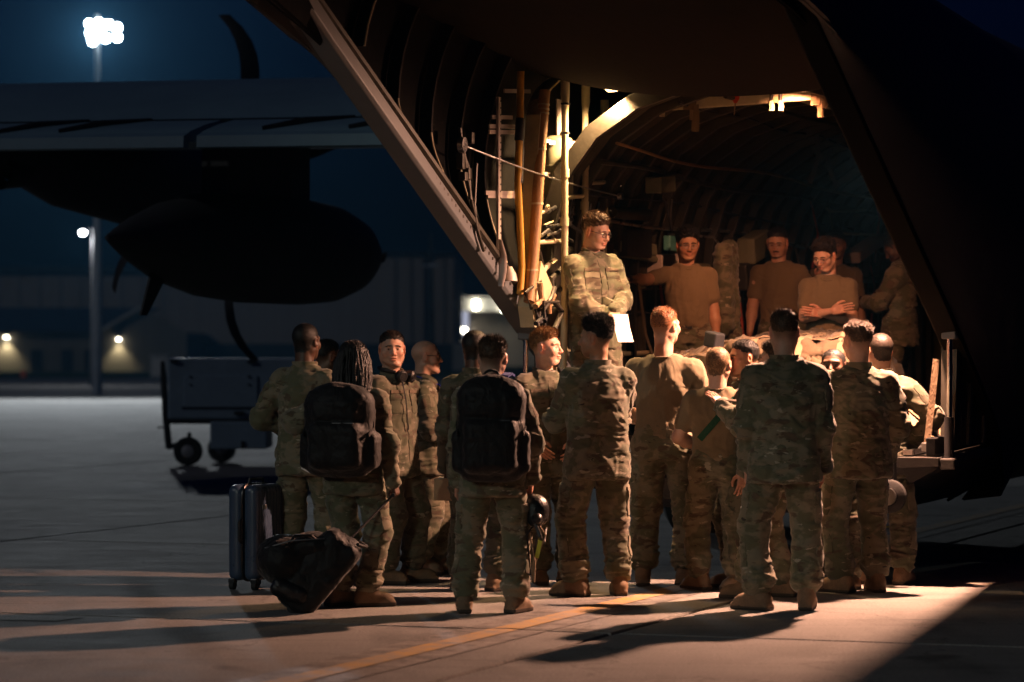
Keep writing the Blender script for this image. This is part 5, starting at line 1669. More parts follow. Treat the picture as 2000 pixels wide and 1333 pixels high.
for a, b in ((232, 275), (288, 358)):
    vtube('tube_sleeve', ((1016, a), (1013, b)), 0.031, M_DARKM, mt_, v=-1.40, n=12)
# drilled strip and shelf rails
st_ = PV(974, 340, -1.45); sh_ = (PV(974, 190, -1.45).z - PV(974, 490, -1.45).z)
ds = MB().box(st_, (0.02, 0.05, sh_)).build('drilled_strip', M_WHITEP, ac, bevel=0.003)
for q in range(22):
    MB().lathe(st_ + Vector((0.011, 0.008, (q / 21 - 0.5) * sh_ * 0.95)), (1, 0, 0), [(0, 0.007), (0.002, 0.007)], 8).build('hole', M_DARKM, ds)
for y_, x0, x1 in ((247, 955, 1012), (258, 955, 1010), (377, 948, 1015), (383, 952, 1012), (178, 985, 1035), (229, 960, 1000), (275, 1035, 1075), (340, 1040, 1085)):
    a, b = PV(x0, y_, -1.47), PV(x1, y_ + 1, -1.47)
    MB().strap([a, b], 0.028, 0.012, (1, 0, 0)).build('shelf_rail', M_WHITEP, ac)
# water cylinder
c_ = PV(1090, 330, -1.45); hz = PV(1090, 266, -1.45).z - PV(1090, 394, -1.45).z
cyl = MB().lathe(c_ - Vector((0, 0, hz / 2)), (0, 0, 1), [(0, 0.06), (0.02, 0.10), (0.05, 0.112), (hz * 0.52, 0.112), (hz * 0.525, 0.116), (hz * 0.545, 0.116), (hz * 0.55, 0.112), (hz - 0.05, 0.112), (hz - 0.02, 0.10), (hz, 0.06)], 24).build('water_cylinder', M_GREENP, ac, smooth=True)
MB().strap([c_ + Vector((-0.02, -0.14, hz * 0.38)), c_ + Vector((0.13, 0, hz * 0.38)), c_ + Vector((0.0, 0.14, hz * 0.38))], 0.03, 0.008, (1, 0, 0.0)).build('band', M_WHITEP, cyl)
# hydraulic tangle
rr = random.Random(3)
for q in range(14):
    x_, y_ = rr.uniform(1050, 1100), rr.uniform(405, 470)
    pts = [(x_, y_), (x_ + rr.uniform(8, 25), y_ - rr.uniform(-6, 14)), (x_ + rr.uniform(15, 40), y_ + rr.uniform(-16, 10))]
    vtube('hydraulic_line', pts, rr.uniform(0.008, 0.017), rr.choice([M_STEEL, M_CREAM, M_DARKM]), v=-1.38 + rr.uniform(-0.08, 0.1), n=8)
for q in range(16):
    x_, y_ = rr.uniform(1035, 1095), rr.uniform(560, 650)
    pts = [(x_, y_), (x_ + rr.uniform(-14, 22), y_ - rr.uniform(10, 40)), (x_ + rr.uniform(-6, 40), y_ - rr.uniform(30, 80))]
    vtube('ramp_linkage', pts, rr.uniform(0.010, 0.022), rr.choice([M_FRAME, M_CREAM, M_DARKM, M_DUCT]), v=-1.30 + rr.uniform(-0.08, 0.1), n=8)
for q in range(10):
    x_, y_ = rr.uniform(1110, 1175), rr.uniform(300, 380)
    vtube('hose', ((x_, y_), (x_ + 4, y_ + 40), (x_ - 3, y_ + 80)), 0.008, rr.choice([M_DARKM, M_STEEL]), v=-1.40, n=6)
tp_ = MB(); tri = [PV(1052, 510, -1.33), PV(1090, 598, -1.33), PV(1040, 598, -1.33)]
tp_.add([p + Vector((d, 0, 0)) for d in (0, 0.02) for p in tri], [(2, 1, 0), (3, 4, 5), (0, 1, 4, 3), (1, 2, 5, 4), (2, 0, 3, 5)]).build('gusset_panel', M_CREAM, ac)
# boxes and seats low on the wall
for (x0, x1, y0, y1, mt2, v) in ((1050, 1085, 600, 660, M_FRAME, -1.42), (1120, 1185, 470, 560, M_DARKM, -1.45), (1210, 1260, 445, 505, M_DARKM, -1.42), (1200, 1270, 470, 500, M_GREENP, -1.46)):
    a, b = PV(x0, y0, v), PV(x1, y1, v)
    MB().box((a + b) / 2, (0.12, abs(b.y - a.y), abs(a.z - b.z))).build('stowage_box', mt2, ac, bevel=0.012)
# runs of pipe, cable looms, seat webbing and small kit along the wall
for q in range(9):
    z_ = (1.35, 1.62, 1.9, 2.35, 2.62, 2.8, 3.0, 3.12, 2.1)[q]; x_ = (-1.46, -1.46, -1.47, -1.44, -1.40, -1.34, -1.20, -1.08, -1.47)[q]
    pts = [(x_ + 0.02 * math.sin(u * 1.7 + q), u, z_ + 0.025 * math.sin(u * 1.3 + q * 2)) for u in np.linspace(0.6, 11.5, 30)]
    MB().tube(pts, (0.012, 0.02, 0.008, 0.03, 0.014, 0.01, 0.022, 0.012, 0.01)[q], 8).build('pipe_run', (M_FRAME, M_CREAM, M_DARKM, M_GREENP, M_STEEL, M_DARKM, M_FRAME, M_DUCT, M_OLIVESTRAP)[q], ac, smooth=True)
for q in range(26):
    u_ = rr.uniform(1.5, 10.5); z_ = rr.uniform(1.5, 3.0); x_ = -1.43 if z_ < 2.6 else -1.22
    kind = q % 3
    if kind == 0:
        MB().box((x_, u_, z_), (rr.uniform(0.06, 0.16), rr.uniform(0.15, 0.4), rr.uniform(0.12, 0.35)), Matrix.Rotation(rr.uniform(-0.1, 0.1), 3, 'X')).build('wall_unit', rr.choice([M_DARKM, M_GREENP, M_FRAME, M_WHITEP]), ac, bevel=0.012)
    elif kind == 1:
        MB().strap([(x_, u_, z_ + 0.3), (x_ + 0.06, u_ + 0.02, z_), (x_ + 0.02, u_ + rr.uniform(-0.1, 0.1), z_ - 0.45)], 0.05, 0.006, (1, 0, 0)).build('hanging_strap', rr.choice([M_OLIVESTRAP, M_STRAP, M_RED]), ac)
    else:
        a_ = [(x_ + 0.03 * math.sin(t * 5), u_ + 0.3 * (t - 0.5), z_ - 0.25 * math.sin(t * math.pi)) for t in np.linspace(0, 1, 9)]
        MB().tube(a_, 0.012, 6).build('slack_hose', rr.choice([M_DARKM, M_FRAME, M_MUST]), ac, smooth=True)
for q in range(12):
    u_ = 2.0 + q * 0.55
    MB().strap([(-1.35, u_, 2.15), (-1.30, u_ + 0.02, 1.75), (-1.18, u_, 1.42), (-0.95, u_, 1.38)], 0.06, 0.006, (1, 0, 0.2)).build('seat_webbing', M_RED if q % 4 == 1 else M_OLIVESTRAP, ac)
# roof looms and a slung curtain
for q in range(4):
    pts = [(-0.6 + q * 0.35 + 0.02 * math.sin(u * 3), u, 3.53 - 0.04 * abs(q - 2) - 0.03 * abs(math.sin(u * 1.4 + q))) for u in np.linspace(0.6, 10, 34)]
    MB().tube(pts, 0.012 + 0.006 * (q % 3), 6).build('roof_loom', (M_DARKM, M_FRAME, M_CREAM)[q % 3], ac, smooth=True)
for q in range(14):
    u_ = rr.uniform(3.6, 9); x_ = rr.uniform(-0.9, 0.5)
    MB().strap([(x_, u_, 3.45), (x_ + rr.uniform(-0.05, 0.05), u_, 3.25), (x_ + rr.uniform(-0.08, 0.08), u_ + 0.02, 3.45 - rr.uniform(0.2, 0.45))], 0.045, 0.006, (0, 1, 0)).build('hanging_strap', rr.choice([M_OLIVESTRAP, M_DARKM]), ac)
# cable across the opening and its pulley
ca, cb_ = PV(903, 283, -1.40), PV(1212, 384, -1.20)
pts = [ca.lerp(cb_, t) - Vector((0, 0, 0.03 * math.sin(math.pi * t))) for t in np.linspace(0, 1, 12)]
cab_ = MB().tube(pts, 0.006, 6).build('steel_cable', M_CABLE, ac, smooth=True)
MB().lathe(ca, (1, 0, 0), [(-0.02, 0.05), (0.02, 0.05)], 14).build('pulley', M_STEEL, cab_, smooth=True)
MB().lathe(cb_, (1, 0, 0), [(-0.02, 0.025), (0.02, 0.025)], 10).build('pulley', M_STEEL, cab_, smooth=True)
for pts in (((905, 290), (913, 350), (922, 400), (935, 450)), ((898, 250), (905, 300), (915, 330), (918, 390)), ((930, 320), (926, 400), (930, 440), (938, 470), (945, 490))):
    vtube('control_rod', pts, 0.013, M_FRAME, v=-1.42, n=8)
for (px, py, w, h) in ((900, 315, 0.05, 0.11), (912, 340, 0.05, 0.08), (905, 345, 0.06, 0.06), (918, 270, 0.05, 0.08)):
    MB().box(PV(px, py, -1.42), (0.05, w, h)).build('bracket', M_FRAME, ac, bevel=0.006)
vtube('curved_lever', ((978, 560), (982, 530), (982, 500), (977, 468)), [0.02, 0.03, 0.03, 0.012], M_WHITEP, v=-1.40, n=8, flat=0.4)
MB().lathe(PV(994, 535, -1.40), (0, 0, 1), [(-0.05, 0.06), (0.0, 0.05), (0.05, 0.02)], 12).build('latch_cap', M_WHITEP, ac, smooth=True)
# shiny strap bundle hanging forward
for q, pts in enumerate((((1236, 220), (1222, 265), (1208, 330), (1190, 425)), ((1243, 222), (1230, 275), (1215, 350), (1200, 420)))):
    b_ = vtube('strap_bundle', pts, 0.028, M_OLIVESTRAP, v=-1.38, n=8, flat=0.5)
    for t in np.linspace(0.05, 0.95, 9):
        P = PV(*[float(np.interp(t, [0, 0.33, 0.66, 1], [c[k_] for c in pts])) for k_ in (0, 1)], -1.34)
        MB().lathe(P, (1, -0.3, 0.3), [(0, 0.008), (0.005, 0.005)], 8).build('stud', M_CHROME, b_, smooth=True)
# handwheel on the wall
hw = PV(1304, 375, -1.42)
ring = [hw + Vector((0, math.cos(t) * 0.085, math.sin(t) * 0.085)) for t in np.linspace(0, 2 * math.pi, 21)]
w_ = MB().tube(ring, 0.010, 8, cap=False).build('handwheel', M_FRAME, ac, smooth=True)
for q in range(6):
    t = q * math.pi / 3
    MB().tube([hw, hw + Vector((0, math.cos(t) * 0.085, math.sin(t) * 0.085))], 0.006, 6).build('spoke', M_FRAME, w_, smooth=True)
hw2 = PV(1306, 345, -1.44)
MB().tube([hw2 + Vector((0, math.cos(t) * 0.045, math.sin(t) * 0.045)) for t in np.linspace(0, 2 * math.pi, 17)], 0.008, 6, cap=False).build('ring', M_FRAME, ac, smooth=True)
# crossbeam under the roof with things hanging on it
U_B = 0.9
a, b = on_u(1275, 207, U_B), on_u(1660, 180, U_B)
bm_ = MB().box((a + b) / 2, ((b - a).length, 0.06, 0.085), Matrix.Rotation(-math.atan2(b.z - a.z, b.x - a.x), 3, 'Y')).build('crossbeam', M_CREAM, ac, bevel=0.008)
def hang_(name, px, y0, y1, r_, mat, uu=U_B - 0.06, flat=None):
    P0, P1 = on_u(px, y0, uu), on_u(px + 1, y1, uu)
    return MB().tube([P0, P0.lerp(P1, 0.5) + Vector((0.004, 0, 0)), P1], r_, 8, flat=flat).build(name, mat, ac, smooth=True)
hang_('hanging_bottle', 1289, 185, 205, 0.012, M_CREAM); hang_('hanging_bottle', 1292, 203, 228, 0.022, M_CREAM)
hang_('hanging_strap', 1346, 180, 215, 0.05, M_OLIVESTRAP, flat=0.4); hang_('hanging_strap', 1357, 205, 258, 0.03, M_OLIVESTRAP, flat=0.4)
hang_('hanging_strap', 1352, 185, 235, 0.025, M_STRAP, flat=0.4)
for px in (1505, 1523):
    hang_('hanging_cylinder', px, 175, 200, 0.013, M_DARKM); hang_('hanging_cylinder', px + 1, 198, 217, 0.021, M_CREAM)
hang_('hanging_strap', 1594, 170, 206, 0.045, M_STRAP, flat=0.6); hang_('hanging_strap', 1607, 172, 212, 0.03, M_STRAP, flat=0.6); hang_('hanging_strap', 1601, 205, 230, 0.022, M_STRAP, flat=0.6)
P0, P1 = on_u(1436, 180, U_B - 0.08), on_u(1436, 202, U_B - 0.08)
rs_ = MB().loft([[P0 + Vector((-0.03, 0, 0)), P0 + Vector((0.03, 0, 0)), P0 + Vector((0.03, 0.008, 0)), P0 + Vector((-0.03, 0.008, 0))], [P0.lerp(P1, 0.6) + Vector((-0.028, -0.01, 0)), P0.lerp(P1, 0.6) + Vector((0.026, 0.012, 0)), P0.lerp(P1, 0.6) + Vector((0.026, 0.02, 0)), P0.lerp(P1, 0.6) + Vector((-0.028, 0.0, 0))], [P1 + Vector((-0.008, 0, 0)), P1 + Vector((0.008, 0, 0)), P1 + Vector((0.008, 0.008, 0)), P1 + Vector((-0.008, 0.008, 0))]]).build('warning_streamer', M_RED, ac)
MB().tube([P1, on_u(1434, 226, U_B - 0.08)], 0.005, 6).build('cord', M_STRAP, rs_)
# seat webbing, stowed bags and boxes along the wall behind the crew
for (x0, x1, y0, y1, v, mt2) in ((1455, 1490, 455, 510, -1.25, M_GREENP), (1440, 1478, 505, 560, -1.30, M_FRAME), (1660, 1720, 470, 500, -0.9, M_WHITEP)):
    a, b = PV(x0, y0, v), PV(x1, y1, v)
    MB().box((a + b) / 2, (0.16, abs(b.y - a.y) * 0.9, abs(a.z - b.z)), Matrix.Rotation(0.2, 3, 'X')).build('equipment_box', mt2, ac, bevel=0.02)
M_TEAL = simple('teal_panel', (0.10, 0.32, 0.30), 0.5)
a, b = PV(1302, 460, -1.40), PV(1320, 492, -1.40)
MB().box((a + b) / 2, (0.06, abs(b.y - a.y), abs(a.z - b.z))).build('teal_panel', M_TEAL, ac, bevel=0.01)
vtube('grab_rail', ((1614, 408), (1622, 413), (1690, 411)), 0.012, M_CREAM, v=-1.0, n=8)
vtube('grab_rail', ((1635, 457), (1710, 459)), 0.012, M_CREAM, v=-0.9, n=8)
# folded litter and quilt roll
for px, py, l in ((1230, 420, 0.9), (1400, 330, 1.2), (1480, 300, 1.2)):
    c = PV(px, py, -1.36)
    MB().tube([c + Vector((0, -l / 2, 0)), c + Vector((0, l / 2, 0.02))], 0.05, 10).build('conduit', M_FRAME, ac, smooth=True)
# aisle lamp slits, small and bright
for px, py, uu in ((1345, 224, 4.2), (1597, 212, 3.0), (1522, 250, 5.5)):
    P = on_u(px, py, uu)
    MB().box(P, (0.05, 0.02, 0.012)).build('aisle_lamp', M_SLIT, ac)

# ---- lamps of the aircraft that light the scene
dl = MB().lathe((-0.92, 0.15, 3.55), (0.25, 0, -1), [(-0.06, 0.10), (0, 0.11), (0.03, 0.10)], 18).build('dome_lamp', M_FRAME, ac, smooth=True)
MB().lathe((-0.915, 0.15, 3.52), (0.25, 0, -1), [(0, 0.085), (0.025, 0.07), (0.035, 0.03)], 18).build('lamp_glass', M_DOME, dl, smooth=True)
lamp_light('dome_light', dl, (-0.92, 0.15, 3.45), 480, (1.0, 0.58, 0.27), 'SPOT', 0.05, (-1.42, 0.50, 1.4), 140, 0.7)
rl_ = MB().lathe((1.22, -0.20, 3.10), (0, 0, -1), [(-0.45, 0.025), (-0.10, 0.025), (-0.07, 0.09), (0.02, 0.22), (0.05, 0.23)], 24).build('ramp_lamp', M_FRAME, ac, smooth=True)  # wide hood added to block light going up to the door
MB().lathe((1.22, -0.20, 3.10), (0, 0, -1), [(0, 0.05), (0.008, 0.04)], 18).build('lamp_glass', M_DOMER, rl_, smooth=True)
lamp_light('ramp_light', rl_, (1.22, -0.20, 3.035), 4000, (1.0, 0.50, 0.32), 'SPOT', 0.05, (0.9, -1.6, 0.0), 174, 1.0)
fl_ = MB().lathe((0.30, 0.45, 3.60), (0, 0, -1), [(-0.06, 0.09), (0, 0.10), (0.03, 0.095)], 18).build('bay_lamp', M_FRAME, ac, smooth=True)
MB().lathe((0.30, 0.45, 3.57), (0, 0, -1), [(0, 0.08), (0.02, 0.06)], 18).build('lamp_glass', M_DOMER, fl_, smooth=True)
lamp_light('bay_light', fl_, (0.30, 0.45, 3.52), 560, (1.0, 0.38, 0.18), 'SPOT', 0.06, (-0.45, 3.9, 1.5), 62, 0.8)
# ================================================================== THE PEOPLE ON THE APRON
PPL = {}
def cast(key, *a, **k):
    PPL[key] = person(*a, **k)
    return PPL[key]
cast('far_left', 'tall dark-haired soldier in camouflage at far left, seen from behind beside the upright suitcase', 598, 286, 1.80, 22, 30, 0,
     (((0.20, 0.20, 1.05), (1, -0.75, -0.2), 'relaxed', (-1, 0, 0)), ((0.06, 0.24, 1.22), (1, -0.2, -0.6), 'relaxed', (-0.3, -1, 0))),
     ((-0.14, 0.0, -14), (0.13, 0.04, 10)), skin='dark', hair='black', style='buzz', seed=1, tone=1)
cast('beyond', 'dark-haired soldier with glasses mostly hidden beyond the tall soldier at far left', 640, 268, 1.69, 75, 60, -4,
     ('down', 'front'), skin='brown', hair='black', style='crop', seed=2, glasses='thin', tone=2)
cast('woman', 'woman with long black braids and a black backpack pulling a wheeled bag', 691, 309, 1.665, 12, 12, 2,
     (((0.19, 0.13, 1.27), (1, -0.45, -0.12), 'hold', (-0.2, -1, 0)), ((0.300, -0.02, 0.79), (0.2, -1, 0), 'grip', (-1, 0.2, 0))),
     ((-0.11, -0.02, 38), (0.10, -0.03, 62)), skin='dark', hair='black', style='braids', seed=3, tone=1, wide=0.97)
cast('headset', 'fair soldier facing the camera with a black headset around his neck', 770, 281, 1.745, 126, 172, 0,
     (((0.22, -0.06, 0.86), (0.8, -1, 0), 'relaxed', (-1, 0, 0)), ((0.20, -0.10, 0.88), (0.9, -1, 0), 'relaxed', (-1, 0, 0))),
     ((-0.13, 0.06, -42), (0.14, 0.0, -22)), skin='fair', hair='dark', style='crop', seed=4, jaw=1.08, tone=2)
cast('bald', 'bald goateed man in glasses and a blue neck cord, seen in profile', 834, 270, 1.69, 92, 90, 0,
     (((0.06, 0.235, 1.03), (1, -0.5, -0.3), 'hold', (-0.2, -1, 0.2)), ((0.10, 0.215, 1.04), (1, -0.6, -0.2), 'hold', (-0.2, -1, 0.2))),
     ((-0.10, 0.07, -4), (0.10, -0.06, 6)), skin='fair', hair='dark', style='bald', seed=5, glasses='thick', mustache=True, stubble=0.35, jaw=1.14, wide=1.12, tone=0)
cast('behind_pack', 'black-haired soldier almost hidden in front of the man with the backpack', 930, 290, 1.75, 25, 28, 0,
     ('down', 'front'), ((-0.13, 0.0, -10), (0.15, 0.02, 14)), skin='dark', hair='black', style='buzz', seed=6, tone=2)
cast('pack', 'man with tousled brown hair and a black backpack, seen from behind holding flight gear', 962, 317, 1.685, 2, 4, 0,
     (((0.235, 0.05, 0.86), (0.5, -1, 0), 'relaxed', (-1, 0, 0)), ((0.250, 0.06, 0.88), (0.6, -1, 0), 'grip', (-1, 0.1, 0))),
     ((-0.185, -0.01, -6), (0.150, -0.02, 24)), skin='fair', hair='brown', style='messy', seed=7, tone=1)
cast('blond', 'young blond soldier facing the camera and looking right, beside the left ramp strut', 1066, 281, 1.753, 158, 112, 3,
     (((0.17, 0.15, 0.99), (1, -0.6, 0), 'relaxed', (-0.6, -1, 0)), ((0.17, 0.17, 1.0), (1, -0.6, 0), 'relaxed', (-0.6, -1, 0))),
     ((-0.16, 0.03, -14), (0.06, 0.02, 14)), skin='pale', hair='blond', style='comb', seed=8, tone=2)
cast('curly', 'moustached soldier with tall curly black hair, turned left with arms folded', 1166, 297, 1.815, 342, 292, 0,
     (((-0.02, 0.215, 1.16), (1, 0.0, -0.6), 'flat', (0.1, -1, 0)), ((-0.03, 0.25, 1.19), (1, -0.15, -0.6), 'flat', (0.1, -1, 0))),
     ((-0.135, 0.02, -38), (0.155, 0.0, 12)), skin='olive', hair='black', style='afro', seed=9, mustache=True, tone=0, wide=1.03)
cast('tall_tee', 'tall fair-haired man in an olive T-shirt seen from behind, below the officer with the paper', 1298, 284, 1.905, 14, 40, 3,
     (((0.14, 0.24, 1.04), (1, -0.8, -0.2), 'relaxed', (-0.3, -1, 0)), ((0.16, 0.26, 1.06), (1, -0.7, -0.2), 'relaxed', (-0.3, -1, 0))),
     ((-0.14, -0.02, -10), (0.13, 0.05, 14)), top='tee', skin='pale', hair='ginger', style='crop', seed=10, tone=1, wide=1.08)
cast('short_tee', 'shorter man with cropped fair hair in a brown T-shirt and green strap, seen from behind', 1402, 289, 1.64, 6, 22, 2,
     (((0.14, 0.22, 1.04), (1, -0.9, -0.1), 'relaxed', (-0.3, -1, 0)), ((0.12, 0.24, 1.06), (1, -0.7, -0.2), 'relaxed', (-0.3, -1, 0))),
     ((-0.13, -0.05, -40), (0.13, 0.0, 16)), top='tee', skin='pale', hair='light', style='buzz', seed=11, tone=0, wide=1.08)
cast('red_face', 'dark-haired man with red-lit face turned left, behind the short man in the T-shirt', 1450, 288, 1.68, 262, 250, 0,
     ('down', 'down'), skin='tan', hair='black', style='crop', seed=12, tone=2)
cast('earmuffs', 'pale soldier in profile with black ear defenders and a hand on the next man', 1512, 299, 1.665, 282, 276, 0,
     (((0.08, 0.36, 1.36), (0.7, -0.1, -1), 'flat', (-0.2, 0.1, -1)), 'down'),
     ((-0.10, 0.18, 6), (0.10, -0.05, 8)), skin='pale', hair='brown', style='curly', seed=13, tone=1)
cast('tall_back', 'tall broad soldier seen from behind, brightest lit back right of centre', 1532, 314, 1.855, 4, 2, 0,
     (((0.225, 0.08, 0.86), (0.45, -1, 0), 'relaxed', (-1, 0, 0)), ((0.225, 0.08, 0.86), (0.45, -1, 0), 'relaxed', (-1, 0, 0))),
     ((-0.155, 0.0, -52), (0.135, 0.03, 8)), skin='pale', hair='brown', style='fade', seed=14, tone=1, wide=1.05)
cast('dark_face', 'dark-skinned man facing the camera between two soldiers, only his head showing', 1628, 287, 1.625, 186, 196, 4,
     ('down', 'down'), skin='dark', hair='black', style='buzz', seed=15, tone=2)
cast('right_back', 'soldier with combed brown hair turned left, seen from behind right of the tallest', 1676, 292, 1.795, 350, 332, 0,
     ('pocket', 'pocket'), ((-0.12, -0.02, -38), (0.13, 0.0, 2)), skin='pale', hair='brown', style='comb', seed=16, tone=2, wide=1.08)
cast('akimbo', 'soldier with shaved hair at far right, elbow out and hand on hip', 1722, 282, 1.735, 14, 338, -2,
     ('akimbo', (((0.20, 0.04, 1.02)), (1, -0.3, 0.15), 'hold', (-0.4, 0.2, -1))),
     ((-0.13, 0.02, -8), (0.15, -0.02, 14)), skin='fair', hair='dark', style='buzz', seed=17, tone=2)

# ================================================================== ON THE RAMP AND IN THE BAY
RZ = 0.915
def on_ramp(key, label, px, p, H, yaw, *a, **k):
    return cast(key, label, px, p, H, yaw, *a, z0=k.pop('z0', RZ), group='crew standing in the cargo bay', **k)
on_ramp('officer', 'officer in glasses and camouflage jacket reading from a white paper on the ramp', 1160, 271, 1.68, 148, 128, -14,
     (((0.015, 0.285, 1.05), (1, -0.4, -0.5), 'pinch', (0.1, -0.2, -1)), ((0.02, 0.250, 1.00), (1, -0.5, -0.4), 'pinch', (-0.2, -0.4, -1))),
     ((-0.12, 0.0, -8), (0.13, 0.0, 10)), skin='fair', hair='brown', style='pomp', seed=18, glasses='thick', tone=1)
on_ramp('reach', 'young man in glasses and brown T-shirt stretching one arm out along the wall', 1342, 247, 1.665, 176, 172, -10,
     (((0.26, 0.05, 0.80), (0.3, -1, 0), 'relaxed', (-0.6, -0.6, 0)), ((0.57, 0.45, 1.36), (0.3, -0.2, -1), 'flat', (0, 0, -1))),
     None, top='tee', skin='tan', hair='black', style='curly', seed=19, glasses='thin', tone=0, wide=1.06)
on_ramp('moustache', 'man with moustache and glasses in brown T-shirt, one arm on his neighbour', 1528, 228, 1.76, 196, 196, -18,
     (((0.38, 0.06, 1.36), (0.3, -0.4, -1), 'flat', (0, 0.2, -1)), ((0.24, 0.16, 0.84), (0.6, -1, 0), 'relaxed', (-1, 0, 0))),
     None, top='tee', skin='fair', hair='dark', style='crop', seed=20, glasses='thin', mustache=True, tone=0, wide=1.06, lean=(0.03, 0.02))
on_ramp('back_row', 'black-haired man standing behind the curly-haired man with crossed arms', 1632, 216, 1.78, 188, 190, -4,
     ('down', 'down'), None, top='tee', skin='tan', hair='black', style='crop', seed=21, tone=0)
on_ramp('crossed', 'curly-haired man in glasses and T-shirt with his arms crossed behind the load', 1617, 243, 1.74, 188, 216, -24,
     ('crossed', 'crossed_over'), ((-0.14, 0.36, -6), (0.14, 0.33, 6)), top='tee', skin='pale', hair='dark', style='curly', seed=22, glasses='thin', tone=0, crouch=0.145, lean=(0, -0.02))
on_ramp('phone', 'soldier in camouflage at the right edge of the opening looking down at his hands', 1758, 226, 1.74, 292, 275, -34,
     (((0.05, 0.30, 1.15), (1, -0.4, -0.6), 'hold', (-0.2, -0.3, 1)), ((0.06, 0.30, 1.13), (1, -0.4, -0.6), 'hold', (-0.2, -0.3, 1))),
     None, skin='dark', hair='black', style='buzz', seed=23, tone=0)
# ================================================================== THINGS WORN, HELD AND STANDING ABOUT
def worn(key, name, label, cat, group=None):
    r_ = PPL[key]['root']
    o = empty(name, r_.location, r_.rotation_euler.z)
    return tag(o, label, cat, group)
def sdf_obj(name, s, mat, parent, rel=1, fold=None):
    V, Fq = s.mesh(); V = relax(V, Fq, rel)
    if fold: V = folds(V, normals(V, Fq), [], fold[0], 0.5, fold[1], 0.8)
    o = bpy.data.objects.new(name, fast_mesh(name, V, Fq, mat)); link(o, parent); return o
M_ZIP = simple('zip_pull', (0.10, 0.10, 0.11), 0.4, 0.6, 0.1, 30, 0)
M_BLUE = cloth('blue_ribbon', (0.010, 0.030, 0.42), 0.2, 40)
M_BLUE2 = cloth('blue_cloth', (0.008, 0.02, 0.16), 0.3, 40)
M_GREENS = cloth('dark_green_strap', (0.012, 0.055, 0.030), 0.3, 40)
M_TEALB = cloth('teal_band', (0.03, 0.36, 0.30), 0.3, 40)
M_PAPER = simple('white_paper', (0.72, 0.68, 0.66), 0.8, 0, 0.05, 9, 0.15, 30)
M_LEATH = simple('black_leatherette', (0.007, 0.007, 0.008), 0.38, 0, 0.3, 9, 0.4, 80)

def backpack(key, label, w, h, d, zc, fold, lean=0.0, xo=0.0):
    I = PPL[key]; k = I['k']
    b = worn(key, 'backpack', label, 'backpack', 'black backpacks')
    yb = -0.135 * k
    s = Sdf((-w, yb - d - 0.2, zc - h * 0.75), (w, yb + 0.08, zc + h * 0.75), 0.012)
    s.rbox((xo, yb - d * 0.45, zc), (w / 2, d / 2, h / 2), 0.09, 0)
    s.ell((xo, yb - d * 0.55, zc + h * 0.32), (w * 0.46, d * 0.55, h * 0.26), 0.06)
    s.rbox((xo, yb - d * 0.95, zc - h * 0.14), (w * 0.40, d * 0.30, h * 0.27), 0.06, 0.03)
    s.rbox((xo, yb - d * 0.95, zc + h * 0.27), (w * 0.34, d * 0.18, h * 0.12), 0.04, 0.03)
    for sx in (-1, 1): s.rbox((xo + sx * w * 0.5, yb - d * 0.4, zc - h * 0.2), (0.035, d * 0.33, h * 0.2), 0.03, 0.03)
    sdf_obj('pack_body', s, M_BLACKCLOTH, b, 1, (fold, 0.010))
    for sx in (-1, 1):
        sh = I['arm'][(sx + 1) // 2][0]
        x = sh[0] * 0.62; zt = sh[2] + 0.075 * k
        MB().strap([(x, yb - 0.05, zc + h * 0.36), (x, yb + 0.02, zt - 0.02), (x * 1.02, yb + 0.09, zt + 0.008), (x * 1.05, yb + 0.17, zt - 0.02), (x * 1.08, yb + 0.25, zt - 0.10), (x * 1.08, yb + 0.29, zt - 0.24), (x * 1.2, yb + 0.24, zt - 0.36), (x * 1.5, yb + 0.08, zt - 0.44)], 0.06, 0.014, (0, 1, 0.3)).build('shoulder_strap', M_BLACKCLOTH, b, smooth=True)
        MB().strap([(xo + sx * w * 0.49, yb - d * 0.2, zc + h * 0.25), (xo + sx * w * 0.53, yb - d * 0.5, zc + h * 0.05), (xo + sx * w * 0.5, yb - d * 0.9, zc - h * 0.02)], 0.025, 0.006, (sx, 0, 0)).build('side_strap', M_BLACKCLOTH, b)
    hd = [(xo + math.cos(t) * 0.05, yb - 0.02, zc + h * 0.55 + math.sin(t) * 0.045) for t in np.linspace(0, math.pi, 9)]
    MB().tube(hd, 0.009, 6).build('grab_handle', M_BLACKCLOTH, b, smooth=True)
    for dz_ in (0.12, -0.02):
        MB().tube([(xo - w * 0.3, yb - d * 1.22 + 0.02, zc + h * dz_), (xo + w * 0.3, yb - d * 1.22 + 0.02, zc + h * dz_)], 0.004, 6).build('zip', M_ZIP, b)
    return b
bp1 = backpack('woman', 'bulky black backpack on the woman with braids', 0.42, 0.54, 0.22, 1.10, 41, xo=-0.03)
bp2 = backpack('pack', 'tall black backpack on the man with tousled hair', 0.40, 0.60, 0.20, 1.12, 42)
# a blue cloth lying over the second pack's right strap
I = PPL['pack']; sh = I['arm'][1][0]
MB().strap([(sh[0] * 0.35, -0.13, 1.40), (sh[0] * 0.5, -0.10, 1.46), (sh[0] * 0.62, -0.02, 1.475), (sh[0] * 0.7, 0.06, 1.46)], 0.05, 0.012, (0, -0.4, 1)).build('blue_tab', M_BLUE2, bp2, smooth=True)

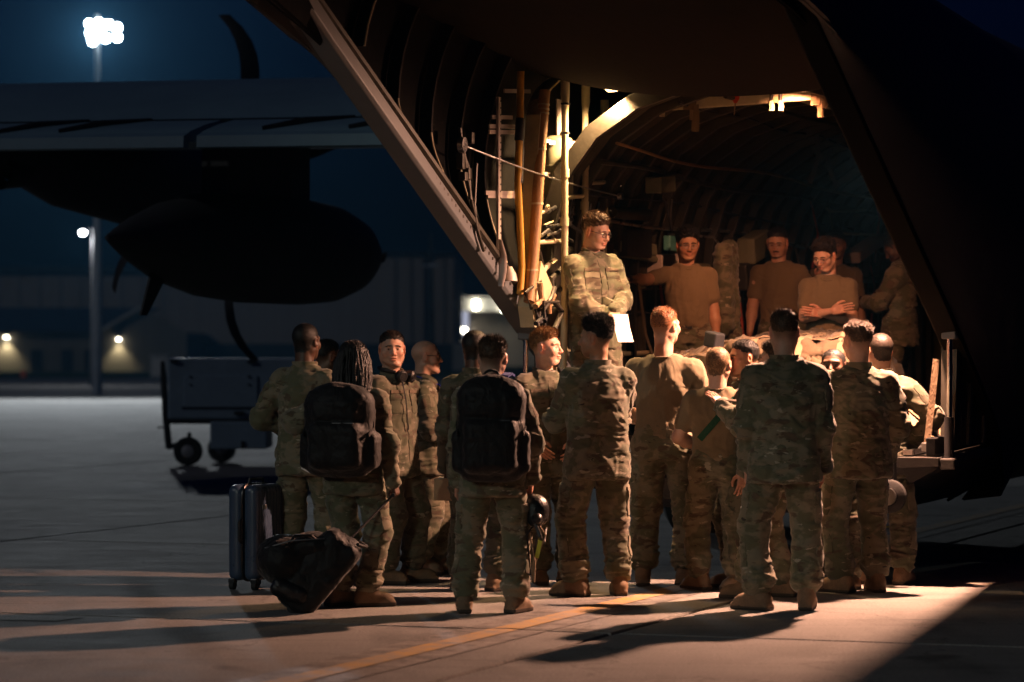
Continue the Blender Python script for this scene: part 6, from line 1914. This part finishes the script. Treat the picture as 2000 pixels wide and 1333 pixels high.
# -- headset round the neck of the man facing us
I = PPL['headset']; k = I['k']
hs_ = worn('headset', 'headset', 'black headset hanging round the neck of the soldier facing us', 'headset')
ctr = Vector((0, 0.0, 1.515 * k))
mb = MB(); mb.tube([ctr + Vector((math.sin(t) * 0.092, math.cos(t) * 0.098 - 0.015, 0.012 - 0.02 * math.cos(t))) for t in np.linspace(R(40), R(320), 19)], 0.013, 8)
mb.build('headband', M_LEATH, hs_, smooth=True)
for sx in (-1, 1):
    MB().lathe(ctr + Vector((sx * 0.055, 0.105, -0.03)), (sx * 0.3, 1, -0.2), [(-0.03, 0.036), (-0.015, 0.044), (0.015, 0.044), (0.028, 0.03)], 16).build('ear_cup', M_LEATH, hs_, smooth=True)
MB().tube([ctr + Vector((-0.09, 0.06, -0.02)), ctr + Vector((-0.07, 0.13, -0.05)), ctr + Vector((0, 0.15, -0.06))], 0.005, 6).build('microphone_boom', M_DARKPL, hs_, smooth=True)
MB().tube([ctr + Vector((0.06, 0.12, -0.06)), ctr + Vector((0.06, 0.15, -0.2)), ctr + Vector((0.03, 0.15, -0.4))], 0.004, 6).build('cord', M_DARKPL, hs_, smooth=True)

# -- ear defenders on the profile man
I = PPL['earmuffs']
ed = worn('earmuffs', 'ear_defenders', 'glossy black ear defenders worn by the soldier in profile', 'ear defenders')
def EH(pts): return [Vector(q) for q in I['pose'](np.array(pts, float), True)]
for sx in (-1, 1):
    c_, e_ = EH([(sx * 0.078, -0.010, -0.002), (sx * 0.13, -0.010, -0.002)])
    MB().lathe(c_, e_ - c_, [(-0.004, 0.036), (0.008, 0.043), (0.028, 0.043), (0.042, 0.036), (0.05, 0.02)], 20).build('ear_cup', M_LEATH, ed, smooth=True)
MB().tube(EH([(math.sin(t) * 0.105, -0.012, 0.008 + math.cos(t) * 0.130) for t in np.linspace(-R(92), R(92), 17)]), 0.009, 8).build('headband', M_LEATH, ed, smooth=True)
# teal band on his wrist
sh, el, wr = I['arm'][0][:3]
d_ = Vector(wr - el).normalized(); c0 = Vector(wr) - d_ * 0.03
MB().lathe(c0, d_, [(0, 0.034), (0.05, 0.036)], 14).build('wrist_band', M_TEALB, I['root'], smooth=True)

# -- neck cord of the bald man
I = PPL['bald']; k = I['k']
pts = [(math.sin(t) * 0.093 * k, math.cos(t) * 0.098 * k - 0.005, 1.50 * k - 0.035 * math.cos(t)) for t in np.linspace(R(20), R(340), 17)]
MB().strap(pts, 0.026, 0.005, (0, 0.5, 1)).build('neck_cord', M_BLUE, I['root'], smooth=True)
for sx in (-1, 1):
    MB().strap([(sx * 0.03 * k, 0.09 * k, 1.465 * k), (sx * 0.06 * k, 0.135 * k, 1.40 * k), (sx * 0.03 * k, 0.155 * k, 1.30 * k), (0, 0.165 * k, 1.20 * k)], 0.022, 0.005, (0, 1, 0.4)).build('neck_cord', M_BLUE, I['root'], smooth=True)
# -- green sling across the short man's back
I = PPL['short_tee']; k = I['k']
bvh = BVHTree.FromPolygons(I['coatV'].tolist(), I['coatF'].tolist())
pts = []
for t in np.linspace(0, 1, 14):
    o = Vector((0.13 * k - 0.26 * k * t, -0.5, (1.42 - 0.30 * t) * k))
    h_ = bvh.ray_cast(o, Vector((0, 1, 0)))[0]
    if h_ is not None: pts.append(h_ + Vector((0, -0.006, 0)))
MB().strap(pts, 0.045, 0.008, (0, -1, 0)).build('sling_strap', M_GREENS, I['root'], smooth=True)
# -- officer's paper and wristwatch
I = PPL['officer']
wl_, wr_ = I['arm'][0], I['arm'][1]
pm = (Vector(wl_[2]) + Vector(wr_[2])) / 2 + Vector((-0.0, 0.105, -0.045))
pap = worn('officer', 'paper_sheet', 'white folded paper held by the officer on the ramp', 'paper')
mb = MB(); rows = []
ax_ = Vector((1, 0.15, 0)).normalized(); dn = Vector((0.05, 0.35, -1)).normalized()
for j in range(7):
    rows.append([pm + ax_ * ((i / 6 - 0.5) * 0.15) + dn * ((j / 6 - 0.25) * 0.21) + Vector((0, 0.012 * math.sin(i / 6 * 3.1) + (0.02 if j > 3 else 0) * (j - 3) / 3, 0)) for i in range(7)])
mb.shell(rows, 0.0012).build('sheet', M_PAPER, pap, smooth=True)
def watch(key, side):
    I = PPL[key]; sh, el, wr = I['arm'][side][:3]
    d_ = Vector(wr - el).normalized(); c0 = Vector(wr) - d_ * 0.012
    w_ = MB().lathe(c0, d_, [(-0.012, 0.0305), (0.012, 0.0295)], 16).build('wristwatch', M_DARKPL, I['root'], smooth=True)
    palm = Vector(I['arm'][side][4]); nn = -(palm - d_ * palm.dot(d_)).normalized()
    MB().lathe(c0 + nn * 0.030, nn, [(0, 0.019), (0.008, 0.018)], 14).build('watch_face', M_STEEL, w_, smooth=True)
watch('officer', 0); watch('reach', 0)
# -- pale folded sheet tucked at the far-left soldier's hip
I = PPL['far_left']
ps = worn('far_left', 'folded_sheet', 'small pale folded sheet at the hip of the soldier at far left', 'paper')
MB().box((0.10, -0.165, 0.845), (0.085, 0.012, 0.10), Matrix.Rotation(R(25), 3, 'Y')).build('sheet', M_PAPER, ps, bevel=0.004)

# -- flight gear dangling from the backpack man's right hand
I = PPL['pack']; wr = Vector(I['arm'][1][2])
g = worn('pack', 'flight_gear', 'black helmet and mask hanging from the hand of the man with the backpack', 'flight gear')
c_ = wr + Vector((0.03, 0.01, -0.19))
s = Sdf(c_ - Vector((0.2, 0.2, 0.25)), c_ + Vector((0.2, 0.2, 0.22)), 0.009)
s.ell(c_, (0.085, 0.10, 0.095), 0); s.ell(c_ + Vector((0.0, 0.02, -0.05)), (0.075, 0.085, 0.06), 0.03)
s.ell(c_ + Vector((0, -0.06, -0.06)), (0.05, 0.045, 0.05), 0.02); s.ell(c_ + Vector((0.01, 0.0, -0.045)), (0.055, 0.07, 0.05), 0.01, op='cut')
sdf_obj('helmet_shell', s, M_LEATH, g)
MB().tube([c_ + Vector((0.0, -0.09, -0.08)), c_ + Vector((0.03, -0.12, -0.16)), c_ + Vector((0.05, -0.06, -0.2)), c_ + Vector((0.06, 0.02, -0.12))], 0.012, 8).build('mask_hose', M_LEATH, g, smooth=True)
MB().lathe(c_ + Vector((0.01, -0.10, -0.05)), (0.2, -1, -0.2), [(0, 0.035), (0.03, 0.03), (0.045, 0.015)], 14).build('mask_valve', M_DARKPL, g, smooth=True)
for q in range(3):
    rr_ = random.Random(q)
    MB().tube([wr + Vector((0.0, 0.02, -0.09)), c_ + Vector((rr_.uniform(-0.09, 0.09), rr_.uniform(-0.1, 0.0), 0.03)), c_ + Vector((rr_.uniform(-0.06, 0.1), -0.09, -0.15)), c_ + Vector((rr_.uniform(-0.04, 0.09), -0.08, -0.30 - 0.05 * q))], 0.006, 6).build('cord', (M_DARKPL, M_STRAP, M_LEATH)[q], g, smooth=True)
M_YTAG = simple('yellow_tag', (0.45, 0.50, 0.05), 0.5)
MB().box(c_ + Vector((0.02, -0.09, -0.24)), (0.025, 0.005, 0.11), Matrix.Rotation(0.2, 3, 'Y')).build('yellow_tag', M_YTAG, g)
# clip and loose laces on the right trouser leg
lg = I['legs'][1]
for q in range(3):
    a_ = Vector(lg[1]) + Vector((0.085, -0.05, 0.05 - q * 0.03)); b_ = Vector(lg[2]) + Vector((0.10 + q * 0.01, -0.06, 0.10))
    MB().tube([a_, a_.lerp(b_, 0.5) + Vector((0.02, -0.02, 0)), b_], 0.004, 5).build('lace', M_STRAP, I['root'], smooth=True)

# -- upright hard suitcase
def ground_at(px, p): return Vector(((px - 1000) / p, F_PX / p, 0))
M_SHELL = simple('blue_grey_polycarbonate', (0.040, 0.062, 0.105), 0.3, 0, 0.15, 9, 0.15, 120, 0.5)
sc_ = empty('suitcase', ground_at(500, 287), R(-24)); tag(sc_, 'blue grey hard-shell suitcase standing upright at far left of the group', 'suitcase')
for sx in (-1, 1):
    s = Sdf((-0.16, -0.26, 0.04), (0.16, 0.26, 0.76), 0.009)
    s.rbox((sx * 0.060, 0, 0.385), (0.058, 0.20, 0.325), 0.05, 0)
    V, Fq = s.mesh(); V = relax(V, Fq, 2)
    nn = normals(V, Fq)
    groove = (np.abs(((V[:, 1] / 0.044) % 1.0) - 0.5) < 0.13) & (np.abs(nn[:, 0]) > 0.7)
    V[groove] -= nn[groove] * 0.006
    o = bpy.data.objects.new('shell_half', fast_mesh('shell_half', V, Fq, M_SHELL)); link(o, sc_)
zp = []
for t in np.linspace(0, 2 * math.pi, 41):
    cx_, cz_ = math.cos(t), math.sin(t)
    zp.append((0, 0.202 * math.copysign(abs(cx_) ** 0.35, cx_), 0.385 + 0.327 * math.copysign(abs(cz_) ** 0.35, cz_)))
MB().tube(zp, 0.009, 6, cap=False).build('zip_band', M_DARKPL, sc_, smooth=True)
for x_ in (-0.085, 0.085):
    for y_ in (-0.17, 0.17):
        w_ = MB().lathe((x_, y_, 0.03), (1, 0, 0), [(-0.02, 0.022), (-0.015, 0.03), (0.015, 0.03), (0.02, 0.022)], 14).build('spinner_wheel', M_TYRE, sc_, smooth=True)
        MB().box((x_, y_, 0.062), (0.05, 0.05, 0.035)).build('wheel_fork', M_DARKPL, w_, bevel=0.008)
MB().tube([(0.0, -0.10, 0.715), (0.0, -0.09, 0.745), (0.0, 0.09, 0.745), (0.0, 0.10, 0.715)], 0.011, 8).build('top_handle', M_DARKPL, sc_, smooth=True)
MB().tube([(0.0, -0.205, 0.32), (0.0, -0.236, 0.34), (0.0, -0.236, 0.46), (0.0, -0.205, 0.48)], 0.010, 8).build('side_handle', M_DARKPL, sc_, smooth=True)
MB().box((0.120, -0.10, 0.56), (0.006, 0.06, 0.03)).build('badge', M_STEEL, sc_, bevel=0.003)

# -- tipped black roller bag pulled by the woman, with a duffel strapped on
gb = ground_at(606, 315)
rb = empty('roller_bag', gb, 0); tag(rb, 'black wheeled bag tipped on its wheels with the handle pulled out', 'roller bag')
s = Sdf((-0.45, -0.3, -0.02), (0.5, 0.3, 0.62), 0.011)
Rb = Matrix.Rotation(R(40), 4, 'Y')
s.rbox((0.055, 0, 0.235), (0.125, 0.175, 0.275), 0.05, 0, rot=Rb)
s.rbox((-0.05, -0.0, 0.30), (0.06, 0.15, 0.18), 0.05, 0.02, rot=Rb)
sdf_obj('bag_body', s, M_BLACKCLOTH, rb, 1, (77, 0.010))
s = Sdf((-0.36, -0.3, -0.02), (0.1, 0.3, 0.35), 0.010)
s.rbox((-0.115, -0.07, 0.135), (0.115, 0.13, 0.055), 0.04, 0, rot=Matrix.Rotation(R(22), 4, 'Y'))
sdf_obj('front_pocket', s, M_LEATH, rb, 1, (78, 0.008))
for y_ in (-0.14, 0.14):
    w_ = MB().lathe((-0.10 if y_ < 0 else 0.02, y_, 0.038), (0, 1, 0), [(-0.018, 0.03), (-0.014, 0.038), (0.014, 0.038), (0.018, 0.03)], 16).build('wheel', M_TYRE, rb, smooth=True)
    MB().box((-0.08 if y_ < 0 else 0.03, y_, 0.075), (0.05, 0.05, 0.07), Matrix.Rotation(R(30), 3, 'Y')).build('wheel_bracket', M_DARKPL, w_, bevel=0.008)
I = PPL['woman']; wrw = I['root'].matrix_basis @ Vector(I['arm'][1][2]) + Vector((0.0, 0, -0.09)) - gb
for y_ in (-0.06, 0.06):
    MB().tube([(0.20, y_, 0.40), (wrw.x, wrw.y + y_ * 0.8, wrw.z)], 0.0085, 8).build('handle_rod', M_DARKPL, rb, smooth=True)
MB().tube([(wrw.x, wrw.y - 0.07, wrw.z), (wrw.x, wrw.y + 0.07, wrw.z)], 0.013, 8).build('grip', M_DARKPL, rb, smooth=True)
MB().tube([(0.30, -0.12, 0.42), (0.345, -0.06, 0.40), (0.345, 0.06, 0.40), (0.30, 0.12, 0.42)], 0.012, 8).build('top_handle', M_BLACKCLOTH, rb, smooth=True)
db = empty('duffel_bag', gb, 0); tag(db, 'round black duffel resting on the tipped roller bag', 'duffel bag')
s = Sdf((-0.45, -0.32, 0.1), (0.4, 0.3, 0.64), 0.011)
s.ell((-0.165, -0.02, 0.325), (0.165, 0.2, 0.15), 0); s.ell((0.04, -0.04, 0.415), (0.16, 0.15, 0.075), 0.05); s.ell((0.2, -0.02, 0.40), (0.11, 0.12, 0.06), 0.03)
sdf_obj('duffel_body', s, M_BLACKCLOTH, db, 1, (79, 0.011))
MB().tube([(-0.12, -0.17, 0.43), (-0.08, -0.2, 0.48), (0.02, -0.19, 0.48), (0.06, -0.15, 0.44)], 0.010, 6).build('carry_loop', M_BLACKCLOTH, db, smooth=True)
MB().tube([(-0.27, -0.15, 0.40), (-0.1, -0.21, 0.45), (0.1, -0.18, 0.46)], 0.005, 6).build('zip', M_ZIP, db, smooth=True)

# -- tan box carried low by the soldier hidden behind the backpack man
I = PPL['behind_pack']; wr = Vector(I['arm'][0][2])
bx = worn('behind_pack', 'card_box', 'small tan card box held low left of the backpack man', 'box')
M_CARD = simple('brown_card', (0.30, 0.20, 0.11), 0.8, 0, 0.15, 9, 0.2, 50)
MB().box(wr + Vector((0.0, 0.02, -0.155)), (0.14, 0.17, 0.15)).build('box_body', M_CARD, bx, bevel=0.004)
MB().box(wr + Vector((0.0, 0.02, -0.078)), (0.145, 0.03, 0.004)).build('tape', M_PAPER, bx)

# ================================================================== LOAD ON THE RAMP
ld = empty('cargo_load', AO, -AX); tag(ld, 'tan tarpaulin-covered load strapped down on the ramp', 'cargo load')
s = Sdf((-1.2, 0.0, 0.9), (1.1, 2.4, 1.95), 0.02)
s.rbox((-0.05, 1.25, 1.22), (0.78, 0.68, 0.30), 0.10, 0)
s.rbox((0.22, 1.20, 1.50), (0.45, 0.52, 0.16), 0.08, 0.06); s.ell((-0.36, 1.2, 1.48), (0.38, 0.45, 0.15), 0.08); s.ell((0.12, 1.5, 1.64), (0.4, 0.35, 0.07), 0.05)
V, Fq = s.mesh(); V = relax(V, Fq, 2); V = folds(V, normals(V, Fq), [], 91, 0.8, 0.045, 1.0)
tb = bpy.data.objects.new('tarpaulin', fast_mesh('tarpaulin', V, Fq, M_TARP)); link(tb, ld)
MB().box((-0.05, 1.25, 0.965), (1.7, 1.5, 0.06)).build('pallet', M_STEEL, ld, bevel=0.01)
bvh = BVHTree.FromPolygons(V.tolist(), Fq.tolist())
def over_load(name, mat, v0, u0, v1, u1, w=0.055):
    pts = []
    for t in np.linspace(0, 1, 26):
        o = Vector((v0 + (v1 - v0) * t, u0 + (u1 - u0) * t, 3.0))
        h_ = bvh.ray_cast(o, Vector((0, 0, -1)))[0]
        pts.append((h_ + Vector((0, 0, 0.012))) if h_ is not None else Vector((o.x, o.y, 0.98)))
    return MB().strap(pts, w, 0.008, (0, 0, 1)).build(name, mat, ld, smooth=True)
for v_ in (-0.72, -0.4, -0.05, 0.3, 0.6): over_load('net_strap', M_STRAP, v_, 0.45, v_ + 0.02, 2.05)
for u_ in (0.75, 1.1, 1.5): over_load('net_strap', M_STRAP, -0.95, u_, 0.8, u_ + 0.03)
over_load('net_strap', M_OLIVESTRAP, -0.8, 0.55, 0.6, 1.9)
for (v_, u_, z_, sz) in (tuple(on_u(1395, 664, 0.45)) + ((0.12, 0.10, 0.11),), (-0.34, 0.62, 1.53, (0.2, 0.16, 0.10)), (-0.02, 0.5, 1.30, (0.16, 0.10, 0.10)), (-0.5, 0.62, 1.44, (0.16, 0.12, 0.1))):
    MB().box((v_, u_, z_), sz, Matrix.Rotation(R(20 * v_ * 5), 3, 'Z') @ Matrix.Rotation(0.2, 3, 'Y')).build('edge_protector', M_DARKM if sz[2] > 0.105 else M_TARP, ld, bevel=0.012)
# straps down to the starboard corner of the ramp
for a_, b_ in (((0.66, 0.72, 1.58), (1.40, 0.15, 1.00)), ((0.68, 0.86, 1.55), (1.40, 0.55, 1.02)), ((0.64, 0.60, 1.50), (1.12, 0.05, 0.97)), ((0.6, 0.57, 1.40), (0.75, 0.02, 0.97))):
    MB().strap([a_, Vector(a_).lerp(Vector(b_), 0.5) + Vector((0, 0, -0.02)), b_], 0.05, 0.006, (0.4, -1, 0.2)).build('tie_strap', M_STRAP, ld)
sp = empty('loose_strap', AO, -AX); tag(sp, 'pale webbing strap stretched upright beside the right ramp strut', 'strap')
MB().strap([(1.46, -0.02, 1.56), (1.43, -0.03, 1.25), (1.40, -0.05, 0.96)], 0.045, 0.006, (0.2, -1, 0)).build('webbing', M_STRAP, sp)
MB().box((1.40, -0.05, 0.955), (0.07, 0.04, 0.06)).build('ratchet', M_STEEL, sp, bevel=0.006)
# camouflage jacket hung up behind the crew
hj = empty('hung_jacket', AO, -AX); tag(hj, 'camouflage jacket hung on the wall between the two crewmen in T-shirts', 'jacket')
hp_ = on_v(1418, 560, -0.95)
s = Sdf((hp_.x - 0.25, hp_.y - 0.25, 1.3), (hp_.x + 0.25, hp_.y + 0.25, 2.7), 0.014)
ztop = on_v(1418, 468, -0.95).z
s.cone((hp_.x, hp_.y, ztop - 0.08), (hp_.x, hp_.y, ztop - 0.85), 0.05, 0.11, 0.03); s.cone((hp_.x, hp_.y - 0.1, ztop - 0.1), (hp_.x + 0.02, hp_.y - 0.13, ztop - 0.7), 0.06, 0.06, 0.04)
s.cone((hp_.x, hp_.y + 0.1, ztop - 0.08), (hp_.x, hp_.y + 0.12, ztop - 0.72), 0.06, 0.05, 0.04)
V, Fq = s.mesh(); V = folds(V, normals(V, Fq), [], 66, 0.8, 0.02, 1.2)
link(bpy.data.objects.new('jacket_body', fast_mesh('jacket_body', V, Fq, M_CAMO[2])), hj)
MB().tube([(hp_.x, hp_.y, ztop - 0.12), (hp_.x - 0.1, hp_.y, ztop + 0.02), (hp_.x - 0.5, hp_.y + 0.02, ztop + 0.05)], 0.012, 6).build('hook', M_STEEL, hj, smooth=True)
# phone of the man at the right edge
I = PPL['phone']; m_ = (Vector(I['arm'][0][2]) + Vector(I['arm'][1][2])) / 2
ph = worn('phone', 'phone', 'small dark phone in the hands of the soldier at the right of the opening', 'phone')
MB().box(m_ + Vector((0, 0.10, 0.03)), (0.072, 0.145, 0.009), Matrix.Rotation(R(35), 3, 'X')).build('phone_body', M_DARKPL, ph, bevel=0.004)
# yellow hose on the ground under the belly
ho = empty('yellow_hose', ground_at(1612, 214), 0); tag(ho, 'loose coil of thin yellow hose on the ground under the ramp', 'hose')
pts = []
for t in np.linspace(0, 6.28 * 2.3, 60):
    r_ = 0.12 + 0.03 * math.sin(t * 1.7)
    pts.append((math.cos(t) * r_ + 0.01 * t, math.sin(t) * r_ * 1.2, 0.015 + 0.05 * max(0, math.sin(t * 0.5)) * (1 if t > 6 else 0)))
M_HOSE = simple('yellow_hose', (0.45, 0.42, 0.05), 0.5)
MB().tube(pts, 0.009, 6).build('hose_coil', M_HOSE, ho, smooth=True)
MB().tube([pts[-1], (0.3, -0.1, 0.012), (0.55, 0.05, 0.012), (0.8, -0.02, 0.012)], 0.009, 6).build('hose_end', M_HOSE, ho, smooth=True)

# ================================================================== GROUND POWER CART
CY = 43.5; cp = F_PX / CY
ct = empty('ground_power_cart', (0, 0, 0)); tag(ct, 'blue grey ground power cart with tow bar at left on the apron', 'cart')
M_CART = simple('cart_blue_paint', (0.20, 0.28, 0.36), 0.5, 0, 0.15, 3, 0.1, 30)
def cx_(px): return (px - 1000) / cp
def cz_(py): return CAM_Z + (HORIZON - py) / cp
def cbox(name, x0, x1, y0, y1, d0, d1, mat, parent, bevel=0.015):
    return MB().box(((cx_(x0) + cx_(x1)) / 2, CY + (d0 + d1) / 2, (cz_(y0) + cz_(y1)) / 2), (cx_(x1) - cx_(x0), d1 - d0, cz_(y0) - cz_(y1))).build(name, mat, parent, bevel=bevel)
body_ = cbox('housing', 326, 640, 700, 820, 0.1, 1.5, M_CART, ct, 0.03)
cbox('side_panel', 358, 502, 734, 796, 0.07, 0.11, M_CART, body_, 0.008)
cbox('side_panel', 508, 620, 734, 796, 0.07, 0.11, M_CART, body_, 0.008)
cbox('panel_gap', 354, 505, 795, 799, 0.085, 0.12, M_DARKM, body_, 0)
for a, b, c, d in ((331, 347, 703, 708), (482, 500, 704, 709), (456, 476, 804, 810), (369, 373, 734, 738), (483, 488, 734, 738), (369, 373, 750, 753), (483, 488, 750, 753)):
    cbox('latch', a, b, c, d, 0.05, 0.1, M_DARKM, body_, 0.004)
cbox('frame_rail', 322, 640, 820, 829, 0.12, 1.45, M_DARKM, ct, 0.01)
cbox('battery_box', 409, 520, 824, 878, 0.08, 1.2, M_CART, ct, 0.02)
cbox('box_latch', 470, 476, 862, 876, 0.05, 0.08, M_DARKM, ct, 0.004)
for px, d in ((365, 0.0), (415, 1.25), (600, 0.0)):
    c = Vector((cx_(px), CY + 0.15 + d, 0.205))
    w_ = MB().lathe(c, (0, 1, 0), [(-0.08, 0.13), (-0.08, 0.18), (-0.05, 0.205), (0.05, 0.205), (0.08, 0.18), (0.08, 0.13)], 24).build('wheel', M_TYRE, ct, smooth=True)
    MB().lathe(c + Vector((0, -0.02, 0)), (0, 1, 0), [(-0.07, 0.06), (-0.05, 0.115), (0.05, 0.115)], 18).build('rim', M_POLE, w_, smooth=True)
    MB().tube([c, c + Vector((0, 0.2, 0.25))], 0.03, 8).build('axle_arm', M_DARKM, w_)
tb_ = MB().tube([(cx_(311), CY + 0.4, cz_(706)), (cx_(313), CY + 0.4, cz_(740)), (cx_(318), CY + 0.4, cz_(820)), (cx_(324), CY + 0.4, cz_(878))], [0.03, 0.045, 0.05, 0.05], 10).build('tow_bar', M_DARKM, ct, smooth=True)
MB().tube([(cx_(322), CY + 0.4, cz_(876)), (cx_(345), CY + 0.4, cz_(870))], 0.04, 8).build('tow_hinge', M_DARKM, ct, smooth=True)
MB().tube([(cx_(301), CY + 0.4, cz_(837)), (cx_(318), CY + 0.4, cz_(836))], 0.012, 6).build('tow_pin', M_DARKM, ct)
# ================================================================== HAZE IN THE NIGHT AIR
hz, nt, bs = mat_new('night_haze')
nt.nodes.remove(bs)
pv_n = N(nt, 'ShaderNodeVolumePrincipled')
pv_n.inputs['Color'].default_value = (0.18, 0.58, 1.0, 1.0)
pv_n.inputs['Density'].default_value = 0.0002
pv_n.inputs['Anisotropy'].default_value = 0.3
nt.links.new(pv_n.outputs[0], nt.nodes['Material Output'].inputs['Volume'])
hz_o = MB().box((150, 720, 14), (1480, 1540, 32)).build('haze', hz)
tag(hz_o, 'thin night haze over the whole apron', kind='stuff')
